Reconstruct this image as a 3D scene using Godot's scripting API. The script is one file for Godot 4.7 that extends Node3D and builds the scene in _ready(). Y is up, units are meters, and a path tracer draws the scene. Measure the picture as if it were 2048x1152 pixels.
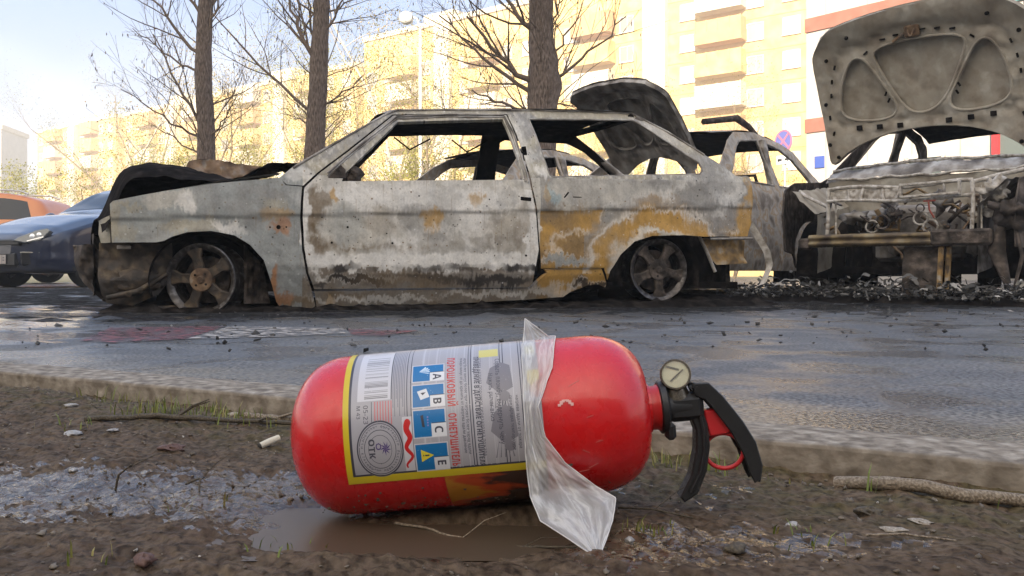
extends Node3D

var rng := RandomNumberGenerator.new()
var nz := FastNoiseLite.new()
var nw := FastNoiseLite.new()
var used := {}
var M := {}

func _ready():
	rng.seed = 4711
	nz.seed = 7; nz.frequency = 1.0; nz.fractal_octaves = 4
	nw.seed = 21; nw.frequency = 1.0; nw.fractal_octaves = 2
	# ---- camera, sky, sun, exposure
	var cam := Camera3D.new()
	cam.name = "camera"
	cam.projection = Camera3D.PROJECTION_FRUSTUM
	cam.near = 0.05
	cam.far = 900.0
	cam.size = 0.05 * 1152.0 / 1700.0
	cam.frustum_offset = Vector2(0, -0.05 * 32.0 / 1700.0)
	cam.position = Vector3(0, 0.21, 0)
	add_child(cam)
	cam.current = true
	var sun := DirectionalLight3D.new()
	sun.name = "sun"
	sun.light_energy = 1.3
	sun.light_color = Color(1.0, 0.945, 0.86)
	sun.light_angular_distance = 0.5
	sun.shadow_enabled = true
	sun.rotation = Vector3(deg_to_rad(-17.5), deg_to_rad(-17.0), 0)
	add_child(sun)
	var env := Environment.new()
	env.background_mode = Environment.BG_SKY
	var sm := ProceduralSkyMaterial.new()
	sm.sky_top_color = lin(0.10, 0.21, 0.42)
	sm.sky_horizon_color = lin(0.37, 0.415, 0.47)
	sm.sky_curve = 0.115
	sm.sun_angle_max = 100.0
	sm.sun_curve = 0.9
	sm.ground_bottom_color = lin(0.10, 0.09, 0.08)
	sm.ground_horizon_color = lin(0.30, 0.29, 0.27)
	sm.sky_cover = cloud_cover()
	sm.sky_cover_modulate = Color(1, 1, 1, 0.5)
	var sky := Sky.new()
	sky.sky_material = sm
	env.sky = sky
	env.tonemap_mode = Environment.TONE_MAPPER_LINEAR
	env.tonemap_exposure = 4.1
	env.background_energy_multiplier = 0.66
	env.fog_enabled = true
	env.fog_density = 0.0038
	env.fog_light_color = Color(1.0, 0.98, 0.95)
	env.sdfgi_enabled = true
	env.ssao_enabled = true
	env.ssil_enabled = true
	var we := WorldEnvironment.new()
	we.name = "world"
	we.environment = env
	add_child(we)
	# ---- the place
	materials()
	build_ground()
	build_blocks()
	build_trees()
	build_hatchback()
	build_wrecks()
	build_open_hood_car()
	build_intact_cars()
	build_street_things()
	build_extinguisher()
	build_litter()

func cloud_cover() -> Texture2D:
	var w := 512
	var h := 256
	var im := Image.create(w, h, false, Image.FORMAT_RGBA8)
	var f := FastNoiseLite.new()
	f.seed = 3; f.frequency = 1.6; f.fractal_octaves = 5
	for y in h:
		var el := PI * (0.5 - (y + 0.5) / h)
		for x in w:
			var az := TAU * (x + 0.5) / w
			var d := Vector3(cos(el) * cos(az), sin(el), cos(el) * sin(az))
			var k := 0.0
			if d.y > 0.01:
				k = f.get_noise_3d(d.x * 1.3, d.y * 3.0, d.z * 1.3)
				k = smoothstep(-0.12, 0.55, k) * smoothstep(0.0, 0.15, d.y)
			im.set_pixel(x, y, Color(0.80, 0.79, 0.78, k * 0.6))
	return ImageTexture.create_from_image(im)

# ------------------------------------------------------------------ helpers
func lin(r, g, b, a = 1.0) -> Color:
	var c := Color(r, g, b).linear_to_srgb()
	c.a = a
	return c

class MB:
	var v := PackedVector3Array()
	var n := PackedVector3Array()
	var t := PackedVector2Array()
	var c := PackedColorArray()
	var ix := PackedInt32Array()
	var col := Color.WHITE
	var tinted := false

	func vt(p: Vector3, nn: Vector3, uv := Vector2.ZERO) -> int:
		v.append(p); n.append(nn); t.append(uv); c.append(col)
		return v.size() - 1

	func tri(a: int, b: int, d: int):
		ix.append(a); ix.append(b); ix.append(d)

	func flat(pts, hint: Vector3, uvs = null):
		var nn := Vector3.ZERO
		for i in range(1, pts.size() - 1):
			nn += (pts[i] - pts[0]).cross(pts[i + 1] - pts[0])
		nn = nn.normalized()
		if nn.dot(hint) < 0.0:
			nn = -nn
		var s := v.size()
		for i in pts.size():
			vt(pts[i], nn, uvs[i] if uvs else Vector2(pts[i].x + pts[i].z, pts[i].y))
		for i in range(1, pts.size() - 1):
			tri(s, s + i, s + i + 1)

	func box(xf: Transform3D, size: Vector3, bev := 0.0):
		var h := size * 0.5
		var b := minf(bev, minf(h.x, minf(h.y, h.z)) * 0.9)
		var ctr := xf.origin
		if b <= 0.0:
			for ax in 3:
				for s in [-1.0, 1.0]:
					var pts := []
					for k in [[-1, -1], [1, -1], [1, 1], [-1, 1]]:
						var q := Vector3.ZERO
						q[ax] = s * h[ax]
						q[(ax + 1) % 3] = k[0] * h[(ax + 1) % 3]
						q[(ax + 2) % 3] = k[1] * h[(ax + 2) % 3]
						pts.append(xf * q)
					var d := Vector3.ZERO
					d[ax] = s
					flat(pts, xf.basis * d)
			return
		var P := func(sx, sy, sz, ax):
			var q := Vector3(sx * (h.x - b), sy * (h.y - b), sz * (h.z - b))
			q[ax] = [sx, sy, sz][ax] * h[ax]
			return xf * q
		for ax in 3:
			for s in [-1.0, 1.0]:
				var pts := []
				for k in [[-1, -1], [1, -1], [1, 1], [-1, 1]]:
					var sg := [0, 0, 0]
					sg[ax] = s; sg[(ax + 1) % 3] = k[0]; sg[(ax + 2) % 3] = k[1]
					pts.append(P.call(sg[0], sg[1], sg[2], ax))
				var d := Vector3.ZERO
				d[ax] = s
				flat(pts, xf.basis * d)
			var a1 := (ax + 1) % 3
			var a2 := (ax + 2) % 3
			for s1 in [-1, 1]:
				for s2 in [-1, 1]:
					var lo := [0, 0, 0]
					lo[ax] = -1; lo[a1] = s1; lo[a2] = s2
					var hi := lo.duplicate()
					hi[ax] = 1
					var d := Vector3.ZERO
					d[a1] = s1; d[a2] = s2
					flat([P.call(lo[0], lo[1], lo[2], a1), P.call(hi[0], hi[1], hi[2], a1), P.call(hi[0], hi[1], hi[2], a2), P.call(lo[0], lo[1], lo[2], a2)], xf.basis * d)
		for sx in [-1, 1]:
			for sy in [-1, 1]:
				for sz in [-1, 1]:
					flat([P.call(sx, sy, sz, 0), P.call(sx, sy, sz, 1), P.call(sx, sy, sz, 2)], xf.basis * Vector3(sx, sy, sz))

	func tube(pts, rad, sides := 6, cap := true):
		var m: int = pts.size()
		var up := Vector3.UP
		var prev := []
		var len := 0.0
		for i in m:
			var d: Vector3 = (pts[mini(i + 1, m - 1)] - pts[maxi(i - 1, 0)]).normalized()
			if i > 0:
				len += pts[i].distance_to(pts[i - 1])
			if i == 0:
				up = Vector3.UP if absf(d.y) < 0.9 else Vector3.RIGHT
			var s := d.cross(up).normalized()
			up = s.cross(d).normalized()
			var r: float = rad[i] if rad is Array or rad is PackedFloat32Array else rad
			var ring := []
			for k in sides + 1:
				var a := TAU * k / sides
				var nn := s * cos(a) + up * sin(a)
				ring.append(vt(pts[i] + nn * r, nn, Vector2(float(k) / sides, len)))
			if i > 0:
				for k in sides:
					tri(prev[k], ring[k], ring[k + 1]); tri(prev[k], ring[k + 1], prev[k + 1])
			if cap and (i == 0 or i == m - 1) and r > 0.0005:
				var q := []
				for k in sides:
					q.append(v[ring[k]])
				flat(q, d if i > 0 else -d)
			prev = ring

	# profile of (radius, height) round the transform's y axis
	func lathe(xf: Transform3D, prof, segs := 24, crease := 40.0, a0 := 0.0, a1 := TAU):
		var m: int = prof.size()
		for i in m - 1:
			var p: Vector2 = prof[i]
			var q: Vector2 = prof[i + 1]
			if p.distance_squared_to(q) < 1e-14:
				continue
			var e := (q - p).normalized()
			var na := Vector2(e.y, -e.x)
			var nb := na
			if i > 0:
				var e0: Vector2 = (p - prof[i - 1]).normalized()
				if absf(rad_to_deg(e0.angle_to(e))) < crease:
					na = (na + Vector2(e0.y, -e0.x)).normalized()
			if i < m - 2:
				var e2: Vector2 = (prof[i + 2] - q).normalized()
				if absf(rad_to_deg(e.angle_to(e2))) < crease:
					nb = (nb + Vector2(e2.y, -e2.x)).normalized()
			var s := v.size()
			for k in segs + 1:
				var a := a0 + (a1 - a0) * k / segs
				var ca := cos(a)
				var sa := sin(a)
				vt(xf * Vector3(p.x * ca, p.y, p.x * sa), xf.basis * Vector3(na.x * ca, na.y, na.x * sa), Vector2(float(k) / segs, p.y))
				vt(xf * Vector3(q.x * ca, q.y, q.x * sa), xf.basis * Vector3(nb.x * ca, nb.y, nb.x * sa), Vector2(float(k) / segs, q.y))
			for k in segs:
				var o := s + k * 2
				tri(o, o + 2, o + 3); tri(o, o + 3, o + 1)

	# grid over [0,1]^2 : f(s,t) -> Vector3, smooth
	func grid(nu: int, nv: int, f: Callable, hint := Vector3.ZERO, closed := false):
		var P := []
		for j in nv + 1:
			var row := PackedVector3Array()
			for i in nu + 1:
				row.append(f.call(float(i) / nu, float(j) / nv))
			P.append(row)
		var s := v.size()
		for j in nv + 1:
			for i in nu + 1:
				var l: Vector3 = P[j][i - 1] if i > 0 else (P[j][nu - 1] if closed else P[j][0])
				var r: Vector3 = P[j][i + 1] if i < nu else (P[j][1] if closed else P[j][nu])
				var nn: Vector3 = (r - l).cross(P[mini(j + 1, nv)][i] - P[maxi(j - 1, 0)][i]).normalized()
				if hint != Vector3.ZERO and nn.dot(hint) < 0.0:
					nn = -nn
				vt(P[j][i], nn, Vector2(float(i) / nu, float(j) / nv))
		for j in nv:
			for i in nu:
				var o := s + j * (nu + 1) + i
				tri(o, o + 1, o + nu + 2); tri(o, o + nu + 2, o + nu + 1)

	# a sheet: a polygon in (u, v) cut to cells and bent by f(Vector2) -> Vector3
	func shell(poly: PackedVector2Array, step: float, f: Callable, th: float, hint: Vector3, holes := []):
		var lo := poly[0]
		var hi := poly[0]
		for p in poly:
			lo = lo.min(p); hi = hi.max(p)
		var i0 := floori(lo.x / step)
		var i1 := ceili(hi.x / step)
		var j0 := floori(lo.y / step)
		var j1 := ceili(hi.y / step)
		var N := func(q: Vector2) -> Vector3:
			var e := 0.004
			var nn: Vector3 = (f.call(q + Vector2(e, 0)) - f.call(q - Vector2(e, 0))).cross(f.call(q + Vector2(0, e)) - f.call(q - Vector2(0, e))).normalized()
			return nn if nn.dot(hint) >= 0.0 else -nn
		for i in range(i0, i1):
			for j in range(j0, j1):
				var cell := PackedVector2Array([Vector2(i, j) * step, Vector2(i + 1, j) * step, Vector2(i + 1, j + 1) * step, Vector2(i, j + 1) * step])
				var parts := Geometry2D.intersect_polygons(cell, poly)
				for hole in holes:
					var nx: Array[PackedVector2Array] = []
					for p in parts:
						nx.append_array(Geometry2D.clip_polygons(p, hole))
					parts = nx
				for p in parts:
					if p.size() < 3 or Geometry2D.is_polygon_clockwise(p):
						continue
					var tr := Geometry2D.triangulate_polygon(p)
					if tr.is_empty():
						continue
					var s := v.size()
					for q in p:
						vt(f.call(q), N.call(q), q)
					for k in range(0, tr.size(), 3):
						tri(s + tr[k], s + tr[k + 1], s + tr[k + 2])
					if th > 0.0:
						var s2 := v.size()
						for k in p.size():
							vt(v[s + k] - n[s + k] * th, -n[s + k], p[k])
						for k in range(0, tr.size(), 3):
							tri(s2 + tr[k], s2 + tr[k + 1], s2 + tr[k + 2])
		if th > 0.0:
			for ring in [poly] + holes:
				var m: int = ring.size()
				for k in m:
					var a: Vector2 = ring[k]
					var b: Vector2 = ring[(k + 1) % m]
					var ns := maxi(1, ceili(a.distance_to(b) / step))
					for q in ns:
						var p0 := a.lerp(b, float(q) / ns)
						var p1 := a.lerp(b, float(q + 1) / ns)
						var f0: Vector3 = f.call(p0)
						var f1: Vector3 = f.call(p1)
						var n0: Vector3 = N.call(p0)
						var n1: Vector3 = N.call(p1)
						var side := (f1 - f0).cross(n0)
						flat([f0, f1, f1 - n1 * th, f0 - n0 * th], side, [p0, p1, p1, p0])

	func prism(poly, xf: Transform3D, depth: float, bev := 0.0):
		var pp := PackedVector2Array(poly)
		if Geometry2D.is_polygon_clockwise(pp):
			pp.reverse()
		var inner := pp
		if bev > 0.0:
			var off := Geometry2D.offset_polygon(pp, -bev, Geometry2D.JOIN_MITER)
			if off.size() == 1 and off[0].size() == pp.size():
				# keep the same order by nearest start
				var best := 0
				for k in pp.size():
					if off[0][k].distance_squared_to(pp[0]) < off[0][best].distance_squared_to(pp[0]):
						best = k
				inner = PackedVector2Array()
				for k in pp.size():
					inner.append(off[0][(best + k) % pp.size()])
			else:
				bev = 0.0
		var h := depth * 0.5
		var tr := Geometry2D.triangulate_polygon(inner)
		for s in [-1.0, 1.0]:
			var o := v.size()
			for q in inner:
				vt(xf * Vector3(q.x, q.y, s * h), xf.basis * Vector3(0, 0, s), q)
			for k in range(0, tr.size(), 3):
				tri(o + tr[k], o + tr[k + 1], o + tr[k + 2])
		var m := pp.size()
		for k in m:
			var a := pp[k]
			var b := pp[(k + 1) % m]
			var d := Vector3((b - a).y, -(b - a).x, 0)
			var z := h - bev
			flat([xf * Vector3(a.x, a.y, -z), xf * Vector3(b.x, b.y, -z), xf * Vector3(b.x, b.y, z), xf * Vector3(a.x, a.y, z)], xf.basis * d)
			if bev > 0.0:
				var ia := inner[k]
				var ib := inner[(k + 1) % m]
				for s in [-1.0, 1.0]:
					flat([xf * Vector3(a.x, a.y, s * z), xf * Vector3(b.x, b.y, s * z), xf * Vector3(ib.x, ib.y, s * h), xf * Vector3(ia.x, ia.y, s * h)], xf.basis * (d.normalized() + Vector3(0, 0, s)))

	# a lumpy stone
	func lump(ctr: Vector3, size: Vector3, ns: FastNoiseLite, rough := 0.35, nu := 8, nv := 5):
		grid(nu, nv, func(s, q):
			var a: float = TAU * s
			var e: float = PI * (q - 0.5)
			var d := Vector3(cos(e) * cos(a), sin(e), cos(e) * sin(a))
			var k: float = 1.0 + rough * ns.get_noise_3dv(d * 1.3 + ctr * 37.0) * 1.6
			return ctr + d * size * k, Vector3.ZERO, true)
		# turn normals outwards
		for k in range(v.size() - (nu + 1) * (nv + 1), v.size()):
			if n[k].dot(v[k] - ctr) < 0.0:
				n[k] = -n[k]
			if n[k].length_squared() < 0.5:
				n[k] = (v[k] - ctr).normalized()

	func done() -> ArrayMesh:
		var k := 0
		while k < ix.size():
			var a := ix[k]
			var b := ix[k + 1]
			var d := ix[k + 2]
			if (v[b] - v[a]).cross(v[d] - v[a]).dot(n[a] + n[b] + n[d]) > 0.0:
				ix[k + 1] = d
				ix[k + 2] = b
			k += 3
		var arr := []
		arr.resize(Mesh.ARRAY_MAX)
		arr[Mesh.ARRAY_VERTEX] = v
		arr[Mesh.ARRAY_NORMAL] = n
		arr[Mesh.ARRAY_TEX_UV] = t
		if tinted:
			arr[Mesh.ARRAY_COLOR] = c
		arr[Mesh.ARRAY_INDEX] = ix
		var m := ArrayMesh.new()
		m.add_surface_from_arrays(Mesh.PRIMITIVE_TRIANGLES, arr)
		return m

func numbered(called: String) -> String:
	used[called] = used.get(called, -1) + 1
	return called if used[called] == 0 else "%s_%03d" % [called, used[called]]

func tag(o, label, category, group = ""):
	o.set_meta("label", label)
	o.set_meta("category", category)
	if group:
		o.set_meta("group", group)
	return o

func thing(called, label, category, at = Vector3.ZERO, turn = 0.0, group = "") -> Node3D:
	var o := Node3D.new()
	o.name = numbered(called)
	add_child(o)
	o.position = at
	o.rotation.y = turn
	return tag(o, label, category, group)

func obj(called, m, mat, parent = self, kind = "") -> MeshInstance3D:
	var o := MeshInstance3D.new()
	var nm: String = called
	if parent == self:
		nm = numbered(called)
	else:
		var k := 0
		while parent.has_node(NodePath(nm)):
			k += 1
			nm = "%s_%03d" % [called, k]
	o.name = nm
	o.mesh = m.done() if m is MB else m
	o.material_override = mat
	if m is MB or not m is ArrayMesh:
		pass
	parent.add_child(o, true)
	if kind:
		o.set_meta("kind", kind)
	return o

func scatter(called, mesh, mat, xfs: Array, parent = self, kind = "stuff", cols = null) -> MultiMeshInstance3D:
	var mm := MultiMesh.new()
	mm.transform_format = MultiMesh.TRANSFORM_3D
	mm.use_colors = cols != null
	mm.mesh = mesh.done() if mesh is MB else mesh
	mm.instance_count = xfs.size()
	for i in xfs.size():
		mm.set_instance_transform(i, xfs[i])
		if cols != null:
			mm.set_instance_color(i, cols[i])
	var o := MultiMeshInstance3D.new()
	o.name = numbered(called) if parent == self else called
	o.multimesh = mm
	o.material_override = mat
	parent.add_child(o, true)
	if kind:
		o.set_meta("kind", kind)
	return o

func pv(a) -> PackedVector2Array:
	var r := PackedVector2Array()
	for i in range(0, a.size(), 2):
		r.append(Vector2(a[i], a[i + 1]))
	return r

func X(p := Vector3.ZERO, e := Vector3.ZERO) -> Transform3D:
	return Transform3D(Basis.from_euler(e * PI / 180.0), p)

func along(a: Vector3, b: Vector3) -> Transform3D:   # y axis from a to b, origin in the middle
	var y := (b - a).normalized()
	var x := y.cross(Vector3.FORWARD if absf(y.z) < 0.9 else Vector3.RIGHT).normalized()
	return Transform3D(Basis(x, y, x.cross(y)), (a + b) * 0.5)

func plain(c: Color, rough := 0.6, metal := 0.0) -> StandardMaterial3D:
	var m := StandardMaterial3D.new()
	m.albedo_color = c
	m.roughness = rough
	m.metallic = metal
	return m

func ntex(sd: int, freq: float, ramp = null, size := 512, normal := false, oct := 5, kind := FastNoiseLite.TYPE_SIMPLEX_SMOOTH, warp := 0.0) -> NoiseTexture2D:
	var f := FastNoiseLite.new()
	f.seed = sd
	f.noise_type = kind
	f.frequency = freq
	f.fractal_octaves = oct
	if warp > 0.0:
		f.domain_warp_enabled = true
		f.domain_warp_amplitude = warp
		f.domain_warp_frequency = freq
	var t := NoiseTexture2D.new()
	t.width = size
	t.height = size
	t.seamless = true
	t.as_normal_map = normal
	t.noise = f
	if ramp:
		var g := Gradient.new()
		g.offsets = PackedFloat32Array(ramp[0])
		var cc := PackedColorArray()
		for q in ramp[1]:
			cc.append(q)
		g.colors = cc
		t.color_ramp = g
	return t

var bump_tex := {}
# noisy surface: ramp of [offsets, colours], laid on by three planes
func rough_mat(sd, freq, ramp, rough, scale, bump_cm := 0.0, bump_freq := 0.03, metal := 0.0, world := false) -> StandardMaterial3D:
	var m := StandardMaterial3D.new()
	m.albedo_texture = ntex(sd, freq, ramp, 512, false, 6, FastNoiseLite.TYPE_SIMPLEX_SMOOTH, 18.0)
	m.roughness = rough
	m.metallic = metal
	m.uv1_triplanar = true
	m.uv1_world_triplanar = world
	m.uv1_scale = Vector3.ONE * scale
	if bump_cm > 0.0:
		if not bump_tex.has(bump_freq):
			bump_tex[bump_freq] = ntex(77, bump_freq, null, 512, false, 6)
		m.heightmap_enabled = true
		m.heightmap_texture = bump_tex[bump_freq]
		m.heightmap_scale = bump_cm
	return m

func materials():
	M.soot = rough_mat(1, 0.012, [[0.25, 0.55, 0.8], [lin(0.008, 0.007, 0.007), lin(0.016, 0.014, 0.013), lin(0.04, 0.034, 0.03)]], 0.85, 1.3, 0.5)
	M.char = rough_mat(2, 0.012, [[0.2, 0.5, 0.75], [lin(0.03, 0.026, 0.023), lin(0.075, 0.06, 0.05), lin(0.16, 0.13, 0.11)]], 0.85, 1.6, 0.5)
	M.rust = rough_mat(3, 0.012, [[0.2, 0.45, 0.62, 0.8], [lin(0.05, 0.032, 0.022), lin(0.14, 0.085, 0.05), lin(0.25, 0.16, 0.09), lin(0.33, 0.28, 0.23)]], 0.85, 1.4, 0.4)
	M.ochre = rough_mat(4, 0.012, [[0.15, 0.4, 0.6, 0.85], [lin(0.07, 0.05, 0.035), lin(0.22, 0.14, 0.06), lin(0.36, 0.22, 0.08), lin(0.38, 0.33, 0.27)]], 0.8, 1.5, 0.3)
	M.ash = rough_mat(5, 0.010, [[0.2, 0.45, 0.6, 0.8], [lin(0.09, 0.075, 0.062), lin(0.21, 0.185, 0.16), lin(0.33, 0.30, 0.27), lin(0.48, 0.46, 0.43)]], 0.8, 1.2, 0.3)
	M.hood = rough_mat(6, 0.012, [[0.12, 0.36, 0.5, 0.62, 0.85], [lin(0.19, 0.155, 0.12), lin(0.30, 0.26, 0.205), lin(0.36, 0.32, 0.26), lin(0.34, 0.305, 0.25), lin(0.48, 0.45, 0.39)]], 0.75, 0.8, 0.15, 0.05)
	M.steel = rough_mat(8, 0.012, [[0.2, 0.5, 0.8], [lin(0.035, 0.028, 0.026), lin(0.10, 0.08, 0.07), lin(0.20, 0.17, 0.15)]], 0.5, 2.5, 0.1, 0.03, 0.35)
	M.rim = rough_mat(9, 0.02, [[0.3, 0.6, 0.85], [lin(0.03, 0.026, 0.024), lin(0.07, 0.06, 0.055), lin(0.22, 0.21, 0.20)]], 0.36, 2.5, 0.1, 0.03, 0.5)
	M.shell = rough_mat(14, 0.010, [[0.15, 0.4, 0.55, 0.68, 0.85], [lin(0.14, 0.11, 0.085), lin(0.30, 0.265, 0.23), lin(0.42, 0.39, 0.35), lin(0.36, 0.25, 0.15), lin(0.50, 0.47, 0.43)]], 0.75, 0.9, 0.2)
	M.beam = rough_mat(15, 0.008, [[0.2, 0.45, 0.62, 0.8], [lin(0.05, 0.038, 0.028), lin(0.13, 0.095, 0.055), lin(0.26, 0.185, 0.085), lin(0.36, 0.30, 0.20)]], 0.7, 1.2, 0.2)
	M.wheel = rough_mat(13, 0.012, [[0.2, 0.5, 0.66, 0.85], [lin(0.018, 0.014, 0.011), lin(0.042, 0.031, 0.023), lin(0.08, 0.055, 0.034), lin(0.15, 0.115, 0.07)]], 0.7, 1.8, 0.3)
	M.pale = rough_mat(10, 0.02, [[0.2, 0.5, 0.8], [lin(0.20, 0.17, 0.14), lin(0.42, 0.38, 0.33), lin(0.62, 0.59, 0.55)]], 0.8, 2.0, 0.2)
	M.bark = rough_mat(11, 0.03, [[0.2, 0.5, 0.8], [lin(0.05, 0.036, 0.028), lin(0.15, 0.11, 0.088), lin(0.27, 0.215, 0.18)]], 0.9, 1.6, 2.0)
	M.bark.uv1_scale = Vector3(3.4, 0.55, 3.4)
	M.twig = rough_mat(12, 0.03, [[0.2, 0.8], [lin(0.10, 0.074, 0.054), lin(0.25, 0.185, 0.14)]], 0.85, 3.0)
	M.soot.metallic_specular = 0.05
	M.char.metallic_specular = 0.3
	M.glass = plain(Color(0.02, 0.02, 0.025), 0.08)
	M.tyre = plain(lin(0.02, 0.02, 0.02), 0.8)
# ------------------------------------------------------------------ the ground
const KO := Vector3(0.383, 0, -0.964)      # a point on the kerb's near top edge
const KA := Vector3(0.883, 0, 0.469)       # along the kerb
const KB := Vector3(-0.469, 0, 0.883)      # from the kerb towards the verge

func kerb_at(a: float, b: float, y := 0.0) -> Vector3:
	return KO + KA * a + KB * b + Vector3(0, y, 0)

func verge_y(p: Vector3) -> float:
	var d := p - KO
	var b := d.dot(KB)
	var a := d.dot(KA)
	var y := -0.016 + 0.012 * nz.get_noise_2d(p.x * 3.2, p.z * 3.2)
	var k := nw.get_noise_2d(p.x * 22.0 + 9.0, p.z * 22.0)
	y += 0.0035 * k
	y += 0.0030 * nz.get_noise_2d(p.x * 40.0, p.z * 40.0 + 5.0) + 0.0022 * nz.get_noise_2d(p.x * 130.0, p.z * 130.0)
	# earth heaped against the kerb, left of the extinguisher
	y += 0.020 * exp(-pow((b - 0.16) / 0.09, 2.0)) * smoothstep(-0.55, -1.1, a)
	y -= 0.010 * exp(-pow((b - 0.03) / 0.03, 2.0))
	# hollow that holds the puddle
	var e := Vector2((p.x + 0.075) / 0.135, (p.z + 0.735) / 0.052)
	y = lerpf(y, -0.0225 + 0.0016 * k, smoothstep(1.35, 0.75, e.length()))
	# pressed up along the extinguisher's belly
	var bel := -0.0212 + 0.0875 * (p.x + 0.19)
	y = lerpf(y, clampf(bel, -0.022, -0.004) + 0.0015 * k, smoothstep(0.045, 0.018, absf(p.z + 0.80)) * smoothstep(-0.25, -0.2, p.x) * smoothstep(0.12, 0.02, p.x))
	return y

func build_ground():
	# one sheet to the horizon
	var g := MB.new()
	g.grid(24, 24, func(s, t): return Vector3(lerpf(-420, 420, s), -0.19 + 0.0 * t, lerpf(60, -620, t)), Vector3.UP)
	var gm := rough_mat(30, 0.02, [[0.2, 0.5, 0.8], [lin(0.06, 0.055, 0.03), lin(0.10, 0.095, 0.045), lin(0.15, 0.14, 0.07)]], 0.95, 0.15, 0.0, 0.03, 0.0, true)
	obj("ground", g, gm, self, "structure")
	# the road, wet and sooty
	M.sootroad = StandardMaterial3D.new()
	M.sootroad.vertex_color_use_as_albedo = true
	M.sootroad.albedo_texture = ntex(48, 0.05, [[0.2, 0.6, 0.9], [Color(0.5, 0.5, 0.5), Color(0.85, 0.85, 0.85), Color(1, 1, 1)]], 512)
	M.sootroad.roughness_texture = ntex(49, 0.01, [[0.25, 0.45, 0.7], [Color(0.42, 0.42, 0.42), Color(0.78, 0.78, 0.78), Color(0.95, 0.95, 0.95)]], 512, false, 6)
	M.sootroad.metallic_specular = 0.08
	M.sootroad.roughness = 1.0
	M.sootroad.heightmap_enabled = true
	M.sootroad.heightmap_texture = ntex(45, 0.05, null, 512, false, 6)
	M.sootroad.heightmap_scale = 1.2
	M.sootroad.uv1_triplanar = true
	M.sootroad.uv1_world_triplanar = true
	M.sootroad.uv1_scale = Vector3.ONE * 1.1
	var rd := MB.new()
	rd.tinted = true
	var kn := KB.normalized()
	var nx := 170
	var nzc := 150
	var P := []
	for j in nzc + 1:
		for i in nx + 1:
			var tt := float(j) / nzc
			var a := lerpf(-16.0, 16.0, float(i) / nx)
			a = a * (0.22 + 0.78 * absf(a) / 16.0)
			var b := -0.128 - 26.0 * pow(tt, 1.9)
			var p := KO + KA * a + kn * b
			p.y = 0.0
			var near := smoothstep(-0.13, -0.5, b)
			p.y += 0.003 * nz.get_noise_2d(p.x * 0.9, p.z * 0.9) * near
			# soot and burnt crumbs round the cars
			var s := smoothstep(-3.05, -3.65, p.z + 0.25 * nz.get_noise_2d(p.x * 1.7, p.z * 1.7) + 0.285 * (p.x + 1.5)) * smoothstep(-13.0, -9.0, p.z)
			p.y += s * (0.012 + 0.02 * maxf(0, nz.get_noise_2d(p.x * 6.0, p.z * 6.0)))
			var base := Color(0.155, 0.156, 0.16)
			var w := nz.get_noise_2d(p.x * 1.1 + 4.0, p.z * 3.5)
			base = base.lerp(Color(0.24, 0.233, 0.228), clampf(w * 1.4, 0.0, 0.6))
			base = base.lerp(Color(0.30, 0.255, 0.19), smoothstep(-0.55, -0.14, b + 0.22 * nz.get_noise_2d(p.x * 3.0, p.z * 3.0)) * 0.8)
			base = base.lerp(Color(0.014, 0.013, 0.013), s * (0.75 + 0.25 * nz.get_noise_2d(p.x * 5.0, p.z * 5.0)))
			rd.col = base
			rd.vt(p, Vector3.UP, Vector2(p.x, p.z))
	for j in nzc + 1:
		for i in nx + 1:
			var k := j * (nx + 1) + i
			var l := rd.v[k - 1] if i > 0 else rd.v[k]
			var r := rd.v[k + 1] if i < nx else rd.v[k]
			var u := rd.v[k - nx - 1] if j > 0 else rd.v[k]
			var d := rd.v[k + nx + 1] if j < nzc else rd.v[k]
			var nn := (r - l).cross(d - u).normalized()
			rd.n[k] = nn if nn.y > 0 else -nn
	var soot := MB.new()
	soot.tinted = true
	var wetr := MB.new()
	wetr.tinted = true
	wetr.v = rd.v; wetr.n = rd.n; wetr.t = rd.t; wetr.c = rd.c
	soot.v = rd.v; soot.n = rd.n; soot.t = rd.t; soot.c = rd.c
	for j in nzc:
		for i in nx:
			var k := j * (nx + 1) + i
			var q := rd.v[k]
			var wn := 0.7 * nz.get_noise_2d(q.x * 1.6, q.z * 3.0) + 0.5 * nz.get_noise_2d(q.x * 7.0, q.z * 12.0)
			var we := minf(Vector2((q.x - 1.75) / 0.42, (q.z + 4.75) / 0.75).length(), minf(Vector2((q.x + 2.6) / 1.1, (q.z + 4.0) / 1.1).length(), Vector2((q.x + 1.75) / 0.5, (q.z + 2.75) / 0.30).length())) + wn
			var to := wetr if we < 0.85 else soot if rd.c[k].r < 0.07 else rd
			to.tri(k, k + 1, k + nx + 2); to.tri(k, k + nx + 2, k + nx + 1)
	obj("sooty_road", soot, M.sootroad, self, "structure")
	var wrm := plain(Color.WHITE, 0.07)
	wrm.vertex_color_use_as_albedo = true
	wrm.heightmap_enabled = true
	wrm.heightmap_texture = M.sootroad.heightmap_texture
	wrm.heightmap_scale = 0.08
	wrm.uv1_triplanar = true
	wrm.uv1_world_triplanar = true
	wrm.uv1_scale = Vector3.ONE * 1.1
	obj("wet_road", wetr, wrm, self, "structure")
	var rm := StandardMaterial3D.new()
	rm.vertex_color_use_as_albedo = true
	rm.albedo_texture = ntex(41, 0.09, [[0.15, 0.5, 0.62, 0.85], [Color(0.42, 0.42, 0.43), Color(0.8, 0.8, 0.8), Color(0.95, 0.95, 0.95), Color(1, 1, 1)]], 1024, false, 5)
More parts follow.
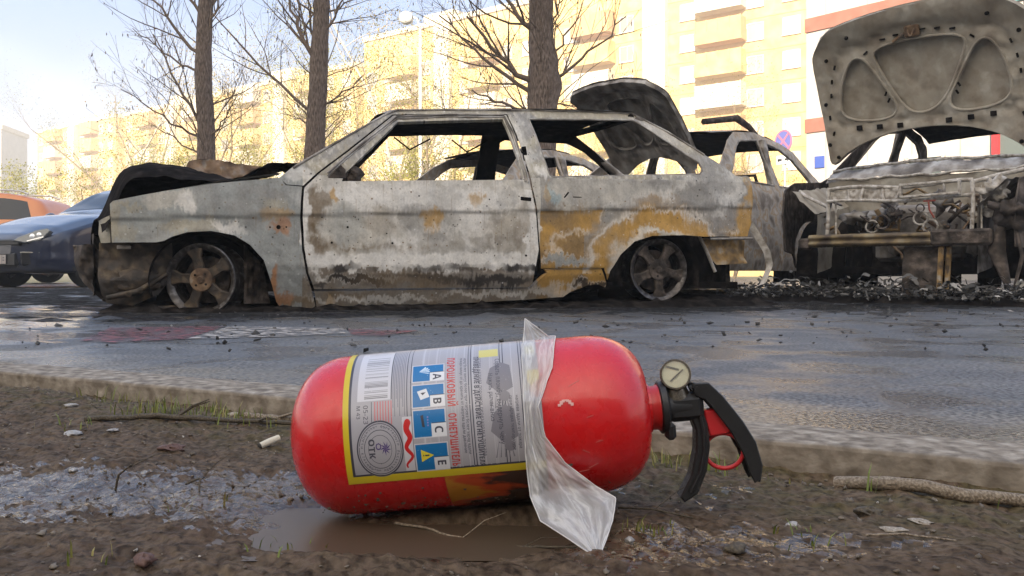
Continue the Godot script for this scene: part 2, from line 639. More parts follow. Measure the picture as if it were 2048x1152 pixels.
	rm.roughness_texture = ntex(42, 0.006, [[0.22, 0.42, 0.55, 0.7], [Color(0.20, 0.20, 0.20), Color(0.34, 0.34, 0.34), Color(0.50, 0.50, 0.50), Color(0.68, 0.68, 0.68)]], 512, false, 6, FastNoiseLite.TYPE_SIMPLEX_SMOOTH, 25.0)
	rm.roughness = 1.0
	rm.heightmap_enabled = true
	rm.heightmap_texture = ntex(43, 0.11, null, 1024, false, 4)
	rm.heightmap_scale = 0.20
	rm.uv1_triplanar = true
	rm.uv1_world_triplanar = true
	rm.uv1_scale = Vector3.ONE * 0.9
	M.road = rm
	var road := obj("road", rd, rm, self, "structure")
	# worn red and white paint
	for q in [[[-1.50, -3.18, -1.10, -3.25, -1.0, -2.62, -1.16, -2.48, -1.30, -2.55], 0], [[-1.08, -3.27, -0.62, -3.12, -0.56, -2.86, -0.74, -2.72, -1.0, -2.62], 1], [[-0.60, -3.1, -0.33, -3.0, -0.42, -2.72, -0.53, -2.8], 0]]:
		var mk := MB.new()
		mk.shell(pv(q[0]), 0.06, func(u):
			return Vector3(u.x, 0.004 + 0.003 * nz.get_noise_2d(u.x * 0.9, u.y * 0.9), u.y), 0.0, Vector3.UP)
		var pm := StandardMaterial3D.new()
		var c: Color = [lin(0.27, 0.05, 0.055), lin(0.62, 0.56, 0.50)][q[1]]
		var c2: Color = [lin(0.14, 0.055, 0.06), lin(0.30, 0.27, 0.25)][q[1]]
		c.a = 1.0
		var c0 := c2
		c0.a = 0.0
		pm.albedo_texture = ntex(50 + q[1], 0.03, [[0.22, 0.45, 0.78], [c0, Color(c2.r, c2.g, c2.b, 0.45), Color(c.r, c.g, c.b, 0.85)]], 512, false, 6)
		pm.transparency = BaseMaterial3D.TRANSPARENCY_ALPHA
		pm.roughness = 0.45
		pm.uv1_triplanar = true
		pm.uv1_world_triplanar = true
		pm.uv1_scale = Vector3.ONE * 1.1
		obj(["red_marking", "white_marking"][q[1]], mk, pm, road)
	# kerb stones
	var kerb := Node3D.new()
	kerb.name = "kerb"
	kerb.set_meta("kind", "structure")
	add_child(kerb)
	var km := rough_mat(44, 0.02, [[0.2, 0.45, 0.7, 0.9], [lin(0.12, 0.095, 0.07), lin(0.21, 0.172, 0.13), lin(0.30, 0.255, 0.20), lin(0.40, 0.35, 0.285)]], 0.85, 3.0, 0.10, 0.06, 0.0, true)
	for k in 9:
		var a0 := -4.62 + k * 0.965
		var st := MB.new()
		var dy := 0.003 * rng.randf_range(-1, 1)
		# rounded block in kerb axes, chipped a little by noise
		var prof := [Vector2(0, -0.16), Vector2(0, -0.006), Vector2(0.002, -0.0015), Vector2(0.006, 0.0), Vector2(0.065, 0.001), Vector2(0.118, -0.001), Vector2(0.126, -0.006), Vector2(0.128, -0.16)]
		var L := 0.955
		st.grid(90, prof.size() * 3 - 3, func(s, t):
			var f: float = t * (prof.size() - 1)
			var i := mini(int(f), prof.size() - 2)
			var q: Vector2 = prof[i].lerp(prof[i + 1], f - i)
			var p := kerb_at(a0 + s * L, -q.x, 0.012 + dy + q.y)
			var ch := nz.get_noise_3d(p.x * 9.0, p.y * 9.0, p.z * 9.0) * 0.0014 + nz.get_noise_3d(p.x * 45.0, p.y * 45.0, p.z * 45.0) * 0.0007
			var en := smoothstep(0.016, 0.0, minf(s, 1.0 - s) * L) * 0.010
			return p + Vector3(0, ch - en, 0) + KB * (ch * 0.7), Vector3(0, 1, 0.4))
		for e in [0.0, L]:
			var pts := []
			for q in prof:
				pts.append(kerb_at(a0 + e, -q.x, 0.012 + dy + q.y - 0.004))
			st.flat(pts, KA * (1 if e > 0 else -1))
		obj("kerb_stone", st, km, kerb)
	# the muddy verge: fine relief, wet and dry by place
	var vg := MB.new()
	vg.tinted = true
	var na := 460
	var nb := 230
	for j in nb + 1:
		for i in na + 1:
			var a := lerpf(-2.3, 1.25, float(i) / na)
			var tb := float(j) / nb
			var b := lerpf(0.0, 0.75, tb) if tb < 0.85 else lerpf(0.6375, 2.6, (tb - 0.85) / 0.15)
			var p := kerb_at(a, b)
			p.y = verge_y(p)
			var n1 := nz.get_noise_2d(p.x * 5.0 + 30.0, p.z * 5.0)
			var n2 := nz.get_noise_2d(p.x * 26.0, p.z * 26.0 + 70.0)
			var c := Color(0.128, 0.090, 0.062)
			c = c.lerp(Color(0.172, 0.126, 0.086), clampf(0.5 + n1, 0, 1) * 0.7)
			c = c.lerp(Color(0.064, 0.044, 0.030), clampf(0.15 + n2 * 1.3, 0, 0.8))
			c = c.lerp(Color(0.13, 0.115, 0.05), clampf(smoothstep(0.3, 0.1, b) * (0.3 + n2), 0.0, 0.5))
			vg.col = c
			vg.vt(p, Vector3.UP, Vector2((p.x + 2.2) / 3.2, (p.z + 2.2) / 3.2))
	for j in nb + 1:
		for i in na + 1:
			var k := j * (na + 1) + i
			var l := vg.v[k - 1] if i > 0 else vg.v[k]
			var r := vg.v[k + 1] if i < na else vg.v[k]
			var u := vg.v[k - na - 1] if j > 0 else vg.v[k]
			var d := vg.v[k + na + 1] if j < nb else vg.v[k]
			var nn := (r - l).cross(d - u).normalized()
			vg.n[k] = nn if nn.y > 0 else -nn
	for j in nb:
		for i in na:
			var k := j * (na + 1) + i
			vg.tri(k, k + 1, k + na + 2); vg.tri(k, k + na + 2, k + na + 1)
	var wetm := MB.new()
	wetm.tinted = true
	wetm.v = vg.v; wetm.n = vg.n; wetm.t = vg.t; wetm.c = vg.c
	var dry := PackedInt32Array()
	for k in range(0, vg.ix.size(), 3):
		var p := (vg.v[vg.ix[k]] + vg.v[vg.ix[k + 1]] + vg.v[vg.ix[k + 2]]) / 3.0
		var q := nz.get_noise_2d(p.x * 9.0 + 3.0, p.z * 16.0) + 0.9 * nz.get_noise_2d(p.x * 60.0, p.z * 60.0)
		var e := Vector2((p.x + 0.42) / 0.44, (p.z + 0.88) / 0.085).length() + q * 0.8
		e = minf(e, Vector2((p.x + 0.21) / 0.10, (p.z + 0.80) / 0.06).length() + q * 0.6)
		e = minf(e, Vector2((p.x - 0.12) / 0.18, (p.z + 0.70) / 0.05).length() + q * 0.9 + 0.15)
		if e < 0.95:
			wetm.tri(vg.ix[k], vg.ix[k + 1], vg.ix[k + 2])
		else:
			dry.append(vg.ix[k]); dry.append(vg.ix[k + 1]); dry.append(vg.ix[k + 2])
	vg.ix = dry
	var mats := []
	for w in 2:
		var vm := StandardMaterial3D.new()
		vm.vertex_color_use_as_albedo = true
		vm.albedo_texture = ntex(46, 0.035, [[0.08, 0.35, 0.55, 0.75, 0.95], [Color(0.36, 0.33, 0.30), Color(0.72, 0.70, 0.67), Color(0.9, 0.89, 0.87), Color(0.97, 0.96, 0.95), Color(1, 1, 1)]], 1024, false, 7) if w == 0 else mats[0].albedo_texture
		vm.heightmap_enabled = true
		vm.heightmap_texture = ntex(47, 0.02, null, 1024, false, 8) if w == 0 else mats[0].heightmap_texture
		vm.heightmap_scale = [0.55, 0.35][w]
		vm.roughness = [0.72, 0.13][w]
		vm.metallic_specular = [0.25, 0.5][w]
		vm.uv1_triplanar = true
		vm.uv1_world_triplanar = true
		vm.uv1_scale = Vector3.ONE * 2.3
		mats.append(vm)
	obj("mud", vg, mats[0], self, "structure")
	obj("wet_mud", wetm, mats[1], self, "structure")
	# muddy water in front of the extinguisher
	var pd := MB.new()
	pd.grid(40, 10, func(s, t): return Vector3(-0.085 + (s - 0.5) * 0.34, -0.0178, -0.745 + (t - 0.5) * 0.15), Vector3.UP)
	var wm := plain(lin(0.085, 0.060, 0.039), 0.34)
	obj("puddle", pd, wm, self, "structure")
	# burnt crumbs strewn on the road
	var lm := MB.new()
	shard_shape(lm)
	var xs := []
	var cs := []
	for k in 9000:
		var u := rng.randf_range(-1.3, 4.6)
		var w := rng.randfn(0.0, 0.28)
		var p := Vector3(-1.511, 0, -4.15) + Vector3(0.9585, 0, -0.2849) * u + Vector3(0.2849, 0, 0.9585) * (w + 0.05)
		if k % 9 == 0:
			p = Vector3(rng.randf_range(-3.5, 4.2), 0, rng.randf_range(-2.2, -5.6))
		if k % 7 == 0:
			p = Vector3(2.4, 0, -5.35) + Vector3(0.756, 0, 0.655) * rng.randf_range(-1.1, 1.0) + Vector3(-0.655, 0, 0.756) * rng.randfn(-0.1, 0.25)
		p.y = 0.006
		var s := absf(rng.randfn(0.0, 0.0050)) + 0.0015
		if s > 0.015: s = 0.004
		xs.append(Transform3D(Basis.from_euler(Vector3(rng.randf() * 6, rng.randf() * 6, rng.randf() * 6)).scaled(Vector3(s * rng.randf_range(0.7, 2.2), s, s)), p))
		var v := rng.randf()
		var gray := 0.02 + 0.05 * v if v < 0.9 else 0.35 * rng.randf()
		cs.append(Color(gray, gray * 0.95, gray * 0.92))
	var cm := plain(Color.WHITE, 0.8)
	cm.vertex_color_use_as_albedo = true
	var deb := scatter("charred_debris", lm, cm, xs, self, "stuff", cs)
	tag(deb, "black and grey burnt crumbs strewn over the road round the burnt cars", "debris")

# an angular splinter with flat faces
func shard_shape(b: MB):
	var p := [Vector3(1, 0.1, 0.1), Vector3(-0.9, -0.05, 0.2), Vector3(0.2, 0.5, -0.1), Vector3(-0.1, -0.45, 0.1), Vector3(0.15, 0.1, 0.75), Vector3(-0.2, 0.0, -0.7)]
	for a in [0, 1]:
		for c in [2, 3]:
			for d in [4, 5]:
				b.flat([p[a], p[c], p[d]], p[a] + p[c] + p[d])
# ------------------------------------------------------------------ buildings
# a facade as a thing: walls, then every window on its own. u runs along the front, at() gives the place of a point of it
func facade_windows(root, xf: Transform3D, n: int, x0: float, dx: float, floors: int, y0: float, dy: float, size: Vector2, frame_m, pane_m, skip := {}):
	var fm := MB.new()
	var w := size.x * 0.5
	var h := size.y * 0.5
	for q in [[0, h, size.x, 0.09], [0, -h, size.x, 0.09], [-w, 0, 0.09, size.y + 0.09], [w, 0, 0.09, size.y + 0.09], [w * 0.15, 0, 0.07, size.y]]:
		fm.box(X(Vector3(q[0], q[1], 0.03)), Vector3(q[2], q[3], 0.10))
	fm.box(X(Vector3(0, -h - 0.09, 0.09)), Vector3(size.x + 0.2, 0.06, 0.2))
	var frame := fm.done()
	var pm := MB.new()
	pm.box(X(Vector3(0, 0, 0.012)), Vector3(size.x - 0.06, size.y - 0.06, 0.02))
	var pane := pm.done()
	for f in floors:
		for k in n:
			if skip.has(k):
				continue
			var o := obj("window", frame, frame_m, root)
			o.transform = xf * X(Vector3(x0 + k * dx, y0 + f * dy, 0))
			var p := obj("pane", pane, pane_m[(k * 7 + f * 3) % pane_m.size()], o)
			p.transform = Transform3D.IDENTITY

func build_blocks():
	var amber := rough_mat(101, 0.01, [[0.2, 0.5, 0.8], [lin(0.50, 0.33, 0.11), lin(0.54, 0.37, 0.14), lin(0.58, 0.41, 0.18)]], 0.9, 0.12)
	var cream := rough_mat(102, 0.01, [[0.2, 0.8], [lin(0.46, 0.41, 0.33), lin(0.54, 0.49, 0.40)]], 0.9, 0.2)
	var panes := [plain(lin(0.24, 0.22, 0.19), 0.2), plain(lin(0.32, 0.29, 0.25), 0.3), plain(lin(0.46, 0.40, 0.32), 0.5)]
	var wf := plain(lin(0.50, 0.47, 0.43), 0.6)
	var tint := rough_mat(103, 0.01, [[0.2, 0.8], [lin(0.44, 0.26, 0.11), lin(0.48, 0.30, 0.14)]], 0.9, 0.15)
	# the long block across the yard: five stepped sections, far on the left and near on the right
	var A := Vector3(-91.0, 0, -163.0)
	var u := Vector3(0.797, 0, 0.603)
	var labels := ["farthest, leftmost section of the long orange apartment block", "second section from the left of the long orange apartment block", "middle section of the long orange apartment block, behind the left trees", "section of the long orange apartment block behind the thickest tree", "nearest, rightmost section of the long orange apartment block"]
	var at := 0.0
	for s in 5:
		var L: float = [29.0, 30.0, 30.0, 28.0, 30.0][s]
		var p: Vector3 = A + u * at + Vector3(0.603, 0, -0.797) * [0.0, 1.6, 0.0, 1.4, 0.0][s]
		at += L
		var H: float = [27.0, 27.3, 27.0, 30.3, 30.0][s]
		var root := thing("apartment_block", labels[s], "apartment block", p + Vector3(0, -0.3, 0), atan2(-u.z, u.x), "sections of the long orange apartment block")
		var b := MB.new()
		b.box(X(Vector3(L * 0.5, H * 0.5, -6.5)), Vector3(L - 0.01, H, 13.0))
		obj("wall", b, amber, root)
		b = MB.new()
		b.box(X(Vector3(L * 0.5, H + 0.3, -6.5)), Vector3(L + 0.2, 0.6, 13.5))
		b.box(X(Vector3(L * 0.35, H + 1.8, -6.0)), Vector3(5.0, 2.4, 5.0))
		obj("roof", b, cream, root)
		# pale stair strip and loggia stacks
		b = MB.new()
		b.box(X(Vector3(L * 0.5, H * 0.5 - 0.2, 0.35)), Vector3(2.4, H, 0.7))
		obj("stair_strip", b, cream, root)
		for k in 2:
			var x: float = L * (0.27 + 0.46 * k)
			for f in range(1, 9):
				b = MB.new()
				b.box(X(Vector3(x, 1.2 + f * 3.0, 0.75)), Vector3(4.6, 1.1, 1.5))
				b.box(X(Vector3(x, 3.15 + f * 3.0 - 0.9, 0.70)), Vector3(4.4, 1.2, 1.3))
				for q in 5:
					b.box(X(Vector3(x - 2.2 + q * 1.1, 3.15 + f * 3.0 - 0.9, 1.38)), Vector3(0.10, 1.25, 0.08))
				obj("balcony", b, [tint, cream, amber][(f + k + s) % 3], root)
		for k in 9:
			b = MB.new()
			b.box(X(Vector3(L * 0.5, 2.62 + k * 3.0, 0.02)), Vector3(L - 0.4, 0.10, 0.06))
			obj("floor_joint", b, tint, root)
		var cols := 9
		facade_windows(root, Transform3D.IDENTITY, cols, L * 0.055, L * 0.111, 8, 4.4, 3.0, Vector2(1.5, 1.5), wf, panes, {2: 1, 4: 1, 6: 1})
	# cream house with brick-red bands beside the wreck on the right
	var cr := Vector3(8.52, 0, -24.6)
	var cu := Vector3(3.8, 0, 4.2).normalized()
	var root := thing("cream_building", "cream panelled building with brick red bands and red framed entrance at the right", "building", cr + Vector3(0, -0.2, 0), atan2(-cu.z, cu.x))
	var wall := rough_mat(104, 0.01, [[0.2, 0.8], [lin(0.40, 0.37, 0.34), lin(0.46, 0.43, 0.40)]], 0.85, 0.3)
	var band := rough_mat(105, 0.01, [[0.2, 0.8], [lin(0.25, 0.105, 0.075), lin(0.29, 0.13, 0.095)]], 0.85, 0.4)
	var b := MB.new()
	b.box(X(Vector3(7, 6, -4.0)), Vector3(14, 12, 8))
	obj("wall", b, wall, root)
	for k in 4:
		b = MB.new()
		b.box(X(Vector3(7.0, 4.62 + k * 2.9, 0.02)), Vector3(14.06, 0.40, 0.06))
		obj("brick_band", b, band, root)
	# large panels: thin joints
	for k in 12:
		b = MB.new()
		b.box(X(Vector3(0.6 + k * 1.2, 5.9, 0.004)), Vector3(0.02, 11.9, 0.02))
		obj("panel_joint", b, rough_mat(106, 0.02, [[0.3, 0.7], [lin(0.33, 0.30, 0.27), lin(0.35, 0.32, 0.29)]], 0.9, 1.0) if k == 0 else root.get_node("panel_joint").material_override, root)
	var dark := plain(lin(0.07, 0.09, 0.08), 0.15)
	for q in [[1.55, 3.05, 1.0, 0.62], [3.35, 3.1, 0.9, 0.62]]:
		b = MB.new()
		for e in [[0, q[3] * 0.5, q[2] + 0.1, 0.07], [0, -q[3] * 0.5, q[2] + 0.1, 0.07], [-q[2] * 0.5, 0, 0.07, q[3]], [q[2] * 0.5, 0, 0.07, q[3]]]:
			b.box(X(Vector3(q[0] + e[0], q[1] + e[1], 0.04)), Vector3(e[2], e[3], 0.09))
		var w := obj("window", b, wf, root)
		b = MB.new()
		b.box(X(Vector3(q[0], q[1], 0.02)), Vector3(q[2], q[3], 0.03))
		obj("pane", b, dark, w)
	b = MB.new()
	b.box(X(Vector3(6.35, 2.4, 0.03)), Vector3(2.5, 4.2, 0.05))
	var ent := obj("entrance", b, plain(lin(0.10, 0.12, 0.115), 0.2), root)
	var redm := plain(lin(0.48, 0.03, 0.035), 0.45)
	for x in [5.05, 6.55, 6.95, 7.55]:
		b = MB.new()
		b.box(X(Vector3(x, 2.4, 0.09)), Vector3(0.16, 4.3, 0.12))
		obj("red_post", b, redm, ent)
	b = MB.new()
	b.box(X(Vector3(6.3, 4.54, 0.12)), Vector3(2.8, 0.14, 0.2))
	obj("red_lintel", b, redm, ent)
	b = MB.new()
	b.box(X(Vector3(6.6, 7.9, 0.05)), Vector3(2.6, 1.9, 0.06))
	var sg := obj("glazing", b, plain(lin(0.12, 0.34, 0.34), 0.12), root)
	for k in 4:
		b = MB.new()
		b.box(X(Vector3(5.75 + k * 0.45, 7.9, 0.12)), Vector3(0.07, 2.0, 0.08))
		obj("glazing_bar", b, plain(lin(0.06, 0.08, 0.12), 0.4), sg)
	b = MB.new()
	b.box(X(Vector3(0.42, 3.55, 0.03)), Vector3(0.30, 0.34, 0.03), 0.01)
	tag(obj("house_plate", b, plain(lin(0.05, 0.09, 0.33), 0.4), root), "", "").remove_meta("category")
	root.get_node("house_plate").remove_meta("label")
	# pale grey block far left
	var gr := thing("grey_building", "pale grey apartment block at the far left behind the orange car", "building", Vector3(-104, -0.3, -165), deg_to_rad(8))
	b = MB.new()
	b.box(X(Vector3(-9, 14.2, -6)), Vector3(27, 28.4, 12))
	obj("wall", b, rough_mat(107, 0.01, [[0.2, 0.8], [lin(0.34, 0.36, 0.36), lin(0.42, 0.43, 0.42)]], 0.9, 0.1), gr)
	b = MB.new()
	b.box(X(Vector3(-9, 28.8, -6)), Vector3(27.6, 0.9, 12.6))
	obj("roof", b, cream, gr)
	facade_windows(gr, Transform3D.IDENTITY, 8, -20.5, 3.3, 8, 6.4, 3.0, Vector2(1.7, 1.5), wf, panes)
	# the house behind the photographer, whose shade lies over the street
	var sh := thing("brick_house", "long house standing behind the photographer, its shade lying over the street", "building", Vector3(0, 0, 30.0))
	b = MB.new()
	b.box(X(Vector3(-8, 9.3, 6)), Vector3(110, 18.6, 12))
	obj("wall", b, rough_mat(108, 0.01, [[0.2, 0.8], [lin(0.50, 0.44, 0.36), lin(0.58, 0.52, 0.44)]], 0.9, 0.2), sh)
	b = MB.new()
	b.box(X(Vector3(-8, 18.85, 6)), Vector3(111, 0.5, 13))
	obj("roof", b, plain(lin(0.15, 0.15, 0.15), 0.9), sh)
	facade_windows(sh, X(Vector3(0, 0, 0), Vector3(0, 180, 0)), 22, -36.0, 3.5, 6, 2.6, 3.0, Vector2(1.5, 1.5), wf, panes)
# ------------------------------------------------------------------ trees
func limb(b: MB, a: Vector3, d: Vector3, len: float, r: float, depth: int, tips: Array, bend := 0.22, lift := 0.05, sides := 5):
	var n := 6 if depth > 0 else 4
	var pts := [a]
	var rad := [r]
	var dir := d.normalized()
	for i in n:
		dir = (dir + Vector3(rng.randfn(), rng.randfn() * 0.7, rng.randfn()) * bend * 0.5 + Vector3(0, lift, 0)).normalized()
		pts.append(pts[-1] + dir * len / n)
		rad.append(maxf(r * (1.0 - 0.78 * (i + 1.0) / n), 0.0022))
	b.tube(pts, rad, sides if depth > 0 else 3, false)
	tips.append(pts[-1]); tips.append(pts[n / 2])
	if depth > 0:
		var kids := 3 + rng.randi() % 2
		for k in kids:
			var i := 1 + rng.randi() % (n - 1)
			var t: Vector3 = (pts[i + 1] - pts[i]).normalized()
			var side := t.cross(Vector3(rng.randfn(), rng.randfn(), rng.randfn())).normalized()
			limb(b, pts[i], (t * 0.8 + side * rng.randf_range(0.5, 0.95) + Vector3(0, 0.22, 0)), len * rng.randf_range(0.38, 0.62), rad[i] * 0.55, depth - 1, tips, bend, lift, 4)

func knobbly(b: MB, pts: Array, rad: Array, sides := 16, amp := 0.10):
	var m := pts.size()
	var prev := []
	var v := 0.0
	for i in m:
		if i: v += pts[i].distance_to(pts[i - 1])
		var ring := []
		for k in sides + 1:
			var a := TAU * (k % sides) / sides
			var d := Vector3(cos(a), 0, sin(a))
			var q: float = nz.get_noise_3d(d.x * 2.6 + pts[0].x * 9.0, pts[i].y * 2.2, d.z * 2.6) + 0.7 * absf(nz.get_noise_3d(d.x * 7.0, pts[i].y * 2.6, d.z * 7.0))
			ring.append(b.vt(pts[i] + d * rad[i] * (1.0 + amp * q), d, Vector2(k / float(sides), v)))
		if i:
			for k in sides:
				b.tri(prev[k], ring[k], ring[k + 1]); b.tri(prev[k], ring[k + 1], prev[k + 1])
		prev = ring

func bud_mesh() -> ArrayMesh:
	var b := MB.new()
	b.flat([Vector3(-0.5, 0, 0), Vector3(0, 0.35, 0.12), Vector3(0.5, 0, 0), Vector3(0, -0.35, -0.05)], Vector3(0, 0, 1))
	b.flat([Vector3(0, 0, -0.5), Vector3(0.1, 0.4, 0), Vector3(0, 0, 0.5), Vector3(-0.1, -0.3, 0)], Vector3(1, 0, 0))
	return b.done()

func street_tree(label, at: Vector3, prof: Array, limbs: Array, dist: float, extra: int):
	# prof: [height, x offset, radius]; limbs: [height, end dx, end dy, dz, radius, sub-branches]
	var root := thing("bare_tree", label, "tree", at, 0.0, "")
	var pts := []
	var rad := []
	for k in 40:
		var f := (prof.size() - 1) * k / 39.0
		var i := mini(int(f), prof.size() - 2)
		var w := f - i
		var s := w * w * (3 - 2 * w)
		pts.append(Vector3(lerpf(prof[i][1], prof[i + 1][1], s), lerpf(prof[i][0], prof[i + 1][0], w), 0))
		rad.append(lerpf(prof[i][2], prof[i + 1][2], s))
	var b := MB.new()
	knobbly(b, pts, rad, 24, 0.17)
	obj("trunk", b, M.bark, root)
	b = MB.new()
	var tips := []
	for q in limbs:
		var x := 0.0
		for k in 39:
			if pts[k + 1].y >= q[0]:
				x = pts[k].x
				break
		var a := Vector3(x, q[0], 0)
		var e := a + Vector3(q[1], q[2], q[3])
		var n := 9
		var lp := []
		var lr := []
		for k in n + 1:
			var s := float(k) / n
			var p := a.lerp(e, s)
			p.y += 0.12 * a.distance_to(e) * sin(s * PI) * -0.35
			p += Vector3(rng.randfn(), rng.randfn(), rng.randfn()) * 0.022 * minf(1.0, s * 3.0)
			lp.append(p)
			lr.append(maxf(q[4] * (1.0 - 0.72 * s), 0.004))
		b.tube(lp, lr, 7, false)
		tips.append(lp[-1])
		for k in q[5]:
			var i := 2 + rng.randi() % (n - 2)
			var t: Vector3 = (lp[i] - lp[i - 1]).normalized()
			var side := t.cross(Vector3(rng.randfn(), rng.randfn(), rng.randfn())).normalized()
			limb(b, lp[i], t * 0.8 + side * rng.randf_range(0.4, 0.9) + Vector3(0, 0.2, 0), rng.randf_range(0.5, 1.5), lr[i] * 0.55, 2 if k % 3 == 0 else 1, tips)
	# thin shoots straight from the trunk, and the upper crown out of the frame
	for k in extra:
		var i := rng.randi_range(8, 39)
		var a := rng.randf() * TAU
		limb(b, pts[i], Vector3(cos(a), rng.randf_range(0.5, 1.3), sin(a)), rng.randf_range(0.5, 1.6), 0.011, 1, tips, 0.3, 0.08)
	for k in 7:
		var a := rng.randf() * TAU
		limb(b, pts[39] + Vector3(0, -0.05, 0), Vector3(cos(a) * 0.6, 1.1, sin(a) * 0.6), 3.2, rad[39] * 0.55, 2, tips, 0.25, 0.06)
	obj("branches", b, M.twig, root)
	var xs := []
	for p in tips:
		if rng.randf() < 0.22:
			for k in 1:
				xs.append(Transform3D(Basis.from_euler(Vector3(rng.randfn() * 0.4, rng.randf() * 6, rng.randfn() * 0.4)).scaled(Vector3(0.007, rng.randf_range(0.02, 0.035), 0.007)), p + Vector3(rng.randfn(), rng.randfn(), rng.randfn()) * 0.03 + Vector3(0, -0.03, 0)))
	var c := MB.new()
	c.lump(Vector3.ZERO, Vector3(1, 1, 1), nz, 0.2, 5, 4)
	scatter("catkins", c, M.twig, xs, root)

func far_tree(label, at: Vector3, h: float, stems: int, spread: float, leaf: Color, leaves: int, bark, group, leaf_size := 0.16, base := 0.12):
	var root := thing("budding_tree" if h > 4.0 else "budding_bush", label, "tree" if h > 4.0 else "bush", at, 0.0, group)
	var b := MB.new()
	var tips := []
	for k in stems:
		var a := rng.randf() * TAU
		var d := Vector3(cos(a) * spread, 1.6, sin(a) * spread)
		var n := 6
		var p := Vector3(cos(a), 0, sin(a)) * 0.12 * stems * 0.4
		var pts := [p]
		var rad := [h * 0.009 + 0.01]
		for i in n:
			d = (d + Vector3(rng.randfn(), 0.4, rng.randfn()) * 0.22).normalized()
			p += d * h / n
			pts.append(p)
			rad.append((h * 0.009 + 0.01) * (1.0 - 0.85 * (i + 1) / n))
			if i > 0:
				for m in 3:
					var s := rng.randf() * TAU
					limb(b, p, Vector3(cos(s), rng.randf_range(0.5, 1.4), sin(s)), h * rng.randf_range(0.14, 0.30), rad[-1] * 0.5, 1, tips, 0.3, 0.05, 4)
		b.tube(pts, rad, 6, false)
	obj("trunk", b, bark, root)
	var xs := []
	var cs := []
	for k in int(leaves * 3.2):
		var t: Vector3 = tips[rng.randi() % tips.size()]
		var s := leaf_size * rng.randf_range(0.5, 1.3)
		var q := t + Vector3(rng.randfn(), rng.randfn(), rng.randfn()) * h * 0.028
		if q.y < h * base:
			continue
		xs.append(Transform3D(Basis.from_euler(Vector3(rng.randf() * 6, rng.randf() * 6, rng.randf() * 6)).scaled(Vector3(s, s, s)), q))
		var f := rng.randf_range(0.75, 1.2)
		cs.append(Color(leaf.r * f, leaf.g * f, leaf.b * f))
	if not M.has("bud"):
		var m := plain(Color.WHITE, 0.7)
		m.vertex_color_use_as_albedo = true
		m.backlight_enabled = true
		m.backlight = Color(0.5, 0.5, 0.3)
		M.bud = m
		M.budmesh = bud_mesh()
	scatter("crown", M.budmesh, M.bud, xs, root, "stuff", cs)

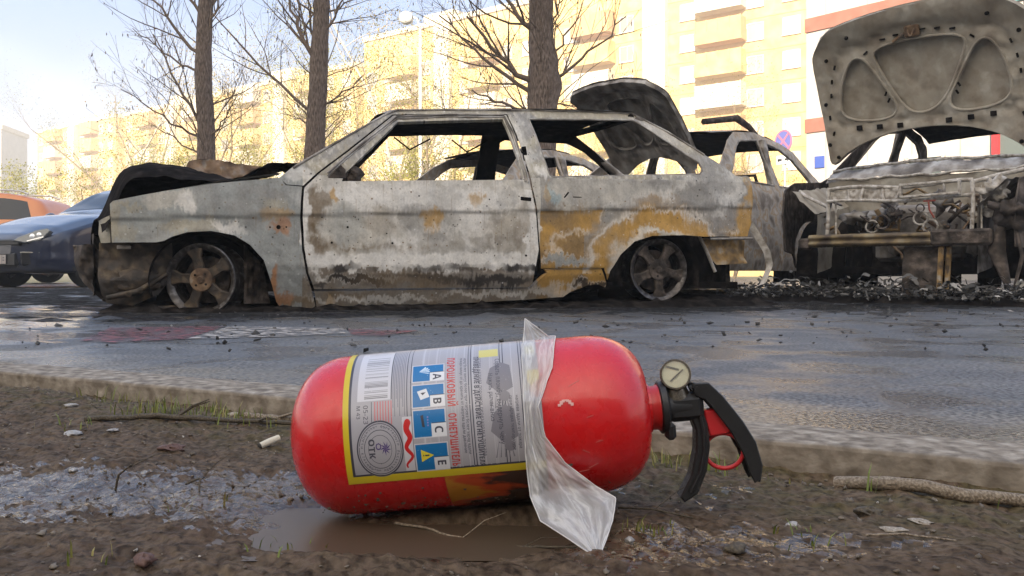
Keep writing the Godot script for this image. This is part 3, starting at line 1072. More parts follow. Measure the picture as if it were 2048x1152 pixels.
func build_trees():
	# three street trees behind the burnt cars
	street_tree("leftmost of the three big bare trees, standing straight behind the burnt hatchback's hood", Vector3(-4.90, -0.15, -13.6), [[0, 0.0, 0.17], [1.3, 0.0, 0.145], [2.4, 0.01, 0.135], [3.6, -0.04, 0.125], [5.2, 0.02, 0.105], [6.5, 0.1, 0.08]],
		[[2.55, -0.75, 1.55, 0.2, 0.030, 7], [2.45, -1.15, 0.75, 0.3, 0.022, 6], [2.2, -1.0, 0.6, -0.3, 0.018, 5], [3.75, -0.95, 1.25, 0.2, 0.034, 7], [2.45, 0.55, 0.55, 0.3, 0.02, 5], [4.0, 0.42, 0.9, 0.2, 0.03, 6], [3.5, -1.3, 0.9, -0.4, 0.022, 7], [3.0, 0.9, 0.5, -0.2, 0.015, 4], [4.4, -0.7, 1.2, 0.2, 0.03, 6], [4.5, 0.8, 0.9, 0.2, 0.02, 5]], 13.6, 26)
	street_tree("middle of the three big bare trees, a slim trunk forking at half height", Vector3(-3.02, -0.15, -13.0), [[0, -0.03, 0.19], [1.6, -0.03, 0.155], [2.6, 0.02, 0.145], [3.3, 0.06, 0.135], [4.6, 0.11, 0.115], [6.5, 0.12, 0.08]],
		[[2.75, -1.55, 1.55, 0.2, 0.028, 6], [3.45, -0.5, 1.2, 0.1, 0.045, 7], [3.5, -0.3, 1.5, -0.4, 0.03, 5], [2.85, 0.8, 0.5, 0.2, 0.020, 6], [3.9, 0.55, 0.9, 0.2, 0.025, 6], [2.55, -0.45, 0.3, 0.2, 0.014, 5], [4.2, -0.9, 1.0, 0.2, 0.02, 6], [4.3, 0.7, 0.5, -0.3, 0.018, 6]], 13.0, 26)
	street_tree("thickest of the three big bare trees, with a swollen knot, behind the hatchback's roof", Vector3(0.40, -0.15, -11.8), [[0, 0.02, 0.25], [1.9, 0.0, 0.205], [2.5, 0.0, 0.20], [2.95, 0.06, 0.225], [3.2, 0.04, 0.20], [3.7, 0.0, 0.165], [4.6, 0.02, 0.15], [6.4, 0.1, 0.11]],
		[[2.85, -1.05, 0.95, 0.3, 0.050, 8], [2.75, -1.45, 1.25, -0.2, 0.035, 8], [2.55, -0.95, 0.28, 0.3, 0.030, 7], [3.55, -0.75, 0.95, 0.2, 0.045, 6], [3.95, -0.45, 0.8, -0.1, 0.040, 5], [2.95, 1.1, 0.9, 0.2, 0.028, 7], [3.1, 0.55, 1.0, 0.2, 0.022, 6], [3.6, 0.35, 0.6, 0.3, 0.020, 4], [2.7, 1.2, 0.15, -0.3, 0.014, 6], [4.0, 0.6, 0.9, 0.1, 0.03, 5]], 11.8, 30)
	# budding trees and bushes in the sunny yard
	var olive := Color(0.27, 0.24, 0.06)
	var lime := Color(0.29, 0.28, 0.06)
	var straw := Color(0.34, 0.26, 0.11)
	var bk := rough_mat(120, 0.03, [[0.2, 0.8], [lin(0.16, 0.12, 0.08), lin(0.34, 0.27, 0.19)]], 0.9, 1.0)
	var white_bk := rough_mat(121, 0.03, [[0.2, 0.35, 0.8], [lin(0.10, 0.08, 0.06), lin(0.50, 0.44, 0.36), lin(0.62, 0.56, 0.48)]], 0.9, 0.8)
	var spots := [
		["pale slender birch at the left edge, leaning before the orange block's far end", -16.2, -34, 8.5, 1, 0.3, straw, 500, white_bk],
		["wide lime green budding tree left of the leftmost bare tree", -13.5, -42, 8.6, 4, 0.8, lime, 3600, bk],
		["sparse budding tree just behind the leftmost bare trunk", -12.0, -36, 8.5, 3, 0.6, straw, 1100, bk],
		["tall lime green budding tree left of the middle bare tree", -9.3, -34, 8.5, 4, 0.7, olive, 2200, bk],
		["yellow green budding tree right of the middle bare tree", -6.3, -36, 9.6, 5, 0.7, lime, 3800, bk],
		["thin pale birch standing between the middle and the thickest bare trees", -3.9, -30, 10.5, 1, 0.25, straw, 500, white_bk],
		["leafy budding tree left of the thickest bare trunk", -2.0, -33, 8.8, 4, 0.7, olive, 2400, bk],
		["sparse straw coloured tree right of the thickest bare trunk", 3.9, -38, 9.5, 3, 0.6, straw, 1000, bk],
		["broad olive budding tree above the raised boot lid", 7.2, -46, 9.0, 4, 0.8, lime, 2600, bk],
		["thin budding tree just left of the round blue sign", 9.6, -37, 8.0, 3, 0.6, straw, 900, bk],
		["hazy olive tree far behind the left bare trees", -25, -62, 13.5, 4, 0.7, olive, 2600, bk],
		["straw coloured budding tree far behind the orange car", -33, -66, 9.0, 4, 0.7, straw, 1600, bk],
		["tall bare budding tree far back, between the middle and the thickest bare trees", -9.5, -58, 14.5, 3, 0.5, straw, 1500, bk],
	]
	for q in spots:
		far_tree(q[0], Vector3(q[1], -0.19, q[2]), q[3], q[4], q[5], q[6], q[7], q[8], "budding trees in the yard", 0.062)
	var bushes := [["low yellow green bush behind the orange car's roof", -13.8, -26, 3.4, lime], ["yellow green bush left of the leftmost bare trunk", -10.3, -25, 3.6, lime], ["straw coloured bush between the left and middle bare trunks", -7.8, -24, 3.4, olive], ["lime bush seen through the hatchback's door window", -4.0, -23, 3.3, lime], ["olive bush behind the hatchback's door pillar", -0.9, -24, 3.2, olive], ["straw coloured bush seen under the raised boot lid", 3.4, -26, 3.0, straw], ["pale bush beside the round blue sign's post", 6.5, -29, 3.6, olive], ["pale green bush at the far left edge", -20.5, -33, 4.0, lime]]
	for q in bushes:
		far_tree(q[0], Vector3(q[1], -0.19, q[2]), q[3], 9, 1.3, q[4], 2600, bk, "bushes along the yard", 0.05, 0.02)
# ------------------------------------------------------------------ the burnt hatchback
const STAINS := [
		-0.24,0.510,0.16,0.060,1,0.50,0, -0.14,0.570,0.14,0.040,8,0.70,0, -0.08,0.550,0.06,0.040,0,0.80,0, -0.03,0.430,0.18,0.040,7,0.80,0,
		0.12,0.430,0.09,0.030,0,0.60,0, 0.34,0.500,0.08,0.040,2,0.55,0, 0.34,0.560,0.07,0.040,7,0.70,0, 0.22,0.520,0.12,0.060,5,0.40,0,
		0.35,0.430,0.06,0.040,6,0.80,0, 0.34,0.130,0.03,0.130,6,1.00,0, 0.44,0.050,0.11,0.030,3,0.80,0, 0.37,0.070,0.07,0.040,6,0.80,0,
		-0.37,0.390,0.07,0.050,7,0.60,0, -0.40,0.460,0.02,0.100,7,0.70,0, 0.43,0.270,0.05,0.150,1,0.60,0, 0.29,0.610,0.14,0.030,5,0.50,0,
		-0.33,0.530,0.07,0.020,7,0.70,0, -0.46,0.420,0.06,0.100,7,0.90,0, 1.07,0.600,0.61,0.080,0,0.90,0, 0.54,0.470,0.05,0.190,3,0.77,1,
		0.60,0.320,0.09,0.070,3,0.63,1, 0.59,0.580,0.03,0.060,3,0.72,0, 0.63,0.600,0.02,0.060,2,0.80,0, 0.76,0.390,0.20,0.130,8,0.85,0,
		0.69,0.450,0.10,0.120,1,0.50,0, 0.88,0.480,0.12,0.070,3,0.34,0, 0.81,0.320,0.05,0.060,5,0.37,0, 1.13,0.480,0.19,0.090,5,0.50,1,
		1.15,0.480,0.06,0.060,2,0.80,0, 1.18,0.330,0.16,0.110,5,0.46,1, 0.97,0.300,0.09,0.090,0,0.75,0, 1.07,0.260,0.16,0.030,0,0.80,0,
		1.21,0.600,0.11,0.070,5,0.31,0, 1.38,0.600,0.04,0.040,2,0.70,0, 1.38,0.490,0.12,0.110,0,0.45,0, 1.51,0.410,0.17,0.130,3,0.34,1,
		1.64,0.440,0.06,0.160,3,0.37,0, 1.41,0.330,0.07,0.090,5,0.37,1, 1.54,0.610,0.07,0.050,5,0.37,1, 1.70,0.380,0.03,0.190,0,1.00,0,
		0.50,0.450,0.02,0.230,0,0.95,0, 0.54,0.250,0.07,0.030,0,0.90,0, 1.10,0.240,0.61,0.020,0,0.90,0, 0.71,0.260,0.13,0.020,0,0.90,0,
		1.40,0.260,0.16,0.020,0,0.90,0, 0.76,0.172,0.18,0.025,4,0.95,1, 1.02,0.170,0.32,0.040,3,0.60,0, 1.49,0.162,0.25,0.031,4,0.90,0,
		1.16,0.182,0.19,0.019,4,0.50,0, 0.56,0.132,0.05,0.019,4,0.80,0, 0.56,0.190,0.04,0.030,0,0.70,0, 0.84,0.070,0.36,0.020,0,0.60,0,
		0.72,0.090,0.15,0.010,3,0.60,0, 1.49,0.090,0.31,0.020,0,0.50,0, 0.63,0.070,0.03,0.020,2,0.50,0, 2.09,0.640,0.39,0.090,8,0.50,0,
		1.81,0.630,0.04,0.060,9,0.50,0, 1.78,0.630,0.02,0.070,2,0.50,0, 1.97,0.390,0.23,0.170,2,0.85,0, 1.85,0.500,0.12,0.080,3,0.50,0,
		2.00,0.360,0.18,0.080,3,0.60,1, 2.16,0.470,0.07,0.130,1,0.60,1, 2.26,0.530,0.12,0.050,8,0.60,0, 2.46,0.560,0.19,0.100,2,1.00,1,
		2.36,0.460,0.19,0.050,2,0.90,0, 2.71,0.470,0.26,0.060,2,0.90,0, 2.84,0.540,0.20,0.100,5,0.90,1, 2.71,0.630,0.19,0.110,5,0.70,1,
		2.92,0.710,0.10,0.100,0,0.55,1, 2.81,0.730,0.14,0.090,5,0.50,0, 3.04,0.490,0.05,0.120,2,0.90,0, 3.08,0.670,0.04,0.090,2,0.80,0,
		2.49,0.440,0.22,0.020,8,0.90,0, 2.27,0.400,0.07,0.030,3,0.60,0, 1.90,0.280,0.16,0.030,1,0.90,1, 1.83,0.180,0.10,0.060,2,0.90,0,
		2.02,0.210,0.12,0.030,2,0.80,0, 2.07,0.132,0.12,0.031,4,0.90,1, 1.87,0.110,0.14,0.030,0,0.40,0, 1.65,0.880,0.07,0.180,0,0.45,0,
		1.72,1.030,0.05,0.080,5,0.60,0, 1.77,0.760,0.04,0.040,0,0.60,0, 1.27,1.090,0.31,0.040,7,0.50,0, 0.77,0.950,0.16,0.090,5,0.50,0,
		0.46,0.710,0.07,0.050,0,0.60,0, 2.10,1.140,0.38,0.040,7,0.60,0, 2.58,1.030,0.18,0.080,8,0.50,0, 2.77,0.840,0.15,0.100,5,0.60,0,
		2.88,0.750,0.11,0.060,5,0.50,0]

func burnt_paint() -> Image:
	var pal := [Color(0.75, 0.715, 0.66), Color(0.335, 0.345, 0.33), Color(0.46, 0.265, 0.07), Color(0.19, 0.135, 0.08), Color(0.035, 0.030, 0.028), Color(0.27, 0.255, 0.235), Color(0.40, 0.20, 0.10), Color(0.38, 0.34, 0.26), Color(0.57, 0.53, 0.46), Color(0.28, 0.42, 0.46)]
	var w := 1400
	var h := 448
	var x0 := -0.55
	var y1 := 1.2
	var sx := 3.75 / w
	var sy := 1.2 / h
	var buf := PackedColorArray()
	buf.resize(w * h)
	var wu := PackedFloat32Array()
	var wv := PackedFloat32Array()
	var fq := PackedFloat32Array()
	wu.resize(w * h); wv.resize(w * h); fq.resize(w * h)
	for j in h:
		var y := y1 - (j + 0.5) * sy
		for i in w:
			var u := x0 + (i + 0.5) * sx
			var k := j * w + i
			var a := nz.get_noise_2d(u * 6.0, y * 6.0)
			var b := nz.get_noise_2d(u * 6.0 + 40.0, y * 6.0 + 9.0)
			var st := nw.get_noise_2d(u * 46.0, y * 5.0 + a * 2.0)
			wu[k] = u + a * 0.055 + st * 0.006
			wv[k] = y + b * 0.05 + st * 0.022
			var q := nz.get_noise_2d(u * 30.0, y * 18.0)
			fq[k] = q
			var c: Color
			var line := 0.478 + 0.0375 * u
			if u < 0.475:
				c = pal[1].lerp(pal[5], clampf(0.3 + a, 0, 1) * 0.55)
			elif y > 0.69 + 0.02 * u:
				c = pal[5].lerp(pal[7], clampf(0.5 + a * 1.5, 0, 1)).lerp(pal[8], clampf(q * 1.5, 0, 0.7))
			elif u < 1.74:
				c = pal[8].lerp(pal[5], clampf(0.15 + a * 1.3, 0, 1) * 0.6).lerp(pal[0], clampf(b * 1.6, 0, 0.6))
				if y < 0.235:
					c = pal[5].lerp(pal[3], 0.5 + a * 0.5)
			else:
				c = pal[5].lerp(pal[8], clampf(0.25 + b, 0, 1)) if y > line else pal[2].lerp(pal[3], clampf(0.45 + a * 1.3, 0, 1))
			buf[k] = c
	var n := STAINS.size() / 7
	for s in n:
		var cu: float = STAINS[s * 7]
		var cv: float = STAINS[s * 7 + 1]
		var ru: float = maxf(STAINS[s * 7 + 2], 0.015)
		var rv: float = maxf(STAINS[s * 7 + 3], 0.015)
		var col: Color = pal[STAINS[s * 7 + 4]]
		var str: float = STAINS[s * 7 + 5]
		var halo: bool = STAINS[s * 7 + 6] > 0
		var i0 := clampi(int((cu - ru * 1.7 - 0.08 - x0) / sx), 0, w - 1)
		var i1 := clampi(int((cu + ru * 1.7 + 0.08 - x0) / sx), 0, w - 1)
		var j0 := clampi(int((y1 - cv - rv * 1.7 - 0.08) / sy), 0, h - 1)
		var j1 := clampi(int((y1 - cv + rv * 1.7 + 0.08) / sy), 0, h - 1)
		for j in range(j0, j1 + 1):
			for i in range(i0, i1 + 1):
				var k := j * w + i
				var du := (wu[k] - cu) / ru
				var dv := (wv[k] - cv) / rv
				var d := sqrt(du * du + dv * dv) + 0.11 * fq[k]
				if d > 1.5:
					continue
				buf[k] = buf[k].lerp(col, smoothstep(1.22, 0.60, d) * str)
				if halo:
					buf[k] = buf[k].lerp(pal[0], exp(-pow((d - 1.06) / 0.13, 2.0)) * 0.42)
	# chalk-white rim and brown tide line round the door
	for j in h:
		var y := y1 - (j + 0.5) * sy
		for i in w:
			var k := j * w + i
			var u := x0 + (i + 0.5) * sx
			if u < 0.44 or u > 1.80 or y > 0.66 or y < 0.20:
				continue
			var ul := 0.475 + 0.13 * pow(maxf(0.0, 0.33 - y), 1.0)
			var ur := 1.735 - 0.25 * pow(maxf(0.0, y - 0.36), 1.3)
			var n2 := wu[k] - u
			var n3 := wv[k] - y
			var top := 0.275 + 0.035 * nz.get_noise_1d(u * 2.2) + 0.02 * nz.get_noise_1d(u * 9.0)
			var de := minf(minf(u - ul, ur - u), (y - top) * 0.9) + n2 * 0.35 + n3 * 0.2
			if u > ul and u < ur:
				if y - top > -0.035 or u - ul < 0.02 or ur - u < 0.02:
					buf[k] = buf[k].lerp(pal[0], smoothstep(0.040, 0.022, de) * smoothstep(-0.05, -0.02, de) * 0.92)
				var under := top - y + n3 * 0.4
				buf[k] = buf[k].lerp(pal[4], smoothstep(0.022, 0.034, under) * smoothstep(0.075, 0.055, under) * clampf(0.55 + 2.2 * nz.get_noise_1d(u * 3.1 + 7.0), 0.0, 0.95))
				buf[k] = buf[k].lerp(pal[3], exp(-pow((de - 0.062) / 0.016, 2.0)) * (0.45 + 0.9 * fq[k]) * smoothstep(1.5, 0.7, u))
	# rust swept in a bow over the rear wheel, pale along the lip
	for j in h:
		var y := y1 - (j + 0.5) * sy
		for i in range(int((2.0 - x0) / sx), int((3.1 - x0) / sx)):
			var k := j * w + i
			if y > 0.66 or y < 0.2:
				continue
			var r := Vector2((wu[k] - 2.46) * 0.86, wv[k] - 0.19).length()
			buf[k] = buf[k].lerp(pal[2], exp(-pow((r - 0.325) / 0.055, 2.0)) * 0.9)
			buf[k] = buf[k].lerp(pal[5], exp(-pow((r - 0.43) / 0.03, 2.0)) * 0.7)
			buf[k] = buf[k].lerp(pal[0], exp(-pow((r - 0.385) / 0.012, 2.0)) * 0.55)
			buf[k] = buf[k].lerp(pal[8], exp(-pow((r - 0.25) / 0.02, 2.0)) * 0.8)
	var im := Image.create(w, h, false, Image.FORMAT_RGB8)
	for j in h:
		var y := y1 - (j + 0.5) * sy
		for i in w:
			var k := j * w + i
			var u := x0 + (i + 0.5) * sx
			var c := buf[k]
			var g := nz.get_noise_2d(u * 70.0, y * 60.0)
			var st := nz.get_noise_2d(u * 24.0 + 300.0, y * 3.0)
			var bl := nz.get_noise_2d(u * 11.0 + 90.0, y * 11.0)
			c = c * (1.0 + 0.16 * g + 0.12 * st + 0.16 * bl)
			# scaled-off edges
			var e := absf(nz.get_noise_2d(u * 15.0 + 500.0, y * 15.0) - 0.12)
			if e < 0.02 and bl > -0.05:
				c = c.lerp(pal[3], 0.5 * (1.0 - e / 0.02))
			im.set_pixel(i, j, Color(clampf(c.r, 0.01, 1), clampf(c.g, 0.01, 1), clampf(c.b, 0.01, 1)).linear_to_srgb())
	for k in 1500:
		var p := Vector2i(rng.randi_range(0, w - 4), rng.randi_range(0, h - 4))
		var c := [lin(0.03, 0.025, 0.022), lin(0.16, 0.09, 0.04), lin(0.7, 0.68, 0.66)][k % 3] as Color
		im.fill_rect(Rect2i(p, Vector2i(rng.randi_range(1, 3), rng.randi_range(1, 3))), im.get_pixelv(p).lerp(c, rng.randf_range(0.4, 0.9)))
	for k in 70:
		var x := rng.randi_range(120, w - 20)
		var y := rng.randi_range(int(0.35 * h), int(0.75 * h))
		var L := rng.randi_range(8, 50)
		for q in L:
			var f := 0.35 * (1.0 - q / float(L))
			im.set_pixel(x, mini(y + q, h - 1), im.get_pixel(x, mini(y + q, h - 1)).lerp(lin(0.16, 0.085, 0.035), f))
	return im

func hatch_z(u: float, y: float) -> float:
	var z := -0.17 * pow(maxf(0.0, (y - 0.71 - 0.01 * u) / 0.4), 1.15)
	z -= 0.016 * pow((y - 0.47) / 0.3, 2.0)
	z -= 0.05 * maxf(0.0, (0.2 - y) / 0.2)
	if u < 0.1:
		z -= 0.07 * pow((0.1 - u) / 0.6, 2.0)
	if u > 2.5:
		z -= 0.06 * pow((u - 2.5) / 0.6, 2.0)
	var line := 0.478 + 0.0375 * u
	z -= 0.010 * smoothstep(line + 0.010, line - 0.010, y)
	z -= 0.006 * smoothstep(0.240, 0.224, y)
	for c in [[0.0, 0.17, 0.245], [2.472, 0.21, 0.225]]:
		var r := Vector2(u - c[0], y - c[1]).length()
		z += 0.014 * exp(-pow((r - c[2]) / 0.035, 2.0))
	z += 0.007 * nz.get_noise_2d(u * 2.6, y * 3.2) + 0.0022 * nz.get_noise_2d(u * 14.0, y * 14.0)
	return z

func alloy(parent, called, at: Vector3, steer: float, mat_face, mat_hub, turn := 0.0, r := 0.178):
	var w := Node3D.new()
	w.name = called if not parent.has_node(NodePath(called)) else called + "_001"
	parent.add_child(w)
	w.position = at
	w.rotation = Vector3(0, steer, turn)
	var ax := Transform3D(Basis.from_euler(Vector3(PI / 2, 0, 0)), Vector3.ZERO)   # lathe axis y -> +z (outwards)
	var b := MB.new()
	b.lathe(ax, [Vector2(r * 0.86, -0.155), Vector2(r, -0.160), Vector2(r * 1.01, -0.150), Vector2(r * 0.93, -0.140), Vector2(r * 0.86, -0.10), Vector2(r * 0.86, -0.02), Vector2(r * 0.94, -0.005), Vector2(r, 0.0), Vector2(r * 1.015, 0.006), Vector2(r * 0.99, 0.011), Vector2(r * 0.92, 0.006), Vector2(r * 0.83, -0.012), Vector2(r * 0.82, -0.09), Vector2(r * 0.82, -0.155)], 48)
	obj("rim", b, M.rim, w)
	var dk := MB.new()
	dk.lathe(ax, [Vector2(0, -0.07), Vector2(r * 0.66, -0.07), Vector2(r * 0.66, -0.085), Vector2(r * 0.45, -0.09), Vector2(r * 0.45, -0.15), Vector2(0, -0.15)], 30)
	obj("brake_disc", dk, M.char, w)
	for k in 5:
		var sp := MB.new()
		var a := TAU * (k + 0.25) / 5.0
		sp.prism([Vector2(0.036, -0.026), Vector2(r * 0.62, -0.024), Vector2(r * 0.90, -0.047), Vector2(r * 0.93, 0.0), Vector2(r * 0.90, 0.047), Vector2(r * 0.62, 0.024), Vector2(0.036, 0.026)], Transform3D(Basis.from_euler(Vector3(0, 0, a)), Vector3(0, 0, -0.014)), 0.024, 0.005)
		obj("spoke", sp, mat_face, w)
	var hb := MB.new()
	hb.lathe(ax, [Vector2(0.0, 0.014), Vector2(0.014, 0.013), Vector2(0.017, 0.008), Vector2(0.022, 0.004), Vector2(0.050, 0.007), Vector2(0.058, 0.004), Vector2(0.060, -0.03)], 32)
	obj("hub", hb, mat_hub, w)
	for k in 4:
		var a := TAU * (k + 0.4) / 4.0
		var bo := MB.new()
		bo.lathe(Transform3D(ax.basis, Vector3(cos(a) * 0.036, sin(a) * 0.036, 0.0)), [Vector2(0, 0.009), Vector2(0.0058, 0.009), Vector2(0.0062, 0.0)], 10)
		obj("lug_hole", bo, M.soot, w)

func hub_bend(x0: float, x1: float, f: Callable) -> Array:
	var r := []
	for k in 13:
		r.append(f.call(lerpf(x0, x1, k / 12.0)))
	return r

func build_hatchback():
	var root := thing("burnt_hatchback", "burnt out three-door hatchback in grey, white and rust, sitting on bare rims behind the extinguisher", "car", Vector3(-1.511, 0, -4.15), deg_to_rad(16.55))
	var pm := StandardMaterial3D.new()
	pm.albedo_texture = ImageTexture.create_from_image(burnt_paint())
	pm.uv1_scale = Vector3(1.0 / 3.75, -1.0 / 1.2, 1)
	pm.uv1_offset = Vector3(0.55 / 3.75, 1.0, 0)
	pm.texture_repeat = false
	pm.roughness = 0.62
	pm.metallic_specular = 0.4
	var F := func(p: Vector2) -> Vector3: return Vector3(p.x, p.y, hatch_z(p.x, p.y))
	var Fin := func(p: Vector2) -> Vector3: return Vector3(p.x, p.y, hatch_z(p.x, p.y) - 0.005)
	var Z := Vector3(0, 0, 1)
	var fender := pv([-0.422, 0.537, -0.407, 0.552, -0.211, 0.595, 0.039, 0.643, 0.363, 0.683, 0.394, 0.646, 0.473, 0.641, 0.466, 0.563, 0.463, 0.485, 0.473, 0.323, 0.494, 0.202, 0.524, 0.111, 0.543, 0.033, 0.527, 0.023, 0.371, 0.025, 0.349, 0.058, 0.327, 0.145, 0.288, 0.270, 0.222, 0.346, 0.148, 0.392, 0.039, 0.411, -0.069, 0.404, -0.139, 0.382, -0.175, 0.362, -0.211, 0.354, -0.415, 0.352])
	var b := MB.new()
	b.shell(fender, 0.016, F, 0.006, Z)
	# folded top edge, running in over the engine bay
	b.grid(24, 3, func(s, t):
		var u := lerpf(-0.40, 0.36, s)
		var y := 0.5535 + (u + 0.407) * 0.212 - 0.05 * pow(maxf(0, u - 0.04), 2.0) * 2.0
		return Vector3(u, y + 0.004 * nz.get_noise_2d(u * 9.0, t) - 0.004 * t, hatch_z(u, y) - 0.002 - 0.055 * t - 0.01 * t * nz.get_noise_1d(u * 11.0)), Vector3.UP)
	var fen := obj("front_fender", b, pm, root)
	b = MB.new()
	for q in [[0.358, 0.435, 0.011], [0.317, 0.434, 0.0045], [0.396, 0.436, 0.0045]]:
		b.lathe(Transform3D(Basis.from_euler(Vector3(PI / 2, 0, 0)), Vector3(q[0], q[1], hatch_z(q[0], q[1]) + 0.001)), [Vector2(0.0, 0.0005), Vector2(q[2], 0.0005)], 14)
	obj("indicator_hole", b, M.soot, fen)
	b = MB.new()
	b.shell(pv([-0.499, 0.464, -0.430, 0.483, -0.428, 0.354, -0.484, 0.349, -0.503, 0.398]), 0.03, func(p): return Vector3(p.x, p.y, hatch_z(-0.43, p.y) - 0.03 - 1.6 * pow(maxf(0, -0.42 - p.x), 1.4) * 3.0), 0.006, Z)
	obj("front_corner_panel", b, pm, root)
	# door with its window frame
	var win := pv([0.671, 0.675, 0.686, 0.714, 0.984, 1.023, 1.584, 1.074, 1.603, 0.997, 1.639, 0.765, 1.644, 0.713])
	win.reverse()
	b = MB.new()
	b.shell(pv([0.484, 0.636, 0.561, 0.714, 0.715, 0.841, 0.963, 1.060, 1.612, 1.102, 1.634, 0.999, 1.672, 0.752, 1.684, 0.681, 1.716, 0.529, 1.733, 0.333, 1.716, 0.224, 1.709, 0.147, 1.687, 0.125, 0.536, 0.122, 0.506, 0.202, 0.486, 0.323, 0.476, 0.485, 0.478, 0.563]), 0.016, F, 0.022, Z, [win])
	var door := obj("door", b, pm, root)
	b = MB.new()
	b.box(X(Vector3(1.655, 0.607, hatch_z(1.66, 0.6) - 0.001), Vector3(0, 0, -4)), Vector3(0.062, 0.020, 0.008), 0.003)
	obj("handle_slot", b, M.soot, door)
	b = MB.new()
	for q in [[0.70, 0.44, 0.006], [0.62, 0.36, 0.006], [1.66, 0.30, 0.006], [0.93, 0.36, 0.006], [0.9, 0.41, 0.004], [1.45, 0.60, 0.004]]:
		b.lathe(Transform3D(Basis.from_euler(Vector3(PI / 2, 0, 0)), Vector3(q[0], q[1], hatch_z(q[0], q[1]) + 0.001)), [Vector2(0.0, 0.0005), Vector2(q[2], 0.0005)], 10)
	obj("burn_hole", b, M.soot, door)
	b = MB.new()
	for off in [[0.0, -0.012, 0.006], [0.014, -0.004, 0.005]]:
		var pts := []
		for q in [[0.600, 0.700], [0.690, 0.790], [0.980, 1.040], [1.30, 1.072], [1.592, 1.086], [1.612, 0.997], [1.648, 0.765], [1.655, 0.70]]:
			var s: float = off[0]
			var yy: float = q[1] + (s if q[0] < 1.595 else 0.0)
			var uu: float = q[0] + (s if q[0] > 1.595 else 0.0)
			pts.append(Vector3(uu, yy, hatch_z(uu, yy) + off[1] + 0.012))
		b.tube(pts, off[2], 6)
	obj("window_channel", b, M.ash, door)
	b = MB.new()
	b.prism([Vector2(0.60, 0.690), Vector2(0.69, 0.69), Vector2(0.69, 0.735), Vector2(0.665, 0.76)], X(Vector3(0, 0, -0.015)), 0.018, 0.003)
	b.lump(Vector3(0.74, 0.705, -0.05), Vector3(0.05, 0.035, 0.03), nz, 0.8)
	b.lump(Vector3(0.67, 0.72, -0.06), Vector3(0.04, 0.045, 0.03), nz, 0.8)
	obj("mirror_mount", b, M.char, door)
	# sill
	b = MB.new()
	b.shell(pv([0.538, 0.109, 1.70, 0.120, 1.79, 0.205, 1.775, 0.222, 2.110, 0.228, 2.150, 0.145, 2.147, 0.122, 2.10, 0.140, 2.04, 0.135, 1.94, 0.098, 1.90, 0.070, 1.691, 0.057, 1.210, 0.036, 0.549, 0.030]), 0.03, Fin, 0.03, Z)
	obj("sill", b, pm, root)
	# side panel: pillars, roof rail, quarter
	var qwin := pv([1.743, 1.083, 2.390, 1.113, 2.415, 1.103, 2.593, 0.969, 2.745, 0.852, 2.757, 0.820, 2.752, 0.798, 2.731, 0.780, 1.821, 0.733, 1.800, 0.742, 1.792, 0.771, 1.757, 0.990])
	qwin.reverse()
	var side := pv([0.362, 0.682, 0.443, 0.754, 0.615, 0.869, 0.934, 1.078, 0.979, 1.101, 1.557, 1.139, 2.079, 1.164, 2.395, 1.167, 2.447, 1.138, 2.609, 1.045, 2.793, 0.915, 2.917, 0.839, 2.989, 0.783, 3.092, 0.777, 3.102, 0.687, 3.095, 0.506, 3.065, 0.423, 2.751, 0.416, 2.612, 0.423, 2.407, 0.415, 2.299, 0.382, 2.219, 0.308, 2.160, 0.213, 2.151, 0.165, 2.124, 0.232, 1.752, 0.229, 1.742, 0.333, 1.725, 0.529, 1.694, 0.681, 1.682, 0.752, 1.644, 0.999, 1.619, 1.109, 0.960, 1.068, 0.708, 0.848, 0.555, 0.722, 0.478, 0.646, 0.398, 0.650])
	b = MB.new()
	b.shell(side, 0.016, F, 0.006, Z, [qwin])
	var qp := obj("quarter_panel", b, pm, root)
	b = MB.new()
	b.box(X(Vector3(1.672, 0.865, hatch_z(1.70, 0.865) + 0.002), Vector3(0, 0, 9)), Vector3(0.026, 0.078, 0.006), 0.002)
	b.box(X(Vector3(1.955, 0.625, hatch_z(1.955, 0.625) + 0.0)), Vector3(0.05, 0.005, 0.003))
	b.box(X(Vector3(1.89, 0.635, hatch_z(1.89, 0.635) + 0.0), Vector3(0, 0, 50)), Vector3(0.04, 0.008, 0.003))
	obj("belt_slot", b, M.soot, qp)
	b = MB.new()
	var gut := []
	for q in [[0.43, 0.735], [0.615, 0.861], [0.935, 1.073], [0.985, 1.094], [1.557, 1.131], [2.079, 1.156], [2.40, 1.158], [2.60, 1.045], [2.80, 0.905]]:
		gut.append(Vector3(q[0], q[1], hatch_z(q[0], q[1]) + 0.003))
	b.tube(gut, 0.007, 6)
	gut = []
	for q in qwin:
		gut.append(Vector3(q.x, q.y, hatch_z(q.x, q.y) - 0.004))
	gut.append(gut[0])
	b.tube(gut, 0.0065, 6, false)
	obj("rain_gutter", b, M.ash, qp)
	# roof skin, its black underside, headers
	b = MB.new()
	var roof_y := func(u: float) -> float:
		if u < 0.979: return lerpf(1.080, 1.101, (u - 0.93) / 0.049)
		return 1.101 + 0.067 * (1.0 - pow(1.0 - clampf((u - 0.979) / 1.42, 0, 1), 1.6))
	b.grid(30, 20, func(s, t):
		var u := lerpf(0.935, 2.42, s)
		var z := lerpf(-0.243, -1.36, t)
		return Vector3(u, roof_y.call(u) + 0.045 * sin(t * PI) + 0.055 * t - 0.012 * maxf(0, nz.get_noise_2d(u * 2.0, z * 2.0)), z), Vector3.UP)
	obj("roof", b, M.ash, root)
	b = MB.new()
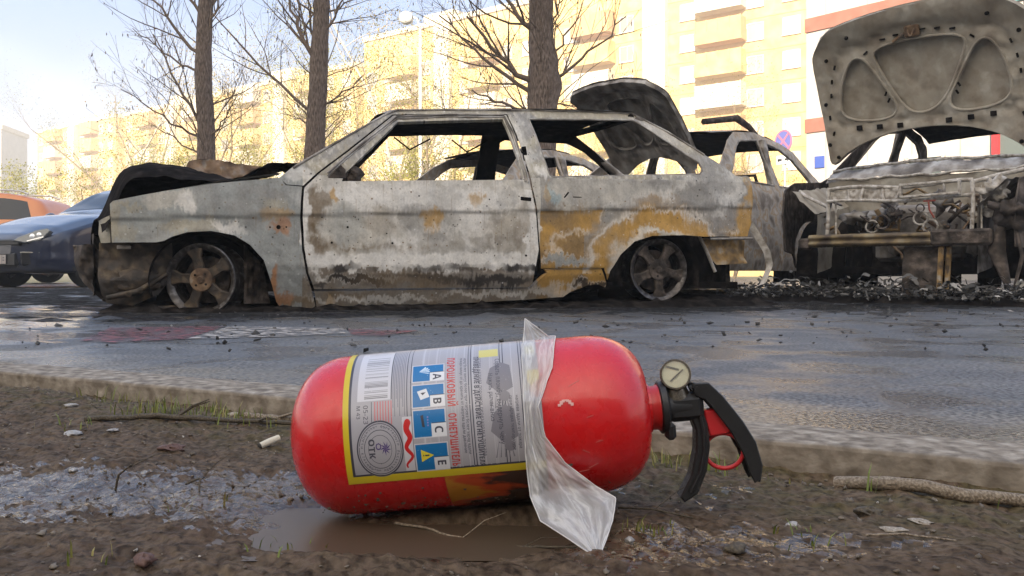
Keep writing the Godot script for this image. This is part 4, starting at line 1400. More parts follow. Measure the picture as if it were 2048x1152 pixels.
	b.grid(30, 16, func(s, t):
		var u := lerpf(0.96, 2.40, s)
		var z := lerpf(-0.250, -1.35, t)
		return Vector3(u, roof_y.call(u) + 0.035 * sin(t * PI) + 0.055 * t - 0.035 - 0.012 * absf(nz.get_noise_2d(u * 3.0, z * 3.0)), z), Vector3.DOWN)
	obj("headliner", b, M.soot, root)
	b = MB.new()
	b.tube([Vector3(0.965, 1.07, -0.25), Vector3(0.94, 1.10, -0.8), Vector3(0.965, 1.125, -1.35)], 0.022, 8)
	b.tube([Vector3(2.39, 1.13, -0.25), Vector3(2.42, 1.165, -0.8), Vector3(2.39, 1.19, -1.35)], 0.022, 8)
	# burnt wires hanging from the header
	for k in [0, 3]:
		var u: float = 1.12 + k * 0.13
		b.tube([Vector3(u, 1.10, -1.2), Vector3(u + 0.10, 1.02 - 0.02 * (k % 3), -1.18), Vector3(u + 0.24, 1.10, -1.2)], 0.006, 5)
	obj("roof_header", b, M.soot, root)
	# far side with its openings
	var FF := func(p: Vector2) -> Vector3: return Vector3(p.x, p.y + 0.075, -1.60 - hatch_z(p.x, p.y))
	var w1 := pv([0.80, 0.69, 0.90, 0.835, 1.12, 1.075, 1.19, 1.095, 1.70, 1.125, 1.764, 1.10, 1.764, 0.70])
	var w2 := pv([1.902, 0.72, 1.902, 1.06, 1.93, 1.078, 2.40, 1.075, 2.55, 1.02, 2.90, 0.80, 2.88, 0.76])
	w1.reverse(); w2.reverse()
	b = MB.new()
	b.shell(pv([-0.42, 0.50, -0.2, 0.56, 0.36, 0.66, 0.443, 0.740, 0.615, 0.862, 0.934, 1.070, 0.979, 1.095, 1.557, 1.135, 2.395, 1.155, 2.609, 1.04, 2.917, 0.839, 3.09, 0.777, 3.10, 0.42, 2.75, 0.40, 2.66, 0.10, 2.2, 0.1, 2.1, 0.03, 0.35, 0.03, 0.25, 0.1, -0.3, 0.1, -0.42, 0.35]), 0.06, FF, 0.02, Vector3(0, 0, -1), [w1, w2])
	obj("far_side", b, M.soot, root)
	# cabin floor, bulkhead, burnt seats and column
	b = MB.new()
	b.box(X(Vector3(1.6, 0.13, -0.8)), Vector3(2.9, 0.04, 1.3))
	b.box(X(Vector3(0.42, 0.36, -0.8)), Vector3(0.03, 0.56, 1.44))
	b.box(X(Vector3(2.98, 0.42, -0.8)), Vector3(0.03, 0.62, 1.3))
	b.box(X(Vector3(2.45, 0.45, -0.8), Vector3(0, 0, 60)), Vector3(0.5, 0.03, 1.2))
	obj("floor_pan", b, M.soot, root)
	b = MB.new()
	b.grid(16, 10, func(s, t): return Vector3(lerpf(0.38, 0.72, t), 0.665 + 0.045 * sin(t * 3.0) + 0.03 * nz.get_noise_2d(s * 4.0, t * 3.0) + 0.05 * s, lerpf(-0.14, -1.45, s)), Vector3.UP)
	b.tube([Vector3(0.75, 0.60, -0.42), Vector3(0.98, 0.66, -0.42)], 0.02, 8)
	var sw := []
	for k in 21:
		var a := TAU * k / 20.0
		sw.append(Vector3(0.99 + 0.03 * sin(a), 0.60 + 0.12 * sin(a), -0.42 + 0.14 * cos(a)))
	b.tube(sw, 0.008, 6, false)
	obj("dashboard", b, M.char, root)
	for zz in [-0.42, -1.15]:
		b = MB.new()
		for s in [-0.2, 0.2]:
			b.tube([Vector3(1.25, 0.25, zz + s), Vector3(1.62, 0.24, zz + s), Vector3(1.84, 0.66, zz + s * 0.8)], 0.012, 6)
		b.tube([Vector3(1.84, 0.66, zz - 0.16), Vector3(1.84, 0.66, zz + 0.16)], 0.012, 6)
		for k in 6:
			b.tube([Vector3(1.66 + k * 0.03, 0.32 + k * 0.058, zz - 0.17), Vector3(1.66 + k * 0.03, 0.32 + k * 0.058, zz + 0.17)], 0.004, 4)
		obj("seat_frame", b, M.rust, root)
	# hood buckled by the heat
	b = MB.new()
	b.grid(60, 40, func(s, t):
		var u := lerpf(lerpf(-0.46, -0.76, t), 0.62, s)
		var z := lerpf(-0.07, -1.50, t)
		var y := 0.575 + 0.085 * (u + 0.45) + 0.175 * pow(sin(clampf(t * 1.02 + 0.05, 0, 1) * PI), 0.42) * (1.0 - 0.85 * smoothstep(-0.20, 0.22, u))
		y += 0.04 * sin(t * PI) * smoothstep(0.0, 0.5, u)
		y += 0.085 * t
		y -= 0.24 * pow(smoothstep(0.13, 0.0, s), 1.3) + 0.02 * smoothstep(0.3, 0.0, s)
		y += 0.040 * nz.get_noise_2d(u * 2.4, z * 1.3) + 0.004 * nz.get_noise_2d(u * 9.0, z * 6.0)
		return Vector3(u, y, z), Vector3.UP)
	obj("hood", b, M.soot, root)
	# torn flap standing up on the hood, and the cowl plate
	b = MB.new()
	b.shell(pv([-0.17, 0.0, -0.13, 0.07, -0.02, 0.09, 0.10, 0.065, 0.24, 0.045, 0.36, 0.0, 0.2, -0.04, 0.02, -0.05]), 0.03, func(p): return Vector3(p.x + 0.02, 0.760 + p.y + 0.10 * p.x * 0.3 + 0.012 * nz.get_noise_2d(p.x * 14.0, p.y * 14.0), -0.62 - 0.4 * p.y + 0.05 * nz.get_noise_2d(p.x * 6.0, p.y * 6.0)), 0.006, Z)
	obj("torn_flap", b, M.rust, root)
	b = MB.new()
	b.grid(20, 8, func(s, t): return Vector3(lerpf(0.10, 0.62, s), 0.70 + 0.10 * smoothstep(0.0, 0.5, s) + 0.075 * t + 0.02 * nz.get_noise_2d(s * 7.0, t * 5.0), lerpf(-0.35, -1.45, t)), Vector3.UP)
	obj("cowl_plate", b, M.char, root)
	# what shows under the front: inner wing, cross member, bracket
	var FI := func(p: Vector2) -> Vector3: return Vector3(p.x, p.y, -0.125 + 0.03 * nz.get_noise_2d(p.x * 5.0, p.y * 5.0) - 0.3 * pow(maxf(0, -0.40 - p.x), 1.5) * 3.0 + 0.02 * smoothstep(0.20, 0.17, p.y))
	b = MB.new()
	b.shell(pv([-0.485, 0.352, -0.15, 0.352, -0.15, 0.19, -0.21, 0.10, -0.33, 0.045, -0.447, 0.058, -0.470, 0.10, -0.490, 0.20]), 0.025, FI, 0.008, Z)
	var iw := obj("inner_wing", b, M.wheel, root)
	b = MB.new()
	b.box(X(Vector3(-0.365, 0.330, -0.085)), Vector3(0.062, 0.018, 0.012), 0.003)
	for k in 2:
		b.box(X(Vector3(-0.385 + k * 0.04, 0.330, -0.078)), Vector3(0.009, 0.009, 0.004))
	obj("bracket", b, M.ash, iw)
	b = MB.new()
	b.tube([Vector3(-0.44, 0.085, -0.085), Vector3(-0.30, 0.115, -0.075), Vector3(-0.17, 0.20, -0.085)], [0.012, 0.016, 0.012], 8)
	b.lump(Vector3(-0.30, 0.165, -0.11), Vector3(0.12, 0.055, 0.03), nz, 0.25, 20, 12)
	for q in [[-0.34, 0.105], [-0.29, 0.12]]:
		b.lathe(Transform3D(Basis.from_euler(Vector3(PI / 2, 0, 0)), Vector3(q[0], q[1], -0.066)), [Vector2(0.006, 0.006), Vector2(0.014, 0.004), Vector2(0.016, -0.01)], 12)
	b.tube([Vector3(-0.36, 0.02, -0.1), Vector3(-0.12, 0.035, -0.12), Vector3(0.0, 0.05, -0.3)], 0.014, 6)
	obj("cross_member", b, M.wheel, iw)
	b = MB.new()
	b.shell(pv([-0.68, 0.345, -0.56, 0.352, -0.49, 0.30, -0.47, 0.12, -0.50, 0.062, -0.586, 0.135, -0.634, 0.181, -0.66, 0.27]), 0.03, func(p): return Vector3(p.x, p.y, -0.42 + 0.12 * nz.get_noise_2d(p.x * 5.0, p.y * 4.0) + 1.2 * (p.x + 0.6)), 0.012, Z)
	b.grid(10, 16, func(s, t): return Vector3(-0.52 - 0.06 * sin(t * PI) + 0.02 * nz.get_noise_2d(s * 5.0, t * 8.0), lerpf(0.09, 0.40, s), lerpf(-0.2, -1.5, t)), Vector3(-1, 0, 0))
	obj("bumper_remnant", b, M.char, root)
	# engine heap under the hood, wheel housings
	b = MB.new()
	b.lump(Vector3(-0.05, 0.34, -0.80), Vector3(0.34, 0.22, 0.36), nz, 0.6, 22, 14)
	b.box(X(Vector3(-0.25, 0.28, -0.5), Vector3(10, 20, 0)), Vector3(0.2, 0.22, 0.2), 0.02)
	obj("engine", b, M.soot, root)
	for c in [[0.0, 0.17], [2.472, 0.21]]:
		for zz in [[-0.02, -0.36], [-1.24, -1.58]]:
			b = MB.new()
			b.grid(20, 6, func(s, t):
				var a := lerpf(-0.35, PI + 0.35, s)
				return Vector3(c[0] + 0.25 * cos(a), c[1] + 0.235 * sin(a), lerpf(zz[0], zz[1], t)))
			b.flat([Vector3(c[0] - 0.25, 0.06, zz[1]), Vector3(c[0] + 0.25, 0.06, zz[1]), Vector3(c[0] + 0.2, c[1] + 0.2, zz[1]), Vector3(c[0] - 0.2, c[1] + 0.2, zz[1])], Vector3(0, 0, 1))
			obj("wheel_housing", b, M.soot, root)
	b = MB.new()
	b.grid(16, 12, func(s, t): return Vector3(0.19 + 0.13 * s * (1.0 - 0.3 * t), 0.05 + 0.30 * t - 0.10 * s * t, -0.09 - 0.05 * s + 0.03 * nz.get_noise_2d(s * 4.0, t * 4.0)), Z)
	obj("splash_guard", b, M.char, root)
	# wheels on bare rims
	alloy(root, "front_wheel", Vector3(-0.01, 0.172, -0.055), deg_to_rad(-22.0), M.wheel, M.rust, 0.25)
	alloy(root, "rear_wheel", Vector3(2.472, 0.222, -0.05), 0.0, M.char, M.char, 0.72)
	alloy(root, "front_wheel", Vector3(-0.01, 0.172, -1.53), PI, M.rust, M.rust, 0.5)
	alloy(root, "rear_wheel", Vector3(2.472, 0.222, -1.53), PI, M.steel, M.steel, 0.1)
	# rear: bracket plate, dangling strips, hatch frame
	b = MB.new()
	b.shell(pv([2.76, 0.405, 3.075, 0.415, 3.085, 0.262, 2.86, 0.252, 2.82, 0.29]), 0.03, func(p): return Vector3(p.x, p.y, hatch_z(p.x, p.y) - 0.05 + 0.02 * nz.get_noise_2d(p.x * 8.0, p.y * 10.0) + 0.02 * smoothstep(0.30, 0.27, p.y)), 0.006, Z)
	obj("rear_valance", b, M.ochre, root)
	b = MB.new()
	b.tube([Vector3(2.74, 0.42, -0.06), Vector3(2.79, 0.33, -0.06), Vector3(2.84, 0.21, -0.05)], 0.010, 6)
	b.tube([Vector3(2.80, 0.405, -0.04), Vector3(3.09, 0.410, -0.05)], 0.008, 6)
	obj("bracket", b, M.ash, root)
	b = MB.new()
	b.grid(3, 24, func(s, t):
		var c := [Vector3(3.09, 0.55, -0.14), Vector3(3.13, 0.45, -0.10), Vector3(3.20, 0.33, -0.08), Vector3(3.235, 0.24, -0.10), Vector3(3.17, 0.13, -0.08), Vector3(3.08, 0.10, -0.10)]
		var f: float = t * 5.0
		var i := mini(int(f), 4)
		return c[i].lerp(c[i + 1], f - i) + Vector3(0.032 * (s - 0.5), 0.012 * s, 0.02 * s), Z)
	obj("dangling_strip", b, M.pale, root)
	b = MB.new()
	b.tube([Vector3(2.42, 1.13, -0.26), Vector3(2.62, 1.01, -0.22), Vector3(2.93, 0.80, -0.14), Vector3(3.07, 0.745, -0.12), Vector3(3.08, 0.45, -0.12)], 0.022, 8)
	b.tube([Vector3(2.42, 1.20, -1.42), Vector3(2.62, 1.09, -1.46), Vector3(2.93, 0.89, -1.50), Vector3(3.07, 0.83, -1.52), Vector3(3.10, 0.45, -1.50)], 0.03, 8)
	b.tube([Vector3(3.08, 0.76, -0.10), Vector3(3.10, 0.78, -0.8), Vector3(3.08, 0.83, -1.5)], 0.03, 8)
	obj("hatch_frame", b, M.ash, root)
	# ash and melted stuff heaped under the car
	b = MB.new()
	b.grid(90, 30, func(s, t):
		var u := lerpf(-0.75, 3.5, s)
		var z := lerpf(0.22, -1.9, t)
		var e: float = minf(smoothstep(0.0, 0.10, s), smoothstep(1.0, 0.90, s)) * minf(smoothstep(0.0, 0.14, t), smoothstep(1.0, 0.86, t))
		var y: float = -0.02 + e * (0.045 + 0.05 * absf(nz.get_noise_2d(u * 3.5, z * 3.5)) + 0.03 * nz.get_noise_2d(u * 13.0, z * 13.0) + 0.02 * smoothstep(1.6, 2.6, u))
		return Vector3(u, y, z), Vector3.UP)
	obj("ash_heap", b, M.soot, self, "stuff").transform = root.transform * Transform3D(Basis.IDENTITY, Vector3.ZERO)
	tag(get_node("ash_heap"), "black ash and melted plastic heaped under the burnt hatchback", "ash")
# ------------------------------------------------------------------ burnt cars parked in a row, nose towards the street
func smooth_poly(a: PackedVector2Array, times := 2) -> PackedVector2Array:
	for k in times:
		var r := PackedVector2Array()
		for i in a.size():
			var p := a[i]
			var q := a[(i + 1) % a.size()]
			r.append(p.lerp(q, 0.25)); r.append(p.lerp(q, 0.75))
		a = r
	return a

func arch(cx: float, cy: float, r: float, n := 10) -> Array:
	var o := []
	for k in n + 1:
		var a := PI * k / n
		o.append(cx + r * cos(a)); o.append(cy + r * sin(a))
	return o

func wreck_x(p: Vector2, hw: float, sd: float) -> float:
	var x := hw - 0.20 * pow(maxf(0.0, (p.y - 0.88) / 0.55), 1.1) - 0.03 * pow(clampf(p.y - 0.6, -0.5, 0.30) / 0.35, 2.0)
	if p.x < 0.5: x -= 0.10 * pow((0.5 - p.x) / 0.5, 2.0)
	if p.x > 3.6: x -= 0.10 * pow((p.x - 3.6) / 0.6, 2.0)
	for c in [0.78, 3.3]:
		x += 0.018 * exp(-pow((Vector2(p.x - c, p.y - 0.24).length() - 0.36) / 0.05, 2.0))
	return x + 0.012 * nz.get_noise_2d(p.x * 2.0 + sd, p.y * 3.0) + 0.004 * nz.get_noise_2d(p.x * 11.0, p.y * 11.0 + sd)

# common burnt shell: x across, y up, z forwards from the nose at z = 0
func row_wreck(root, side_m, roof_m, sd: float, lift: float, hw := 0.80):
	var outline := [4.16, 0.42, 4.2, 0.75, 4.12, 1.0, 3.55, 1.06, 3.05, 1.40, 2.75, 1.47, 2.2, 1.51, 1.75, 1.46, 1.55, 1.36, 1.02, 0.95, 0.90, 0.905, 0.4, 0.86, 0.08, 0.76, 0.02, 0.60, 0.05, 0.36, 0.34, 0.34]
	var fa := arch(0.78, 0.24, 0.36)
	var ra := arch(3.3, 0.24, 0.36)
	var poly := []
	for q in [outline]:
		poly.append_array(q)
	# underside, from the nose back
	var low := []
	for k in range(fa.size() - 2, -1, -2):
		low.append(fa[k]); low.append(fa[k + 1])
	low.append_array([1.2, 0.17, 2.88, 0.17])
	for k in range(ra.size() - 2, -1, -2):
		low.append(ra[k]); low.append(ra[k + 1])
	poly.append_array(low)
	var w1 := pv([1.33, 0.98, 1.68, 1.31, 1.80, 1.38, 2.20, 1.43, 2.23, 0.98])
	var w2 := pv([2.34, 0.98, 2.32, 1.43, 2.72, 1.39, 2.95, 1.31, 3.32, 1.05, 3.25, 1.0])
	for w in [w1, w2]:
		w.reverse()
	for s in [-1.0, 1.0]:
		var b := MB.new()
		b.shell(pv(poly), 0.06, func(p): return Vector3(s * wreck_x(p, hw, sd), p.y + lift, -p.x), 0.012, Vector3(s, 0, 0), [w1, w2])
		obj("side_panel", b, side_m, root)
		b = MB.new()
		for w in [w1, w2]:
			var pts := []
			for q in w:
				pts.append(Vector3(s * (wreck_x(q, hw, sd) - 0.01), q.y + lift, -q.x))
			pts.append(pts[0])
			b.tube(pts, 0.014, 6, false)
		b.box(X(Vector3(s * (wreck_x(Vector2(2.29, 1.1), hw, sd) - 0.05), 1.15 + lift, -2.29), Vector3(0, 0, s * 12)), Vector3(0.05, 0.6, 0.09), 0.01)
		obj("window_frame", b, M.ash, root)
		for c in [0.78, 3.3]:
			b = MB.new()
			b.grid(16, 4, func(u, t):
				var a := lerpf(-0.2, PI + 0.2, u)
				return Vector3(s * lerpf(hw - 0.03, hw - 0.38, t), 0.24 + lift + 0.36 * sin(a), -c + 0.36 * cos(a)))
			b.flat([Vector3(s * (hw - 0.38), 0.1, -c - 0.36), Vector3(s * (hw - 0.38), 0.1, -c + 0.36), Vector3(s * (hw - 0.38), 0.58 + lift, -c + 0.3), Vector3(s * (hw - 0.38), 0.58 + lift, -c - 0.3)], Vector3(s, 0, 0))
			obj("wheel_housing", b, M.soot, root)
		for c in [0.78, 3.3]:
			alloy(root, ["front_wheel", "rear_wheel"][int(c > 2)], Vector3(s * (hw - 0.04), 0.20 + lift, -c), PI / 2 * s, M.ash, M.rust, c + s, 0.19)
	var b := MB.new()
	b.grid(24, 16, func(s, t):
		var a := lerpf(1.62, 3.0, s)
		var y := 1.39 + 0.125 * sin(clampf((a - 1.3) / 1.9, 0, 1) * PI)
		return Vector3(lerpf(-1, 1, t) * (hw - 0.255), y + 0.035 * sin(t * PI) - 0.03 * maxf(0, nz.get_noise_2d(a * 2.0 + sd, t * 3.0)) + lift, -a), Vector3.UP)
	obj("roof", b, roof_m, root)
	b = MB.new()
	b.grid(24, 8, func(s, t):
		var a := lerpf(1.66, 2.96, s)
		return Vector3(lerpf(-1, 1, t) * (hw - 0.27), 1.365 + 0.125 * sin(clampf((a - 1.3) / 1.9, 0, 1) * PI) + 0.03 * sin(t * PI) + lift, -a), Vector3.DOWN)
	obj("headliner", b, M.soot, root)
	b = MB.new()
	b.grid(20, 10, func(s, t):
		return Vector3(lerpf(-1, 1, s) * (hw - 0.05), 1.02 + lift + 0.02 * sin(s * PI) + 0.02 * nz.get_noise_2d(s * 4.0, t * 3.0 + sd), lerpf(-3.5, -4.14, t)), Vector3.UP)
	b.grid(12, 8, func(s, t):
		return Vector3(lerpf(-1, 1, s) * (hw - 0.06), lerpf(0.4, 1.02, t) + lift, -4.18 + 0.03 * nz.get_noise_2d(s * 4.0, t * 4.0)), Vector3(0, 0, -1))
	obj("tail", b, side_m, root)
	b = MB.new()
	b.box(X(Vector3(0, 0.22 + lift, -2.2)), Vector3(1.5, 0.05, 3.6))
	b.box(X(Vector3(0, 0.55 + lift, -1.02)), Vector3(1.42, 0.66, 0.04))
	b.box(X(Vector3(0, 0.80 + lift, -1.25), Vector3(-12, 0, 0)), Vector3(1.40, 0.16, 0.4), 0.05)
	obj("floor_pan", b, M.soot, root)
	for sx in [-0.36, 0.36]:
		b = MB.new()
		b.tube([Vector3(sx - 0.2, 0.4 + lift, -2.0), Vector3(sx - 0.2, 0.9 + lift, -2.35), Vector3(sx - 0.1, 1.12 + lift, -2.42), Vector3(sx + 0.1, 1.12 + lift, -2.42), Vector3(sx + 0.2, 0.9 + lift, -2.35), Vector3(sx + 0.2, 0.4 + lift, -2.0)], 0.018, 6)
		for k in 5:
			b.tube([Vector3(sx - 0.2, 0.5 + k * 0.1 + lift, -2.07 - k * 0.07), Vector3(sx + 0.2, 0.5 + k * 0.1 + lift, -2.07 - k * 0.07)], 0.006, 4)
		obj("seat_frame", b, M.char, root)

# a hood standing open on its hinges, seen from beneath
func raised_hood(root, hm, tilt: float, lift: float, rich: bool, wide := 1.0):
	var cs := cos(deg_to_rad(tilt))
	var sn := sin(deg_to_rad(tilt))
	var up := Vector3(0, sn, cs)
	var nrm := Vector3(0, -cs, sn)      # underside, towards the front
	var org := Vector3(0, 0.90 + lift, -0.92)
	var edge := smooth_poly(pv([-0.67, 0.10, -0.685, 0.31, -0.715, 0.60, -0.735, 0.93, -0.71, 1.0, -0.60, 1.13, -0.50, 1.165, -0.29, 1.20, 0.0, 1.225, 0.29, 1.21, 0.52, 1.165, 0.66, 1.08, 0.745, 0.93, 0.715, 0.58, 0.69, 0.3, 0.67, 0.10, 0.52, 0.23, 0.34, 0.305, 0.13, 0.345, -0.13, 0.345, -0.34, 0.305, -0.52, 0.23]), 2)
	if not rich:
		edge = smooth_poly(pv([-0.70, 0.12, -0.73, 0.9, -0.70, 1.16, -0.3, 1.20, 0.3, 1.20, 0.70, 1.16, 0.73, 0.9, 0.70, 0.12, 0.2, 0.30, -0.2, 0.30]), 1)
	if Geometry2D.is_polygon_clockwise(edge): edge.reverse()
	var recs: Array = [smooth_poly(pv([-0.55, 0.45, -0.56, 0.66, -0.47, 0.90, -0.37, 0.91, -0.27, 0.73, -0.12, 0.43]), 3), smooth_poly(pv([-0.31, 0.955, 0.0, 0.985, 0.31, 0.955, 0.29, 0.83, 0.15, 0.52, 0.0, 0.44, -0.13, 0.50, -0.28, 0.82]), 3), smooth_poly(pv([0.55, 0.45, 0.56, 0.66, 0.47, 0.90, 0.37, 0.91, 0.27, 0.73, 0.12, 0.43]), 3)]
	for r in recs:
		if not Geometry2D.is_polygon_clockwise(r): r.reverse()
	var base := func(p: Vector2, off: float) -> Vector3:
		var crown := -0.055 * pow(p.x / 0.71, 2.0) + 0.05 * sin(clampf((p.y - 0.1) / 1.1, 0, 1) * PI) - 0.02
		var w := 0.010 * nz.get_noise_2d(p.x * 3.0, p.y * 3.0) + 0.003 * nz.get_noise_2d(p.x * 14.0, p.y * 14.0)
		var tip := 0.05 * smoothstep(0.95, 1.17, p.y)
		return org + Vector3(p.x * wide + (1.0 - wide) * 0.9, 0, 0) + up * p.y + nrm * (off - crown + w + tip)
	var hd := Node3D.new()
	hd.name = "hood"
	root.add_child(hd)
	var b := MB.new()
	b.shell(edge, 0.05, func(p): return base.call(p, -0.035), 0.004, nrm)
	obj("outer_skin", b, hm, hd)
	var inner := Geometry2D.offset_polygon(edge, -0.012)[0]
	b = MB.new()
	b.shell(inner, 0.04, func(p):
		# pressed frame: raised between the recesses, stepped towards the rim
		var d := 1.0
		for r in recs:
			for i in range(0, r.size(), 2):
				d = minf(d, p.distance_to(r[i]))
		var o := 0.010 - 0.018 * exp(-pow((d - 0.075) / 0.028, 2.0)) * smoothstep(0.0, 0.05, absf(p.y - 0.39)) + 0.010 * exp(-pow(d / 0.03, 2.0))
		return base.call(p, o - 0.004), 0.032, nrm, recs)
	var fr := obj("inner_frame", b, hm, hd)
	b = MB.new()
	for r in recs:
		var pts := []
		for q in r:
			pts.append(base.call(q, 0.008))
		pts.append(pts[0])
		b.tube(pts, 0.011, 6, false)
	obj("pressed_rib", b, hm, fr)
	if not rich:
		return
	b = MB.new()
	var slot := func(p: Vector2, sz: Vector2, a: float):
		b.box(Transform3D(Basis(Vector3.RIGHT, up, nrm) * Basis.from_euler(Vector3(0, 0, deg_to_rad(a))), base.call(p, 0.009)), Vector3(sz.x, sz.y, 0.012))
	for q in [[-0.22, 1.005], [-0.13, 1.02], [-0.04, 1.03], [0.05, 1.03], [0.14, 1.02], [0.23, 1.0]]:
		slot.call(Vector2(q[0], q[1]), Vector2(0.035, 0.012), 0)
	for s in [-1, 1]:
		for q in [[0.345, 0.93, 40], [0.24, 0.62, 62], [0.225, 0.57, 62], [0.57, 0.86, 70], [0.60, 0.76, 80], [0.615, 0.66, 85], [0.64, 0.5, 90], [0.62, 0.38, 70]]:
			slot.call(Vector2(q[0] * s, q[1]), Vector2(0.032, 0.012), q[2] * -s)
		for q in [[0.16, 0.385], [0.30, 0.39], [0.44, 0.40]]:
			slot.call(Vector2(q[0] * s, q[1]), Vector2(0.038, 0.034), 0)
		for q in [[0.45, 1.06], [0.62, 0.92], [0.66, 0.60], [0.655, 0.30], [0.60, 0.2]]:
			b.lathe(Transform3D(Basis(Vector3.RIGHT, nrm, -up), base.call(Vector2(q[0] * s, q[1]), 0.004)), [Vector2(0, 0.012), Vector2(0.010, 0.011), Vector2(0.015, 0.004)], 10)
	obj("slots", b, M.soot, fr)
	b = MB.new()
	var lb := Transform3D(Basis(Vector3.RIGHT, up, nrm), base.call(Vector2(-0.02, 1.03), 0.012))
	b.box(lb * X(Vector3(0, 0, 0)), Vector3(0.10, 0.085, 0.03), 0.012)
	b.box(lb * X(Vector3(-0.09, -0.03, 0), Vector3(0, 0, 30)), Vector3(0.10, 0.02, 0.015), 0.005)
	var lp := []
	for k in 13:
		var a := PI * k / 12.0
		lp.append(lb * Vector3(0.02 * cos(a), -0.01 + 0.02 * cos(2 * a), 0.02 + 0.03 * sin(a)))
	b.tube(lp, 0.006, 6)
	b.tube([lb * Vector3(0, 0.04, 0.01), lb * Vector3(0, 0.11, 0.0)], 0.004, 5)
	obj("latch", b, M.rust, hd)

func build_wrecks():
	var turn := deg_to_rad(-40.9)
	var c := thing("burnt_sedan", "burnt grey car with its crumpled hood raised, directly behind the hatchback's rear end", "car", Vector3(0.48, 0, -6.92), turn, "")
	row_wreck(c, M.shell, M.shell, 3.0, 0.05)
	raised_hood(c, M.ash, 40.0, 0.07, false, 0.58)
	var b := MB.new()
	b.tube([Vector3(0.50, 1.55, -1.3), Vector3(0.52, 1.66, -1.9), Vector3(0.50, 1.62, -2.2), Vector3(0.50, 1.52, -2.5)], [0.03, 0.035, 0.03, 0.012], 6)
	obj("bent_roof_strip", b, M.char, c)
	b = MB.new()
	b.lump(Vector3(0, 0.5, -0.5), Vector3(0.6, 0.3, 0.4), nz, 0.5, 18, 12)
	obj("engine", b, M.char, c)
	var d := thing("burnt_estate_car", "burnt car without a hood, its roof seen through the hatchback's door window", "car", Vector3(-1.42, 0, -7.75), turn, "")
	row_wreck(d, M.shell, M.ash, 9.0, 0.0)
	b = MB.new()
	b.lump(Vector3(0, 0.5, -0.5), Vector3(0.6, 0.3, 0.4), nz, 0.5, 18, 12)
	obj("engine", b, M.char, d)

